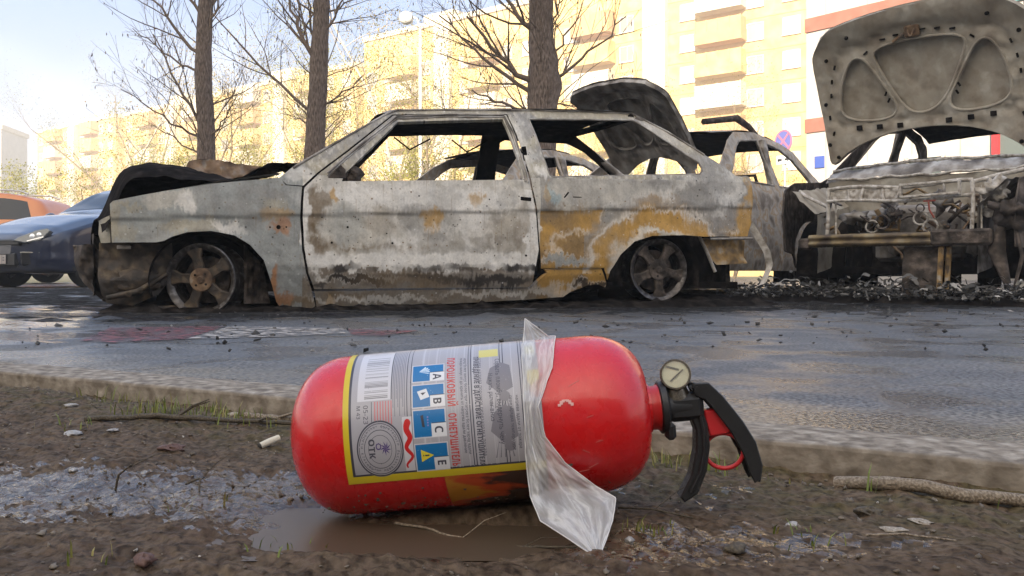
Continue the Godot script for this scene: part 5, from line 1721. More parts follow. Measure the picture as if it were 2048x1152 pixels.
func build_open_hood_car():
	var turn := deg_to_rad(-40.9)
	var c := thing("burnt_open_hood_car", "burnt car on the right facing the street, hood standing wide open, engine bay bare", "car", Vector3(2.389, 0, -5.405), turn)
	row_wreck(c, M.char, M.char, 17.0, 0.0)
	raised_hood(c, M.hood, 72.0, 0.0, true)
	# scuttle under the windscreen, pale along its buckled edge
	var b := MB.new()
	b.grid(60, 10, func(s, t):
		var x := lerpf(-0.72, 0.74, s)
		return Vector3(x, 0.985 + 0.03 * sin(s * PI) + 0.02 * nz.get_noise_1d(x * 4.0) - 0.10 * t * t - 0.012 * nz.get_noise_2d(x * 8.0, t * 3.0), -1.06 + 0.20 * t), Vector3(0, 1, 0.5))
	obj("scuttle", b, M.ash, c)
	b = MB.new()
	b.grid(40, 10, func(s, t):
		var x := lerpf(-0.70, 0.72, s)
		return Vector3(x, lerpf(0.90, 0.55, t) + 0.015 * nz.get_noise_1d(x * 5.0), -0.86 - 0.06 * t + 0.025 * nz.get_noise_2d(x * 4.0, t * 3.0)), Vector3(0, 0, 1))
	obj("bulkhead", b, M.hood, c)
	b = MB.new()
	var wp := []
	for k in 31:
		var x := lerpf(-0.73, 0.74, k / 30.0)
		wp.append(Vector3(x, 0.998 + 0.03 * sin(k / 30.0 * PI) + 0.02 * nz.get_noise_1d(x * 4.0), -1.05 + 0.02 * nz.get_noise_1d(x * 9.0 + 4.0)))
	b.tube(wp, 0.013, 6)
	wp = []
	for k in 31:
		var x := lerpf(-0.70, 0.70, k / 30.0)
		wp.append(Vector3(x, 0.905 + 0.02 * nz.get_noise_1d(x * 6.0 + 30.0) + 0.012 * nz.get_noise_1d(x * 17.0), -0.855))
	b.tube(wp, 0.010, 5)
	obj("buckled_edge", b, M.pale, c)
	# inner wings running forward on both sides
	for s in [-1.0, 1.0]:
		b = MB.new()
		b.grid(20, 6, func(u, t): return Vector3(s * (0.70 - 0.16 * t - 0.05 * u), 0.86 - 0.10 * u - 0.16 * t + 0.02 * nz.get_noise_2d(u * 5.0, t * 4.0 + s), lerpf(-0.86, -0.06, u)), Vector3(-s, 1, 0))
		b.grid(16, 6, func(u, t): return Vector3(s * (0.54 - 0.05 * u), 0.70 - 0.10 * u - 0.40 * t, lerpf(-0.86, -0.10, u) + 0.03 * nz.get_noise_2d(u * 4.0, t * 4.0)), Vector3(-s, 0, 0))
		obj("inner_wing", b, M.ash if s > 0 else M.hood, c)
	# pale frame of the radiator
	b = MB.new()
	var top := []
	var bot := []
	for k in 13:
		var x := lerpf(-0.42, 0.46, k / 12.0)
		top.append(Vector3(x, 0.765 + 0.012 * sin(k * 0.7), -0.12 + 0.01 * sin(k * 1.9)))
		bot.append(Vector3(x, 0.675 + 0.012 * sin(k * 0.5 + 1.0), -0.09))
	b.tube(top, 0.014, 6)
	b.tube(bot, 0.012, 6)
	for k in [0, 2, 3, 5, 6, 10]:
		b.tube([bot[k], top[k] + Vector3(0.02 * sin(k * 2.3), 0, 0)], 0.007 + 0.004 * (k % 2), 5)
	b.grid(30, 4, func(s, t): return Vector3(lerpf(-0.40, 0.05, s), lerpf(0.685, 0.755, t) + 0.01 * nz.get_noise_2d(s * 9.0, t * 3.0), -0.115 + 0.012 * nz.get_noise_2d(s * 16.0, t * 4.0)), Vector3(0, 0, 1))
	for x in [-0.42, 0.46]:
		b.tube([Vector3(x, 0.77, -0.11), Vector3(x + 0.01, 0.62, -0.09), Vector3(x, 0.44, -0.09)], 0.013, 6)
		b.tube([Vector3(x + 0.04, 0.74, -0.14), Vector3(x + 0.05, 0.46, -0.12)], 0.007, 5)
	b.tube([Vector3(-0.42, 0.65, -0.10), Vector3(-0.60, 0.74, -0.16), Vector3(-0.66, 0.78, -0.22)], 0.012, 6)
	b.tube([Vector3(0.46, 0.76, -0.12), Vector3(0.58, 0.80, -0.2), Vector3(0.70, 0.84, -0.34)], 0.016, 6)
	obj("radiator_frame", b, M.pale, c)
	b = MB.new()
	for q in [[0.23, 0.765, 0.34, 0.016], [0.23, 0.69, 0.34, 0.016], [0.06, 0.727, 0.016, 0.09], [0.40, 0.727, 0.016, 0.09]]:
		b.box(X(Vector3(q[0], q[1], -0.062), Vector3(0, 0, 1.5)), Vector3(q[2], q[3], 0.03), 0.004)
	obj("lock_plate", b, M.pale, c)
	b = MB.new()
	b.lump(Vector3(0.56, 0.70, -0.16), Vector3(0.075, 0.06, 0.06), nz, 0.9, 14, 10)
	b.lump(Vector3(0.55, 0.60, -0.18), Vector3(0.07, 0.05, 0.05), nz, 0.9, 14, 10)
	obj("headlamp_remnant", b, M.pale, c)
	b = MB.new()
	b.lump(Vector3(0.68, 0.56, -0.10), Vector3(0.10, 0.08, 0.09), nz, 0.8, 16, 10)
	b.tube([Vector3(0.62, 0.52, -0.08), Vector3(0.60, 0.34, -0.06), Vector3(0.66, 0.14, -0.05)], [0.03, 0.05, 0.02], 8)
	b.tube([Vector3(0.70, 0.50, -0.05), Vector3(0.74, 0.30, -0.03), Vector3(0.70, 0.10, 0.0)], [0.012, 0.012, 0.008], 6)
	obj("drooping_wing_edge", b, M.char, c)
	# bumper beam
	b = MB.new()
	b.grid(40, 10, func(s, t):
		var x := lerpf(-0.52, 0.44, s)
		var prof := [Vector2(0.375, -0.06), Vector2(0.378, 0.0), Vector2(0.395, 0.012), Vector2(0.405, 0.008), Vector2(0.412, -0.004), Vector2(0.424, -0.004), Vector2(0.432, 0.010), Vector2(0.445, 0.012), Vector2(0.458, 0.0), Vector2(0.462, -0.06), Vector2(0.462, -0.07)]
		var q: Vector2 = prof[int(round(t * 10))]
		return Vector3(x, q.x + 0.004 * nz.get_noise_1d(x * 6.0), q.y - 0.10 * x * x + 0.004 * nz.get_noise_2d(x * 9.0, t * 4.0)), Vector3(0, 0.2, 1))
	var beam := obj("bumper_beam", b, M.beam, c)
	b = MB.new()
	b.box(X(Vector3(0.42, 0.42, -0.02)), Vector3(0.34, 0.10, 0.07), 0.015)
	b.box(X(Vector3(-0.555, 0.40, -0.06)), Vector3(0.09, 0.08, 0.06), 0.015)
	obj("beam_end", b, M.char, beam)
	b = MB.new()
	for z in [0.0, 0.035]:
		b.box(X(Vector3(0.30 + z, 0.235, -0.03 - z), Vector3(0, 0, -3)), Vector3(0.030, 0.27, 0.03), 0.006)
	obj("post", b, M.ochre, c)
	b = MB.new()
	b.grid(10, 8, func(s, t): return Vector3(lerpf(0.08, 0.29, s), lerpf(0.37, 0.06, t), -0.06 + 0.04 * sin(t * 2.0) + 0.02 * nz.get_noise_2d(s * 4.0, t * 4.0)), Vector3(0, 0, 1))
	obj("undertray", b, M.char, c)
	# engine block, pipes and hoses
	b = MB.new()
	b.box(X(Vector3(0.05, 0.48, -0.55), Vector3(8, 12, 0)), Vector3(0.55, 0.36, 0.34), 0.03)
	for k in 14:
		b.lump(Vector3(rng.randf_range(-0.45, 0.45), rng.randf_range(0.36, 0.68), rng.randf_range(-0.45, -0.18)), Vector3(rng.randf_range(0.03, 0.09), rng.randf_range(0.03, 0.08), rng.randf_range(0.03, 0.07)), nz, 0.7, 10, 7)
	obj("engine", b, M.ash, c)
	for k in 26:
		b = MB.new()
		var p := Vector3(rng.randf_range(-0.45, 0.42), rng.randf_range(0.40, 0.70), rng.randf_range(-0.32, -0.14))
		var pts := [p]
		for i in 5:
			pts.append(pts[-1] + Vector3(rng.randf_range(-0.08, 0.08), rng.randf_range(-0.07, 0.05), rng.randf_range(-0.05, 0.05)))
		b.tube(pts, rng.randf_range(0.005, 0.016), 6)
		obj("hose", b, [M.rust, M.char, M.steel, M.ochre][k % 4], c)
	for k in 6:
		b = MB.new()
		var ring := []
		var ct := Vector3(rng.randf_range(-0.4, 0.4), rng.randf_range(0.5, 0.66), -0.16)
		var rr := rng.randf_range(0.018, 0.05)
		for i in 15:
			var a := TAU * i / 14.0
			ring.append(ct + Vector3(cos(a) * rr, sin(a) * rr, 0.01 * sin(a * 2.0)))
		b.tube(ring, rr * 0.18, 5, false)
		obj("clamp", b, M.pale if k % 2 else M.steel, c)
	b = MB.new()
	b.tube([Vector3(0.22, 0.66, -0.08), Vector3(0.225, 0.60, -0.08), Vector3(0.25, 0.55, -0.09)], 0.006, 5)
	b.tube([Vector3(0.19, 0.655, -0.08), Vector3(0.26, 0.655, -0.08)], 0.006, 5)
	obj("red_bracket", b, plain(lin(0.33, 0.07, 0.05), 0.6), c)
	# heap of burnt parts under the nose
	b = MB.new()
	b.grid(80, 26, func(s, t):
		var x := lerpf(-1.3, 1.3, s)
		var z := lerpf(0.30, -1.6, t)
		var e: float = minf(smoothstep(0.0, 0.15, s), smoothstep(1.0, 0.85, s)) * minf(smoothstep(0.0, 0.2, t), smoothstep(1.0, 0.85, t))
		return Vector3(x, -0.02 + e * (0.05 + 0.11 * absf(nz.get_noise_2d(x * 4.0 + 7.0, z * 4.0)) + 0.05 * absf(nz.get_noise_2d(x * 15.0, z * 15.0))), z), Vector3.UP)
	var heap := obj("ash_heap", b, M.soot, self, "stuff")
	heap.transform = c.transform
	tag(heap, "black ash heaped under the nose of the burnt car with open hood", "ash")
	var shard := MB.new()
	shard_shape(shard)
	var xs := []
	var cs := []
	for k in 1800:
		var x := rng.randf_range(-1.1, 1.2)
		var z := rng.randfn(0.02, 0.12)
		var s := rng.randf_range(0.003, 0.018)
		xs.append(c.transform * Transform3D(Basis.from_euler(Vector3(rng.randf() * 6, rng.randf() * 6, rng.randf() * 6)).scaled(Vector3(s * rng.randf_range(0.6, 2.6), s, s)), Vector3(x, 0.05 + rng.randf() * 0.10 * exp(-absf(z) * 4.0), z)))
		var v := rng.randf()
		var g := 0.015 + 0.05 * v
		if v > 0.90: g = rng.randf_range(0.12, 0.45)
		cs.append(Color(g * 1.06, g, g * 0.93))
	var cm := plain(Color.WHITE, 0.8)
	cm.vertex_color_use_as_albedo = true
	tag(scatter("burnt_shards", shard, cm, xs, self, "stuff", cs), "grey and black burnt shards lying under the bumper of the open hood car", "debris")
	# bent strips and scraps of sheet in the heap
	var rib := MB.new()
	rib.grid(10, 2, func(s, t): return Vector3(s - 0.5, 0.16 * sin(s * 5.0) + 0.06 * sin(s * 13.0), (t - 0.5) * 0.10 * (1.0 + 0.4 * sin(s * 9.0))))
	xs = []
	cs = []
	for k in 130:
		var L := rng.randf_range(0.05, 0.20)
		xs.append(c.transform * Transform3D(Basis.from_euler(Vector3(rng.randf_range(-0.9, 0.9), rng.randf() * 6, rng.randf_range(-0.7, 0.7))).scaled(Vector3(L, L, L)), Vector3(rng.randf_range(-0.9, 1.3), rng.randf_range(0.05, 0.17), rng.randfn(0.0, 0.11))))
		var g := 0.03 + 0.10 * rng.randf()
		if k % 6 == 0: g = rng.randf_range(0.25, 0.5)
		cs.append(Color(g * 1.05, g, g * 0.92))
	tag(scatter("bent_scraps", rib, cm, xs, self, "stuff", cs), "bent strips and scraps of burnt sheet metal under the open hood car's bumper", "debris")
# ------------------------------------------------------------------ whole cars on the left
# stations: [distance from nose, half width, bottom, shoulder height, top height, top half width]
func car_point(st: Array, a: float, k: float) -> Vector3:
	var i := 0
	while i < st.size() - 2 and st[i + 1][0] < a:
		i += 1
	var w: float = clampf((a - st[i][0]) / (st[i + 1][0] - st[i][0]), 0, 1)
	var v := []
	for c in range(1, 6):
		v.append(cubic_interpolate(st[i][c], st[i + 1][c], st[maxi(i - 1, 0)][c], st[mini(i + 2, st.size() - 1)][c], w))
	var sg := signf(k)
	var f := absf(k)
	var P := [Vector2(0, v[1]), Vector2(v[0] * 0.86, v[1]), Vector2(v[0], v[1] + 0.10), Vector2(v[0] * 1.01, (v[1] + v[2]) * 0.52), Vector2(v[0] * 0.985, v[2]), Vector2(v[4], v[3] - 0.035), Vector2(v[4] * 0.6, v[3]), Vector2(0, v[3] + 0.012)]
	var j := mini(int(f), 6)
	var t := f - j
	var q: Vector2 = P[j].cubic_interpolate(P[j + 1], P[maxi(j - 1, 0)], P[mini(j + 2, 7)], t) if j != 4 else P[4].lerp(P[5], t)
	return Vector3(q.x * (sg if sg != 0 else 1.0), q.y, -a)

func car_skin(st: Array, a0: float, a1: float, k0: float, k1: float, nu: int, nv: int, off: float, slant := 0.0) -> MB:
	var b := MB.new()
	b.grid(nu, nv, func(s, t):
		var k := lerpf(k0, k1, t)
		var a: float = lerpf(a0 + slant * t, a1 - slant * t, s)
		var p := car_point(st, a, k)
		var e1 := car_point(st, a + 0.01, k) - car_point(st, a - 0.01, k)
		var e2 := car_point(st, a, k + 0.02) - car_point(st, a, k - 0.02)
		var n := e1.cross(e2).normalized()
		if n.dot(p - Vector3(0, 0.6, p.z)) < 0: n = -n
		return p + n * off)
	var mid := Vector3(0, 0.6, -(a0 + a1) * 0.5)
	for i in b.v.size():
		if b.n[i].dot(b.v[i] - Vector3(0, 0.6, b.v[i].z * 0.9 + mid.z * 0.1)) < 0.0:
			b.n[i] = -b.n[i]
	return b

func car_wheel(root, called, at: Vector3, sg: float):
	var w := Node3D.new()
	w.name = called if not root.has_node(NodePath(called)) else called + "_001"
	root.add_child(w)
	w.position = at
	w.rotation.y = PI / 2 * sg
	var ax := Transform3D(Basis.from_euler(Vector3(PI / 2, 0, 0)), Vector3.ZERO)
	var b := MB.new()
	b.lathe(ax, [Vector2(0.21, -0.20), Vector2(0.29, -0.20), Vector2(0.315, -0.18), Vector2(0.318, -0.02), Vector2(0.30, 0.0), Vector2(0.22, 0.005), Vector2(0.205, -0.01)], 40)
	obj("tyre", b, M.tyre, w)
	b = MB.new()
	b.lathe(ax, [Vector2(0.205, -0.01), Vector2(0.19, -0.04), Vector2(0.05, -0.02), Vector2(0.045, 0.0), Vector2(0, 0.0)], 30)
	for k in 5:
		b.box(Transform3D(Basis.from_euler(Vector3(0, 0, TAU * k / 5.0)), Vector3.ZERO) * X(Vector3(0.115, 0, -0.014)), Vector3(0.17, 0.04, 0.02), 0.005)
	obj("rim", b, M.steel, w)

func whole_car(root, st: Array, paint, glass_a: Array):
	obj("body", car_skin(st, st[0][0], st[-1][0], -7.0, 7.0, 60, 70, 0.0), paint, root)
	var b := MB.new()
	for e in [st[0][0], st[-1][0]]:
		var pts := []
		for k in 57:
			pts.append(car_point(st, e, lerpf(-7.0, 7.0, k / 56.0)))
		b = MB.new()
		b.flat(pts, Vector3(0, 0, 1 if e <= 0.0 else -1))
		obj("end_panel", b, paint, root)
	var gm := plain(lin(0.012, 0.014, 0.018), 0.06)
	for s in [-1.0, 1.0]:
		obj("side_glass", car_skin(st, glass_a[0], glass_a[1], 4.12 * s, 4.90 * s, 20, 6, 0.004, glass_a[2]), gm, root)
		for q in glass_a[5]:
			obj("window_pillar", car_skin(st, q, q + 0.09, 4.08 * s, 4.94 * s, 2, 6, 0.008), plain(lin(0.015, 0.015, 0.015), 0.4), root)
		for a in glass_a[6]:
			car_wheel(root, "wheel" if not root.has_node("wheel") else "wheel_%03d" % (root.get_children().filter(func(c): return String(c.name).begins_with("wheel")).size()), Vector3(s * (st[4][1] + 0.005), 0.318, -a), s)
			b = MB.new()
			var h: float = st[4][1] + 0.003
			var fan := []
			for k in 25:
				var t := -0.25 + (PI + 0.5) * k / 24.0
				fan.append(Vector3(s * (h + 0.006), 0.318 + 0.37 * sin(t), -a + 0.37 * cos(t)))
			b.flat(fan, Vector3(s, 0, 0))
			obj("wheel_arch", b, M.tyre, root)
	obj("windscreen", car_skin(st, glass_a[3], glass_a[4], -5.15, -7.0, 10, 8, 0.004), gm, root)
	obj("windscreen", car_skin(st, glass_a[3], glass_a[4], 5.15, 7.0, 10, 8, 0.004), gm, root)

func build_intact_cars():
	var blue := plain(lin(0.010, 0.015, 0.040), 0.28, 0.1)
	blue.clearcoat_enabled = true
	blue.clearcoat = 1.0
	blue.clearcoat_roughness = 0.05
	var root := thing("blue_car", "dark blue car at the left edge, nose towards the street, unburnt", "car", Vector3(-6.62, 0.0, -10.9), deg_to_rad(-22))
	var st := [[-0.05, 0.34, 0.42, 0.56, 0.58, 0.28], [-0.03, 0.56, 0.33, 0.60, 0.635, 0.46], [0.02, 0.68, 0.25, 0.62, 0.68, 0.55], [0.10, 0.77, 0.21, 0.65, 0.72, 0.61], [0.30, 0.85, 0.19, 0.72, 0.82, 0.68], [0.80, 0.88, 0.19, 0.87, 0.97, 0.72], [1.50, 0.89, 0.19, 0.96, 1.09, 0.74], [2.05, 0.89, 0.19, 0.97, 1.40, 0.63], [2.5, 0.89, 0.19, 0.98, 1.49, 0.60], [3.1, 0.88, 0.19, 0.99, 1.46, 0.58], [3.7, 0.86, 0.22, 1.0, 1.28, 0.58], [4.0, 0.82, 0.25, 0.96, 1.06, 0.60], [4.12, 0.74, 0.32, 0.85, 0.90, 0.55]]
	whole_car(root, st, blue, [1.88, 3.55, 0.16, 1.55, 2.03, [2.5], [0.78, 3.25]])
	var blackm := plain(lin(0.012, 0.012, 0.014), 0.35)
	var b := car_skin(st, 0.0, 0.06, 1.0, 2.4, 6, 6, 0.01)
	# grille, intakes
	b = MB.new()
	b.box(X(Vector3(0, 0.585, 0.028)), Vector3(1.0, 0.085, 0.06), 0.015)
	var g := obj("grille", b, blackm, root)
	b = MB.new()
	for k in 3:
		b.box(X(Vector3(0, 0.565 + k * 0.022, 0.060)), Vector3(0.96, 0.005, 0.012))
	obj("grille_bar", b, plain(lin(0.10, 0.10, 0.11), 0.3, 0.5), g)
	b = MB.new()
	b.box(X(Vector3(0, 0.37, 0.015)), Vector3(0.86, 0.20, 0.07), 0.03)
	for s in [-1, 1]:
		b.box(X(Vector3(s * 0.61, 0.38, -0.045), Vector3(0, s * 26, 0)), Vector3(0.30, 0.19, 0.07), 0.03)
	var it := obj("air_intake", b, blackm, root)
	b = MB.new()
	for s in [-1, 1]:
		b.box(X(Vector3(s * 0.61, 0.455, -0.004), Vector3(0, s * 26, 0)), Vector3(0.24, 0.018, 0.02), 0.005)
	obj("fog_trim", b, plain(lin(0.6, 0.57, 0.5), 0.25, 0.6), it)
	for s in [-1, 1]:
		b = MB.new()
		var sh := pv([-0.22, -0.045, -0.06, -0.085, 0.12, -0.065, 0.24, 0.055, 0.20, 0.095, 0.06, 0.075, -0.15, 0.0])
		if s < 0:
			for k in sh.size(): sh[k].x = -sh[k].x
		b.prism(sh, X(Vector3(s * 0.60, 0.65, -0.04), Vector3(-14, s * 27, s * 4)), 0.09, 0.01)
		var hl := obj("headlight", b, plain(lin(0.16, 0.17, 0.18), 0.12, 0.3), root)
		b = MB.new()
		for q in [[0.02, 0.0, 0.032], [0.10, 0.02, 0.030]]:
			b.lathe(X(Vector3(s * 0.60, 0.65, -0.04), Vector3(-14, s * 27, 0)) * Transform3D(Basis.from_euler(Vector3(PI / 2, 0, 0)), Vector3(s * q[0], q[1], 0.046)), [Vector2(0.0, 0.006), Vector2(q[2] * 0.6, 0.004), Vector2(q[2], 0.0)], 16)
		b.box(X(Vector3(s * 0.60, 0.65, -0.04), Vector3(-14, s * 27, s * 4)) * X(Vector3(s * 0.06, -0.042, 0.046), Vector3(0, 0, s * 12)), Vector3(0.2, 0.014, 0.006))
		obj("reflector", b, plain(lin(0.75, 0.76, 0.78), 0.12, 0.4), hl)
		b = MB.new()
		b.lump(Vector3(s * 1.0, 1.02, -1.62), Vector3(0.11, 0.075, 0.06), nz, 0.1, 12, 8)
		b.box(X(Vector3(s * 0.90, 0.99, -1.60)), Vector3(0.10, 0.03, 0.05), 0.01)
		obj("mirror", b, blue, root)
	b = MB.new()
	b.box(X(Vector3(0.0, 0.37, 0.06)), Vector3(0.52, 0.112, 0.012), 0.003)
	var plate := obj("number_plate", b, plain(lin(0.42, 0.38, 0.36), 0.5), root)
	b = MB.new()
	b.box(X(Vector3(0.20, 0.37, 0.0675)), Vector3(0.004, 0.10, 0.002))
	for k in 2:
		b.box(X(Vector3(0.228, 0.39 - k * 0.03, 0.0675)), Vector3(0.028, 0.012, 0.002))
	obj("plate_marks", b, plain(lin(0.08, 0.08, 0.12), 0.5), plate)
	# orange car behind it, side on
	var orange := plain(lin(0.62, 0.20, 0.045), 0.3)
	orange.clearcoat_enabled = true
	orange.clearcoat = 0.8
	root = thing("orange_car", "orange car with dark windows parked side on behind the blue car", "car", Vector3(-12.4, 0.0, -15.6), deg_to_rad(-88))
	var so := [[0.0, 0.62, 0.34, 0.62, 0.70, 0.52], [0.10, 0.80, 0.24, 0.72, 0.82, 0.64], [0.40, 0.87, 0.22, 0.86, 0.96, 0.70], [0.95, 0.90, 0.22, 0.98, 1.06, 0.74], [1.25, 0.90, 0.22, 1.03, 1.14, 0.75], [1.85, 0.90, 0.22, 1.05, 1.52, 0.66], [2.4, 0.90, 0.22, 1.06, 1.62, 0.64], [3.4, 0.89, 0.22, 1.07, 1.60, 0.62], [3.95, 0.87, 0.24, 1.08, 1.48, 0.60], [4.2, 0.84, 0.28, 1.05, 1.20, 0.62], [4.3, 0.78, 0.34, 0.95, 1.0, 0.58]]
	whole_car(root, so, orange, [1.70, 3.95, 0.18, 1.30, 1.82, [2.35, 3.2], [0.85, 3.4]])
	for s in [-1, 1]:
		b = MB.new()
		b.tube([Vector3(s * 0.58, 1.60, -1.95), Vector3(s * 0.58, 1.66, -2.1), Vector3(s * 0.57, 1.68, -3.0), Vector3(s * 0.56, 1.66, -3.6), Vector3(s * 0.56, 1.60, -3.75)], 0.016, 6)
		obj("roof_rail", b, plain(lin(0.55, 0.55, 0.55), 0.3, 0.6), root)
		b = MB.new()
		b.prism(pv([-0.06, -0.14, 0.05, -0.12, 0.07, 0.14, -0.04, 0.14]), X(Vector3(s * 0.74, 0.98, -4.22), Vector3(0, 180 - s * 30, 0)), 0.06, 0.01)
		obj("tail_light", b, plain(lin(0.35, 0.01, 0.01), 0.15), root)
func build_street_things():
	var pole := plain(lin(0.36, 0.36, 0.36), 0.5, 0.3)
	# no stopping sign with a small plate under it
	var root := thing("no_stopping_sign", "round blue no stopping sign with red cross on a post", "sign", Vector3(7.25, -0.15, -22.7), deg_to_rad(-62))
	var b := MB.new()
	b.tube([Vector3(0, 0, -0.05), Vector3(0, 4.25, -0.05)], 0.035, 10)
	obj("post", b, pole, root)
	var fz := Basis.from_euler(Vector3(PI / 2, 0, 0))
	b = MB.new()
	b.lathe(Transform3D(fz, Vector3(0, 3.85, 0)), [Vector2(0, -0.02), Vector2(0.30, -0.02), Vector2(0.31, 0.0), Vector2(0.30, 0.012), Vector2(0.0, 0.012)], 36)
	var disc_o := obj("disc", b, plain(lin(0.13, 0.14, 0.38), 0.4), root)
	b = MB.new()
	b.lathe(Transform3D(fz, Vector3(0, 3.85, 0)), [Vector2(0.265, 0.013), Vector2(0.265, 0.017), Vector2(0.305, 0.017), Vector2(0.305, 0.0)], 36)
	for a in [45.0, -45.0]:
		b.box(X(Vector3(0, 3.85, 0.016), Vector3(0, 0, a)), Vector3(0.52, 0.055, 0.008 + 0.002 * signf(a)))
	obj("red_cross", b, plain(lin(0.46, 0.16, 0.24), 0.4), disc_o)
	b = MB.new()
	b.box(X(Vector3(0, 3.36, 0.0)), Vector3(0.5, 0.24, 0.02), 0.008)
	var pl := obj("plate", b, plain(lin(0.72, 0.72, 0.72), 0.4), root)
	b = MB.new()
	for s in [-1, 1]:
		b.prism([Vector2(s * 0.05, 0.03), Vector2(s * 0.14, 0.03), Vector2(s * 0.14, 0.07), Vector2(s * 0.21, 0.0), Vector2(s * 0.14, -0.07), Vector2(s * 0.14, -0.03), Vector2(s * 0.05, -0.03)], X(Vector3(0, 3.36, 0.0125)), 0.004)
	obj("arrows", b, plain(lin(0.03, 0.03, 0.03), 0.5), pl)
	# slim lamp post in the yard
	root = thing("street_lamp", "slim pale lamp post with a round globe, between the middle and thickest bare trees", "street lamp", Vector3(-2.75, -0.19, -25.5))
	b = MB.new()
	b.tube([Vector3(0, 0, 0), Vector3(0, 0.8, 0), Vector3(0, 0.85, 0), Vector3(0, 7.7, 0)], [0.09, 0.09, 0.06, 0.045], 12)
	obj("post", b, plain(lin(0.60, 0.57, 0.53), 0.5), root)
	b = MB.new()
	b.tube([Vector3(0, 7.7, 0), Vector3(-0.1, 8.0, 0), Vector3(-0.35, 8.1, 0)], 0.03, 8)
	obj("arm", b, plain(lin(0.60, 0.57, 0.53), 0.5), root)
	b = MB.new()
	b.lump(Vector3(-0.42, 8.02, 0), Vector3(0.22, 0.2, 0.22), nz, 0.0, 16, 10)
	obj("globe", b, plain(lin(0.75, 0.74, 0.70), 0.25), root)
# ------------------------------------------------------------------ lettering
var glyphs := {}
func draw_text(im: Image, text: String, at: Vector2, size: int, col: Color, bold := false, squeeze := 1.0, family := "Droid Sans") -> float:
	var ts = TextServerManager.get_primary_interface()
	var key := "%s%s" % [family, bold]
	if not glyphs.has(key):
		var f := SystemFont.new()
		f.font_names = PackedStringArray([family])
		f.font_weight = 700 if bold else 400
		glyphs[key] = [f, f.get_rids()[0]]
	var r: RID = glyphs[key][1]
	var sz := Vector2i(size, 0)
	var pen := at.x
	for i in text.length():
		var g: int = ts.font_get_glyph_index(r, size, text.unicode_at(i), 0)
		ts.font_render_glyph(r, sz, g)
		var ti: int = ts.font_get_glyph_texture_idx(r, sz, g)
		if ti >= 0:
			var src: Image = ts.font_get_texture_image(r, sz, ti)
			var uv: Rect2 = ts.font_get_glyph_uv_rect(r, sz, g)
			var off: Vector2 = ts.font_get_glyph_offset(r, sz, g)
			var wpx := int(uv.size.x * squeeze)
			for y in int(uv.size.y):
				for x in wpx:
					var px := int(pen + off.x * squeeze + x)
					var py := int(at.y + off.y + y)
					if px < 0 or py < 0 or px >= im.get_width() or py >= im.get_height():
						continue
					var a := src.get_pixel(int(uv.position.x + x / squeeze), int(uv.position.y) + y).a
					if a > 0.02:
						im.set_pixel(px, py, im.get_pixel(px, py).lerp(col, a))
		pen += ts.font_get_glyph_advance(r, size, g).x * squeeze
	return pen

func disc(im: Image, c: Vector2, r0: float, r1: float, col: Color):
	for y in range(int(c.y - r1) - 1, int(c.y + r1) + 2):
		for x in range(int(c.x - r1) - 1, int(c.x + r1) + 2):
			var d := Vector2(x, y).distance_to(c)
			if d >= r0 and d <= r1 and x >= 0 and y >= 0 and x < im.get_width() and y < im.get_height():
				im.set_pixel(x, y, col)

func fill_poly(im: Image, pts, col: Color):
	var pg := PackedVector2Array(pts)
	var lo := pg[0]
	var hi := pg[0]
	for p in pg:
		lo = lo.min(p); hi = hi.max(p)
	for y in range(maxi(0, int(lo.y)), mini(im.get_height(), int(hi.y) + 1)):
		for x in range(maxi(0, int(lo.x)), mini(im.get_width(), int(hi.x) + 1)):
			if Geometry2D.is_point_in_polygon(Vector2(x, y), pg):
				im.set_pixel(x, y, col)

func fine_print(im: Image, r: Rect2, rows: int, col: Color, size: int):
	var words := ["порошок", "огнетушащий", "при", "температуре", "от", "минус", "до", "плюс", "заряд", "класс", "пожара", "масса", "перезарядка", "не", "более", "давление", "хранить", "вдали", "от", "нагрева"]
	for k in rows:
		var x := r.position.x
		var y := r.position.y + (k + 0.8) * r.size.y / rows
		while x < r.end.x - size * 3:
			x = draw_text(im, words[rng.randi() % words.size()] + " ", Vector2(x, y), size, col)

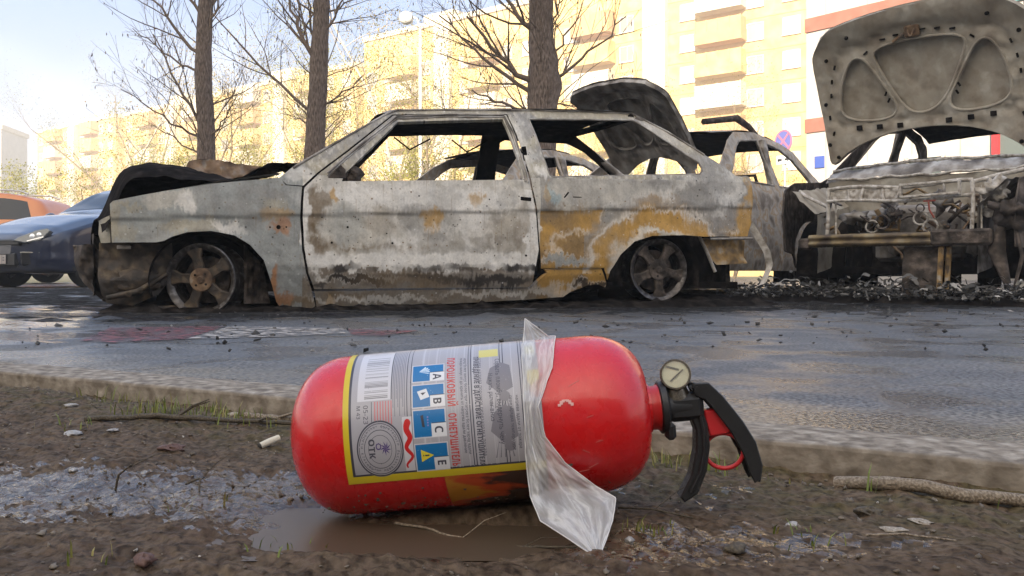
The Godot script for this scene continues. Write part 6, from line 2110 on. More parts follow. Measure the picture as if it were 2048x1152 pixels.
func label_image() -> Image:
	var im := Image.create(1024, 960, false, Image.FORMAT_RGB8)
	var gray := lin(0.38, 0.365, 0.39)
	var ink := lin(0.05, 0.05, 0.07)
	im.fill(lin(0.62, 0.47, 0.02))
	im.fill_rect(Rect2i(0, 0, 987, 928), ink)
	im.fill_rect(Rect2i(0, 0, 978, 914), gray)
	var pale := lin(0.58, 0.57, 0.60)
	# worn lighter bands
	for k in 26:
		im.fill_rect(Rect2i(0, rng.randi_range(0, 560), 980, rng.randi_range(2, 7)), gray.lerp(pale, rng.randf() * 0.7))
	# rules across
	for y in [58, 72, 84, 158, 172, 306, 318, 582, 604]:
		im.fill_rect(Rect2i(0, y, 978, 4), ink)
	# bar code box, stamp and the table beside it
	im.fill_rect(Rect2i(300, 690, 350, 190), pale)
	im.fill_rect(Rect2i(300, 690, 350, 5), ink)
	for k in 46:
		if rng.randf() < 0.6:
			im.fill_rect(Rect2i(320 + k * 7, 712, 1 + rng.randi() % 5, 130), gray.darkened(0.25))
	for k in 7:
		im.fill_rect(Rect2i(655, 690 + k * 15, 170 - (k % 2) * 20, 6), lin(0.55, 0.16, 0.17))
	for k in 8:
		im.fill_rect(Rect2i(300, 618 + k * 9, 430 - (k % 3) * 40, 3), ink.lerp(gray, 0.45))
	draw_text(im, "05-23", Vector2(668, 846), 34, ink)
	draw_text(im, "М 43", Vector2(668, 884), 28, ink)
	im.fill_rect(Rect2i(655, 800, 110, 3), ink)
	var sc := Vector2(868, 764)
	disc(im, sc, 0, 128, gray)
	for q in [[120, 127], [112, 115], [84, 87], [62, 64]]:
		disc(im, sc, q[0], q[1], ink)
	for k in 44:
		var a := TAU * k / 44.0
		if k % 11 != 0:
			draw_text(im, "СЕРТИФИКАТКОНТРОЛЬ"[k % 18], sc + Vector2(cos(a), sin(a)) * 100 - Vector2(6, -7), 17, ink)
	draw_text(im, "ОТК", sc + Vector2(-50, 62), 46, ink, true)
	var blot := lin(0.06, 0.03, 0.16)
	for k in 9:
		var a := TAU * k / 9.0
		fill_poly(im, [sc + Vector2(-4, -30), sc + Vector2(-4, -30) + Vector2(cos(a), sin(a)) * 32, sc + Vector2(-4, -30) + Vector2(cos(a + 0.5), sin(a + 0.5)) * 14], blot)
	disc(im, sc + Vector2(-14, 8), 10, 15, blot)
	# scribbled red mark on its pale strip
	im.fill_rect(Rect2i(735, 584, 243, 52), pale)
	for k in 60:
		var s := k / 60.0
		var p := Vector2(762 + s * 200, 608 + 14 * sin(s * 15.0) * (0.4 + s))
		disc(im, p, 0, 13.0 * (1.1 - s) + 3, lin(0.55, 0.02, 0.02))
	# the four classes
	var blue := lin(0.012, 0.16, 0.40)
	var letters := "ABCE"
	for k in 4:
		var cx: float = [524, 646, 772, 922][k]
		var w: float = [96, 104, 116, 120][k]
		var o := Vector2(cx - w * 0.5, 434)
		im.fill_rect(Rect2i(int(o.x) - 5, int(o.y) - 5, int(w) + 10, 150), pale)
		im.fill_rect(Rect2i(int(o.x), int(o.y), int(w), 140), blue)
		var b := Rect2i(int(o.x + w * 0.52), int(o.y - 4), int(w * 0.5), 66)
		im.fill_rect(b, lin(0.70, 0.70, 0.72))
		im.fill_rect(Rect2i(b.position.x - 3, b.position.y, 3, 66), ink)
		draw_text(im, letters[k], Vector2(b.position.x + w * 0.10, b.position.y + 52), 52, ink, true)
		var q := o + Vector2(w * 0.42, 92)
		if k == 0:
			for j in 5:
				var a := -PI * 0.9 + j * 0.4
				fill_poly(im, [q + Vector2(0, 20), q + Vector2(cos(a), sin(a)) * 34, q + Vector2(cos(a + 0.25), sin(a + 0.25)) * 26], lin(0.6, 0.7, 0.8))
		elif k == 1:
			fill_poly(im, [q + Vector2(-26, -14), q + Vector2(16, -28), q + Vector2(28, 12), q + Vector2(-14, 28)], lin(0.7, 0.72, 0.75))
			fill_poly(im, [q + Vector2(-8, -12), q + Vector2(6, 2), q + Vector2(-6, 12)], ink)
		elif k == 2:
			fill_poly(im, [q + Vector2(-30, 4), q + Vector2(26, -2), q + Vector2(22, 10), q + Vector2(-26, 16)], ink)
			for j in 4:
				disc(im, q + Vector2(-18 + j * 12, -16), 0, 4, lin(0.25, 0.22, 0.5))
		else:
			fill_poly(im, [q + Vector2(0, -32), q + Vector2(28, 24), q + Vector2(-28, 24)], lin(0.75, 0.6, 0.05))
			im.fill_rect(Rect2i(int(q.x) - 3, int(q.y) - 10, 6, 18), ink)
			im.fill_rect(Rect2i(int(q.x) - 3, int(q.y) + 12, 6, 5), ink)
	# the name, then the rules of use
	var red := lin(0.50, 0.05, 0.045)
	draw_text(im, "ПОРОШКОВЫЙ", Vector2(430, 418), 50, red, true, 0.74)
	draw_text(im, "ОГНЕТУШИТЕЛЬ", Vector2(736, 418), 50, red, true, 0.60)
	fine_print(im, Rect2(440, 326, 530, 36), 2, ink, 18)
	draw_text(im, "ПРИВЕДЕНИЕ В ДЕЙСТВИЕ ОГНЕТУШИТЕЛЯ", Vector2(440, 296), 32, ink, true, 0.8)
	fine_print(im, Rect2(440, 250, 530, 30), 1, ink, 22)
	var fig := lin(0.20, 0.19, 0.215)
	for o in [Vector2(520, 130), Vector2(740, 124)]:
		fill_poly(im, [o + Vector2(0, 0), o + Vector2(120, -10), o + Vector2(150, 50), o + Vector2(90, 110), o + Vector2(10, 90), o + Vector2(-24, 40)], fig)
		disc(im, o + Vector2(160, 30), 0, 24, fig)
		for j in 5:
			fill_poly(im, [o + Vector2(130, 30 + j * 12), o + Vector2(210, 12 + j * 20), o + Vector2(212, 18 + j * 20)], fig)
	draw_text(im, "Сорвать пломбу, выдернуть чеку", Vector2(470, 196), 30, ink, false, 0.9)
	draw_text(im, "Нажать рычаг вниз", Vector2(560, 230), 28, ink, false, 0.9)
	fine_print(im, Rect2(680, 92, 290, 56), 2, ink, 20)
	fill_poly(im, [Vector2(560, 0), Vector2(660, 0), Vector2(630, 54), Vector2(560, 54)], lin(0.66, 0.55, 0.12))
	fill_poly(im, [Vector2(610, 0), Vector2(700, 0), Vector2(690, 50), Vector2(640, 40)], lin(0.45, 0.12, 0.06))
	im.fill_rect(Rect2i(380, 180, 70, 90), lin(0.62, 0.55, 0.16))
	im.fill_rect(Rect2i(380, 10, 70, 44), lin(0.62, 0.55, 0.16))
	# scuffs
	for k in 1500:
		var p := Vector2i(rng.randi_range(0, 975), rng.randi_range(0, 910))
		im.fill_rect(Rect2i(p, Vector2i(rng.randi_range(1, 5), rng.randi_range(1, 3))), im.get_pixelv(p).lerp(pale, rng.randf() * 0.6))
	return im

func build_extinguisher():
	var root := thing("fire_extinguisher", "red fire extinguisher lying on the mud, printed label and torn clear film round it", "fire extinguisher", Vector3(-0.2035, 0.0527, -0.80))
	root.rotation.z = deg_to_rad(5.0)
	var ax := Transform3D(Basis(Vector3(0, 1, 0), Vector3(1, 0, 0), Vector3(0, 0, -1)), Vector3.ZERO)   # lathe axis along x
	var R := 0.073
	var red := plain(lin(0.56, 0.012, 0.014), 0.24)
	red.clearcoat_enabled = true
	red.clearcoat = 0.4
	red.clearcoat_roughness = 0.12
	red.roughness_texture = ntex(60, 0.02, [[0.3, 0.6, 0.8], [Color(0.22, 0.22, 0.22), Color(0.32, 0.32, 0.32), Color(0.55, 0.55, 0.55)]], 512, false, 6)
	red.roughness = 1.0
	red.uv1_triplanar = true
	red.uv1_scale = Vector3.ONE * 6.0
	red.albedo_color = Color.WHITE
	red.albedo_texture = ntex(61, 0.02, [[0.2, 0.66, 0.9], [lin(0.58, 0.004, 0.007), lin(0.63, 0.006, 0.008), lin(0.55, 0.012, 0.012)]], 512, false, 7)
	var b := MB.new()
	var prof := []
	for k in 15:
		var a := PI * 0.5 * k / 14.0
		prof.append(Vector2(R * pow(sin(a), 0.86), 0.056 * (1.0 - pow(cos(a), 0.9))))
	prof.append(Vector2(R, 0.15))
	prof.append(Vector2(R, 0.2755))
	for k in range(1, 13):
		var a := PI * 0.5 * k / 12.0
		prof.append(Vector2(R - 0.045 * (1.0 - pow(cos(a), 0.95)), 0.2755 + 0.055 * pow(sin(a), 0.9)))
	prof.append(Vector2(0.0225, 0.3318))
	prof.append(Vector2(0.0225, 0.334))
	b.lathe(ax, prof, 96, 50)
	var body := obj("body", b, red, root)
	# printed label, a skin wrapped over the front and top
	var lab := MB.new()
	var RL := R + 0.0006
	lab.grid(48, 10, func(s, t):
		var ph := deg_to_rad(lerpf(130.0, -25.6, s))
		return Vector3(0.232 - 0.1855 * t if t < 0.6 else lerpf(0.1207, 0.0602, (t - 0.6) / 0.4), RL * sin(ph), RL * cos(ph)))
	for k in lab.v.size():
		lab.n[k] = Vector3(0, lab.v[k].y, lab.v[k].z).normalized()
	var lm := StandardMaterial3D.new()
	lm.albedo_texture = ImageTexture.create_from_image(label_image())
	lm.roughness = 0.28
	obj("label", lab, lm, root).set_meta("label", "grey printed label with yellow border, blue class squares and round stamp")
	# picture of flames on the lower front
	var fl := MB.new()
	fl.grid(16, 6, func(s, t):
		var ph := deg_to_rad(lerpf(-25.9, -84.0, s))
		return Vector3(lerpf(0.232, 0.143 + 0.004 * s, t), RL * sin(ph), RL * cos(ph)))
	for k in fl.v.size():
		fl.n[k] = Vector3(0, fl.v[k].y, fl.v[k].z).normalized()
	var fi := Image.create(256, 256, false, Image.FORMAT_RGB8)
	for y in 256:
		for x in 256:
			var u := x / 256.0
			var w := 1.0 - y / 256.0
			var q := w + 0.35 * nz.get_noise_2d(u * 3.0, w * 1.2) + 0.12 * nz.get_noise_2d(u * 9.0, w * 4.0) - 0.18 * sin(u * 6.0)
			var c := Color(0.50, 0.20, 0.02).lerp(Color(0.48, 0.06, 0.012), smoothstep(-0.02, 0.16, q))
			c = c.lerp(Color(0.05, 0.02, 0.012), smoothstep(0.24, 0.5, q))
			c = c.lerp(Color(0.55, 0.01, 0.012), smoothstep(0.55, 0.95, u) * smoothstep(0.55, 0.2, w) * 0.6)
			fi.set_pixel(x, y, lin(c.r, c.g, c.b))
	var fm := StandardMaterial3D.new()
	fm.albedo_texture = ImageTexture.create_from_image(fi)
	fm.roughness = 0.25
	obj("flame_print", fl, fm, root)
	# chip in the paint
	var chip := MB.new()
	for k in 7:
		var s := k / 6.0
		var ph := deg_to_rad(17.0 + 3.0 * sin(s * PI))
		chip.box(Transform3D(Basis(Vector3.RIGHT, -ph), Vector3(0.247 + s * 0.011, (R + 0.0003) * sin(ph), (R + 0.0003) * cos(ph))), Vector3(0.0026, 0.0022 + 0.001 * sin(s * 9.0), 0.0006))
	obj("paint_chip", chip, plain(lin(0.75, 0.42, 0.38), 0.5), root)
	# dried mud splashed on the lower half
	var sp := MB.new()
	for k in 70:
		var ph := deg_to_rad(-62.0 + absf(rng.randfn(0, 16.0)))
		var px := rng.randf_range(0.03, 0.29)
		var sz := 0.0004 + absf(rng.randfn(0, 0.0007))
		sp.lump(Vector3(px, (R + 0.0002) * sin(ph), (R + 0.0002) * cos(ph)), Vector3(sz * 1.2, sz, 0.0004), nz, 0.4, 6, 4)
	obj("mud_splashes", sp, plain(lin(0.085, 0.058, 0.04), 0.8), root, "stuff")
	# scratches in the paint
	sp = MB.new()
	for k in 16:
		var ph := deg_to_rad(rng.randf_range(-40, 75))
		var px := rng.randf_range(0.01, 0.045) if k % 3 == 0 else rng.randf_range(0.235, 0.285)
		var rr := R + 0.0002 if px > 0.06 else -1.0
		if rr < 0: continue
		sp.box(Transform3D(Basis(Vector3.RIGHT, -ph) * Basis(Vector3(0, 0, 1), rng.randf_range(-0.6, 0.6)), Vector3(px, rr * sin(ph), rr * cos(ph))), Vector3(rng.randf_range(0.003, 0.012), 0.0005, 0.0003))
	obj("scratches", sp, plain(lin(0.62, 0.16, 0.14), 0.5), root, "stuff")
	# neck and valve
	var nk := MB.new()
	nk.lathe(ax, [Vector2(0.0, 0.334), Vector2(0.0200, 0.334), Vector2(0.0205, 0.3345), Vector2(0.0205, 0.3400), Vector2(0.0215, 0.3412), Vector2(0.0215, 0.3425), Vector2(0.0, 0.3425)], 40)
	obj("neck_ring", nk, plain(lin(0.55, 0.02, 0.02), 0.3), root)
	var blk := plain(lin(0.018, 0.018, 0.019), 0.42)
	blk.roughness_texture = ntex(62, 0.04, [[0.2, 0.8], [Color(0.28, 0.28, 0.28), Color(0.62, 0.62, 0.62)]], 256)
	blk.roughness = 1.0
	blk.uv1_triplanar = true
	blk.uv1_scale = Vector3.ONE * 20.0
	var vb := MB.new()
	vb.lathe(ax, [Vector2(0.0, 0.3425), Vector2(0.0235, 0.3425), Vector2(0.0245, 0.3435), Vector2(0.0245, 0.3485), Vector2(0.0205, 0.3505), Vector2(0.0150, 0.352), Vector2(0.0138, 0.356), Vector2(0.0132, 0.372), Vector2(0.0, 0.372)], 32)
	vb.box(X(Vector3(0.3665, -0.001, 0)), Vector3(0.034, 0.025, 0.026), 0.005)
	vb.box(X(Vector3(0.350, -0.021, 0.010)), Vector3(0.010, 0.016, 0.012), 0.003)
	obj("valve", vb, blk, root)
	var gz := Transform3D(Basis.from_euler(Vector3(deg_to_rad(78), 0, deg_to_rad(8))), Vector3(0.360, 0.030, 0.006))
	var gb := MB.new()
	gb.lathe(Transform3D(Basis.IDENTITY, Vector3(0.360, 0.0, 0.0)), [Vector2(0.0, -0.004), Vector2(0.0125, -0.004), Vector2(0.0128, 0.012), Vector2(0.0105, 0.017), Vector2(0.0105, 0.026), Vector2(0, 0.026)], 28)
	gb.lathe(gz, [Vector2(0.0, -0.014), Vector2(0.0118, -0.014), Vector2(0.0142, -0.010), Vector2(0.0145, 0.0062), Vector2(0.0140, 0.0070), Vector2(0.0125, 0.0070), Vector2(0.0122, 0.0045)], 36)
	var gauge := obj("gauge", gb, rough_mat(63, 0.05, [[0.2, 0.8], [lin(0.10, 0.085, 0.065), lin(0.24, 0.21, 0.17)]], 0.32, 20.0, 0.0, 0.03, 0.75), root)
	var gd := MB.new()
	gd.lathe(gz, [Vector2(0.0125, 0.0048), Vector2(0.0, 0.0049)], 36)
	obj("dial", gd, plain(lin(0.62, 0.62, 0.45), 0.4), gauge)
	var gn := MB.new()
	gn.box(gz * X(Vector3(0.001, 0.0056, 0.001), Vector3(0, 38, 0)), Vector3(0.016, 0.0006, 0.0013))
	gn.box(gz * X(Vector3(-0.002, 0.0054, -0.006), Vector3(0, -20, 0)), Vector3(0.012, 0.0004, 0.0018))
	obj("needle", gn, plain(lin(0.05, 0.05, 0.04), 0.5), gauge)
	var gg := MB.new()
	gg.lathe(gz, [Vector2(0.0125, 0.0064), Vector2(0.008, 0.0072), Vector2(0.0, 0.0076)], 36)
	var gl := plain(Color(0.95, 0.95, 0.9, 0.12), 0.15)
	gl.transparency = BaseMaterial3D.TRANSPARENCY_ALPHA
	obj("lens", gg, gl, gauge)
	# squeeze lever: a channel of two cheeks and a back
	var lev := pv([0.3731, 0.0184, 0.3767, 0.0214, 0.3894, 0.0207, 0.4014, 0.0074, 0.4181, -0.0177, 0.4282, -0.0375, 0.4325, -0.0591, 0.4294, -0.0730, 0.4239, -0.0758, 0.4204, -0.0675, 0.4155, -0.0482, 0.4056, -0.0261, 0.3910, -0.0035, 0.3847, 0.0051, 0.3757, 0.0096])
	var lv := MB.new()
	for z in [-0.0105, 0.0105]:
		lv.prism(lev, X(Vector3(0, 0, z)), 0.0035, 0.0009)
	var back := [Vector2(0.3767, 0.0214), Vector2(0.3894, 0.0207), Vector2(0.4014, 0.0074), Vector2(0.4181, -0.0177), Vector2(0.4282, -0.0375), Vector2(0.4325, -0.0591), Vector2(0.4294, -0.0730)]
	for k in back.size() - 1:
		var p: Vector2 = back[k]
		var q: Vector2 = back[k + 1]
		var m := (p + q) * 0.5
		lv.box(Transform3D(Basis.from_euler(Vector3(0, 0, (q - p).angle())), Vector3(m.x - 0.0012, m.y - 0.0012, 0)), Vector3(p.distance_to(q) + 0.002, 0.0028, 0.0236), 0.0008)
	lv.lathe(Transform3D(Basis.from_euler(Vector3(PI / 2, 0, 0)), Vector3(0.3775, 0.0155, 0.0)), [Vector2(0, -0.014), Vector2(0.0028, -0.014), Vector2(0.0030, 0.0), Vector2(0.0028, 0.014), Vector2(0, 0.014)], 14)
	obj("squeeze_lever", lv, blk, root)
	var car := pv([0.3725, 0.0025, 0.3815, -0.0031, 0.3858, -0.0186, 0.3861, -0.0385, 0.3812, -0.0617, 0.3709, -0.0821, 0.3580, -0.0890, 0.3542, -0.0839, 0.3658, -0.0651, 0.3725, -0.0421, 0.3742, -0.0233, 0.3705, -0.0102, 0.3620, -0.0108])
	var cr := MB.new()
	cr.prism(car, X(Vector3(0, 0, 0)), 0.019, 0.0016)
	for z in [-0.0085, 0.0085]:
		var rib := []
		for q in [[0.3790, -0.010], [0.3806, -0.024], [0.3800, -0.042], [0.3745, -0.062], [0.3640, -0.0795]]:
			rib.append(Vector3(q[0], q[1], z + signf(z) * 0.0012))
		cr.tube(rib, 0.0020, 6)
	obj("carrying_handle", cr, blk, root)
	var redp := plain(lin(0.56, 0.025, 0.03), 0.35)
	var tb := MB.new()
	tb.prism([Vector2(0.3838, -0.0053), Vector2(0.3984, -0.0056), Vector2(0.4093, -0.0217), Vector2(0.4054, -0.0289), Vector2(0.3878, -0.0302), Vector2(0.3850, -0.0196)], X(Vector3(0, 0, 0.001)), 0.012, 0.0012)
	obj("safety_tab", tb, redp, root)
	var rg := MB.new()
	var rp := []
	for k in 33:
		var a := TAU * k / 32.0
		rp.append(Vector3(0.3998 + 0.0172 * cos(a), -0.0455 + 0.0165 * sin(a), 0.002 + 0.004 * cos(a)))
	rg.tube(rp, 0.0021, 8, false)
	obj("pull_ring", rg, redp, root)
	# torn clear film, hanging off the front to the mud
	var inv := root.transform.affine_inverse()
	var A := [[0.0122, 0.1662, -0.800], [0.0096, 0.1384, -0.78], [0.0102, 0.0993, -0.722], [0.0110, 0.0571, -0.722], [0.0152, 0.0211, -0.716], [0.0231, 0.0058, -0.698], [0.0464, -0.0044, -0.680], [0.0681, -0.0150, -0.665]]
	var B := [[0.0122, 0.1662, -0.800], [0.0414, 0.1446, -0.795], [0.0352, 0.1224, -0.750], [0.0218, 0.0959, -0.724], [0.0281, 0.0700, -0.722], [0.0452, 0.0474, -0.724], [0.0716, 0.0267, -0.728], [0.0881, 0.0190, -0.718], [0.0828, 0.0058, -0.700], [0.0681, -0.0150, -0.665]]
	var ca := Curve3D.new()
	for q in A:
		ca.add_point(inv * Vector3(q[0], q[1], q[2]))
	var cb := Curve3D.new()
	for q in B:
		cb.add_point(inv * Vector3(q[0], q[1], q[2]))
	var fmx := MB.new()
	fmx.grid(28, 140, func(s, t):
		var p := ca.sample_baked(t * ca.get_baked_length()).lerp(cb.sample_baked(t * cb.get_baked_length()), s)
		var wr: float = 0.0030 * nz.get_noise_2d(s * 2.2 + 3.0, t * 5.0) + 0.0030 * (0.35 - absf(nw.get_noise_2d(s * 2.6 + t * 2.2, t * 4.0 - s * 2.0))) + 0.0016 * (0.3 - absf(nw.get_noise_2d(s * 5.0 - t * 5.0 + 8.0, t * 7.0)))
		p += Vector3(0.15 * wr, 0.1 * wr, wr) * smoothstep(0.0, 0.06, minf(t, 1.0 - t))
		var r := Vector2(p.y, p.z).length()
		if r < R + 0.0022 and p.x < 0.285:
			var kk := (R + 0.0022 + absf(wr) * 0.5) / r
			p.y *= kk; p.z *= kk
		return p, Vector3(0, 0.2, 1))
	var fmt := StandardMaterial3D.new()
	fmt.transparency = BaseMaterial3D.TRANSPARENCY_ALPHA
	fmt.albedo_color = Color(1, 1, 1, 1)
	fmt.albedo_texture = ntex(64, 0.016, [[0.15, 0.45, 0.6, 0.75, 0.9], [Color(0.80, 0.78, 0.77, 0.42), Color(0.84, 0.83, 0.82, 0.55), Color(0.90, 0.89, 0.88, 0.68), Color(0.84, 0.83, 0.82, 0.50), Color(0.94, 0.94, 0.94, 0.78)]], 256, false, 5, FastNoiseLite.TYPE_SIMPLEX_SMOOTH, 30.0)
	fmt.uv1_scale = Vector3(0.7, 0.9, 1)
	fmt.roughness = 0.20
	fmt.backlight_enabled = true
	fmt.backlight = Color(0.35, 0.35, 0.35)
	obj("torn_film", fmx, fmt, root).set_meta("label", "torn strip of clear plastic film hanging off the extinguisher to the mud")
	# its thicker, paler torn edge
	var ed := MB.new()
	for side in 2:
		var pts := []
		for k in 141:
			pts.append(fmx.v[k * 29 + side * 28])
		ed.tube(pts, 0.0005, 4)
	obj("film_edge", ed, plain(lin(0.66, 0.63, 0.60), 0.4), root)
# ------------------------------------------------------------------ small things on the verge
func on_mud(x: float, z: float, up := 0.0) -> Vector3:
	var p := Vector3(x, 0, z)
	p.y = verge_y(p) + up
	return p

func stick(label, pts: Array, r: float, m, twigs := 0, category := "stick"):
	var o := thing("fallen_stick", label, category, Vector3.ZERO)
	var c := Curve3D.new()
	for q in pts:
		c.add_point(on_mud(q[0], q[1], q[2]))
	var b := MB.new()
	var L := c.get_baked_length()
	var n := 24
	var lp := []
	var lr := []
	for k in n + 1:
		var s := float(k) / n
		lp.append(c.sample_baked(s * L) + Vector3(0, 0.5 * r * nz.get_noise_2d(s * 9.0, L * 7.0), 0.6 * r * nz.get_noise_2d(s * 9.0 + 40.0, L * 7.0)))
		lr.append(r * (1.0 - 0.35 * s) * (1.0 + 0.22 * nz.get_noise_2d(s * 14.0, 3.0)))
	b.tube(lp, lr, 10)
	obj("stem", b, m, o)
	for k in twigs:
		b = MB.new()
		var i := rng.randi_range(4, n - 3)
		var e: Vector3 = lp[i] + Vector3(rng.randf_range(0.02, 0.06), rng.randf_range(0.003, 0.03), rng.randf_range(-0.03, 0.03))
		b.tube([lp[i], lp[i].lerp(e, 0.5) + Vector3(0, 0.004, 0), e], [r * 0.45, r * 0.35, r * 0.15], 5)
		obj("twig", b, m, o)

func build_litter():
	var bark := rough_mat(140, 0.03, [[0.2, 0.5, 0.8], [lin(0.10, 0.075, 0.05), lin(0.22, 0.17, 0.12), lin(0.36, 0.30, 0.22)]], 0.85, 18.0, 0.15)
	var dark := rough_mat(141, 0.03, [[0.2, 0.8], [lin(0.045, 0.035, 0.025), lin(0.12, 0.095, 0.06)]], 0.8, 18.0, 0.1)
	stick("thick peeling stick lying along the kerb at the right edge", [[0.345, -0.905, 0.006], [0.39, -0.862, 0.006], [0.45, -0.835, 0.006], [0.56, -0.82, 0.006], [0.75, -0.80, 0.006]], 0.0075, bark)
	stick("long dark stick lying in front of the kerb, left of the extinguisher", [[-0.62, -1.235, 0.004], [-0.52, -1.235, 0.004], [-0.42, -1.225, 0.005], [-0.30, -1.23, 0.004]], 0.0045, dark, 3)
	stick("grey brown stick against the kerb just left of the extinguisher", [[-0.40, -1.27, 0.006], [-0.33, -1.265, 0.006], [-0.24, -1.255, 0.005]], 0.0055, bark, 2)
	stick("thin pale twig half in the muddy puddle before the extinguisher", [[-0.105, -0.765, 0.004], [-0.075, -0.752, 0.006], [-0.055, -0.735, 0.005], [-0.02, -0.722, 0.003]], 0.0013, bark, 1)
	stick("long dark twig running under the hanging film", [[-0.02, -0.715, 0.002], [0.03, -0.70, 0.003], [0.075, -0.675, 0.003]], 0.0012, dark, 1)
	stick("forked black twig standing up from the wet mud at the left", [[-0.42, -0.90, 0.0], [-0.415, -0.897, 0.016], [-0.400, -0.893, 0.030]], 0.0014, dark, 2)
	stick("short bent black twig in the wet mud left of the extinguisher", [[-0.345, -0.90, 0.004], [-0.325, -0.885, 0.012], [-0.322, -0.875, 0.001]], 0.0014, dark, 1)
	stick("thin straw coloured twig lying flat at the lower right", [[0.30, -0.72, 0.003], [0.33, -0.715, 0.003], [0.37, -0.708, 0.002]], 0.0012, bark)
	stick("dark twig lying flat between the extinguisher's handle and the bottom edge", [[0.10, -0.80, 0.003], [0.13, -0.785, 0.004], [0.165, -0.775, 0.002]], 0.0012, dark, 1)
	# cigarette end by the extinguisher's base
	var o := thing("cigarette_end", "stubbed white cigarette end lying left of the extinguisher's base", "cigarette end", on_mud(-0.316, -1.11, 0.006))
	o.rotation = Vector3(0, deg_to_rad(38), deg_to_rad(16))
	var b := MB.new()
	b.tube([Vector3(-0.013, 0, 0), Vector3(0.0, 0.0006, 0.0004), Vector3(0.013, 0, 0)], [0.0042, 0.0045, 0.0044], 14)
	obj("paper", b, plain(lin(0.60, 0.54, 0.42), 0.8), o)
	b = MB.new()
	b.lathe(Transform3D(Basis.from_euler(Vector3(0, 0, PI / 2)), Vector3(-0.013, 0, 0)), [Vector2(0.0042, -0.002), Vector2(0.0036, 0.003), Vector2(0.0, 0.004)], 12)
	obj("burnt_tip", b, plain(lin(0.04, 0.035, 0.03), 0.9), o)
	# stones and scraps
	var pebble := rough_mat(142, 0.03, [[0.2, 0.8], [lin(0.20, 0.16, 0.12), lin(0.42, 0.37, 0.30)]], 0.8, 25.0)
	var reddish := rough_mat(143, 0.03, [[0.2, 0.8], [lin(0.08, 0.042, 0.032), lin(0.15, 0.08, 0.06)]], 0.7, 25.0)
	var scrap := rough_mat(144, 0.05, [[0.2, 0.8], [lin(0.20, 0.18, 0.16), lin(0.48, 0.46, 0.44)]], 0.7, 30.0)
	var bits := [["reddish brown stone near the bottom left corner", -0.285, -0.658, 0.009, reddish, 0.6], ["small white chip lying at the lower right", 0.252, -0.765, 0.006, scrap, 0.4], ["flat tan flake at the right edge", 0.372, -0.775, 0.009, pebble, 0.25], ["pale chip beside the thick stick at the right", 0.372, -0.885, 0.009, pebble, 0.6], ["orange brown stone left of the extinguisher, before the dark stick", -0.425, -1.06, 0.014, reddish, 0.4], ["white chip on the heaped earth at the far left", -0.70, -1.35, 0.009, scrap, 0.4], ["crumpled whitish scrap on the mud at the left edge", -0.60, -1.16, 0.013, scrap, 0.3], ["second, smaller whitish scrap right of the crumpled one", -0.545, -1.16, 0.007, scrap, 0.3], ["pale stone between the dark stick and the kerb", -0.435, -1.33, 0.008, pebble, 0.6], ["yellowish flake in the middle of the puddle", -0.115, -0.735, 0.006, pebble, 0.3], ["dark clod in the middle of the lower right mud", 0.18, -0.685, 0.010, dark, 0.5], ["pale crumb at the film's right corner", 0.098, -0.705, 0.005, scrap, 0.6], ["white chip in the wet mud at the far left", -0.49, -0.95, 0.006, scrap, 0.4], ["brown clod right of the extinguisher's lever", 0.335, -0.80, 0.011, dark, 0.5], ["tan flake lying below the thick stick", 0.335, -0.745, 0.010, pebble, 0.25]]
	for q in bits:
		b = MB.new()
		b.lump(Vector3.ZERO, Vector3(q[3], q[3] * q[5], q[3] * 0.75), nz, 0.7, 12, 8)
		var m := obj("mud_scrap" if q[4] == scrap else "pebble", b, q[4])
		m.position = on_mud(q[1], q[2], q[3] * q[5] * 0.4)
		m.rotation.y = rng.randf() * TAU
		tag(m, q[0], "scrap" if q[4] == scrap else "stone")
	# crumbs of earth all over the verge
	var lm := MB.new()
	lm.lump(Vector3.ZERO, Vector3(1, 0.6, 0.8), nz, 0.8, 6, 4)
	var xs := []
	var cs := []
	for k in 3200:
		var x := rng.randf_range(-0.95, 0.75)
		var z := rng.randf_range(-1.75, -0.55)
		var q := Vector3(x, 0, z) - KO
		if q.dot(KB) < 0.01:
			continue
		if Vector2((x + 0.085) / 0.2, (z + 0.74) / 0.08).length() < 1.0:
			continue
		var s := 0.0008 + absf(rng.randfn(0, 0.0012))
		xs.append(Transform3D(Basis.from_euler(Vector3(rng.randf() * 6, rng.randf() * 6, 0)).scaled(Vector3(s, s, s)), on_mud(x, z, s * 0.3)))
		var v := rng.randf()
		var c := Color(0.08, 0.062, 0.046).lerp(Color(0.20, 0.165, 0.125), v)
		if v > 0.985: c = Color(0.45, 0.41, 0.35)
		cs.append(c)
	var cm := plain(Color.WHITE, 0.75)
	cm.vertex_color_use_as_albedo = true
	tag(scatter("soil_crumbs", lm, cm, xs, self, "stuff", cs), "small crumbs of earth scattered over the muddy verge", "soil")
	# tufts of young grass
	var gm := plain(Color.WHITE, 0.55)
	gm.vertex_color_use_as_albedo = true
	gm.backlight_enabled = true
	gm.backlight = Color(0.3, 0.35, 0.15)
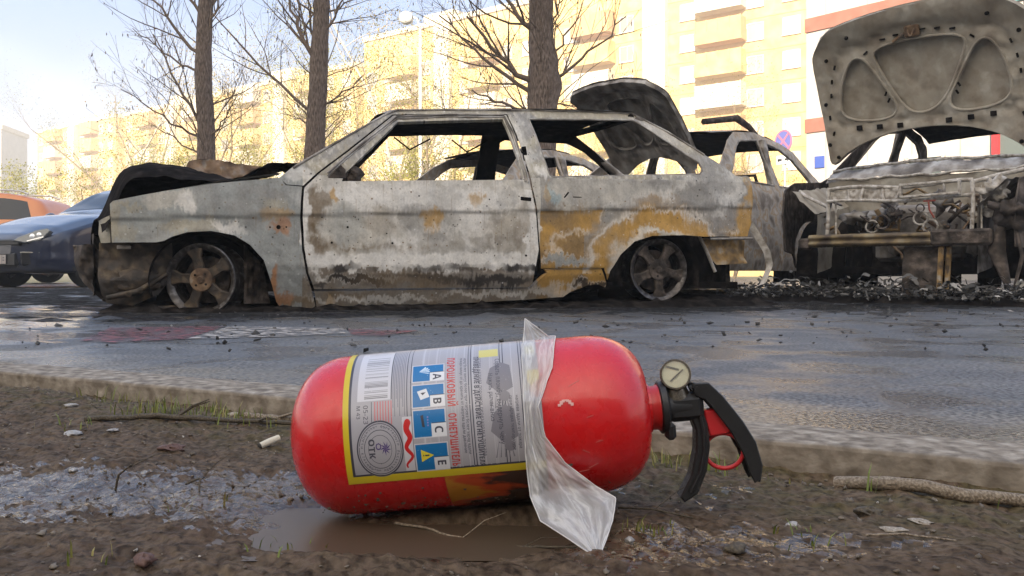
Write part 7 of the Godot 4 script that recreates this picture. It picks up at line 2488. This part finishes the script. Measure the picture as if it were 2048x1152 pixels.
	var tufts := [["grass tuft at the foot of the kerb, left of the dark stick's middle", -0.47, -1.34, 30, 0.035], ["bright green grass tuft behind the dark stick", -0.53, -1.27, 70, 0.034], ["sparse grass on the heaped earth at the left", -0.66, -1.42, 24, 0.03], ["grass blades at the left edge before the heaped earth", -0.63, -1.20, 12, 0.024], ["yellowing blades between dark stick and kerb", -0.42, -1.26, 40, 0.032], ["grass blades behind the cigarette end", -0.375, -1.22, 9, 0.03], ["yellow green grass behind the extinguisher's neck", 0.165, -0.99, 22, 0.032], ["grass seen through the red pull ring", 0.235, -0.97, 20, 0.03], ["single green sprout right of the lever", 0.295, -0.93, 4, 0.026], ["green sprout beside the thick stick", 0.375, -0.86, 6, 0.03], ["two blades before the thick stick at the right", 0.455, -0.85, 3, 0.026], ["faint grass at the lower left, below the wet mud", -0.30, -0.80, 10, 0.02], ["grass sprigs left of the puddle's end", -0.19, -0.70, 12, 0.018], ["sparse grass right of the hanging film", 0.115, -0.735, 20, 0.018], ["small sprig at the lower right corner", 0.235, -0.70, 7, 0.018], ["small sprig right of the dark clod", 0.245, -0.735, 7, 0.016], ["sprig at the bottom left corner", -0.335, -0.66, 6, 0.02], ["grass blades at the kerb behind the film", -0.02, -1.12, 12, 0.03], ["withered grass under the extinguisher's shoulder", 0.07, -0.85, 12, 0.02]]
	for q in tufts:
		b = MB.new()
		b.tinted = true
		for k in q[3]:
			var p := on_mud(q[1] + rng.randfn() * q[4] * 0.9, q[2] + rng.randfn() * q[4] * 0.5, -0.001)
			var h: float = q[4] * rng.randf_range(0.35, 1.0)
			var a := rng.randf() * TAU
			var lean := Vector3(cos(a), 0, sin(a)) * h * rng.randf_range(0.1, 0.7)
			var w := Vector3(sin(a), 0, -cos(a)) * rng.randf_range(0.0006, 0.0012)
			var g := rng.randf()
			b.col = Color(0.13, 0.17, 0.025).lerp(Color(0.30, 0.25, 0.09), g * g)
			var m1 := p + lean * 0.35 + Vector3(0, h * 0.6, 0)
			var e := p + lean + Vector3(0, h * 0.92, 0)
			b.flat([p - w, p + w, m1 + w * 0.8, m1 - w * 0.8], Vector3(cos(a), 0.3, sin(a)))
			b.flat([m1 - w * 0.8, m1 + w * 0.8, e], Vector3(cos(a), 0.3, sin(a)))
		tag(obj("grass_tuft", b, gm, self, "stuff"), q[0], "grass", "young grass on the verge")
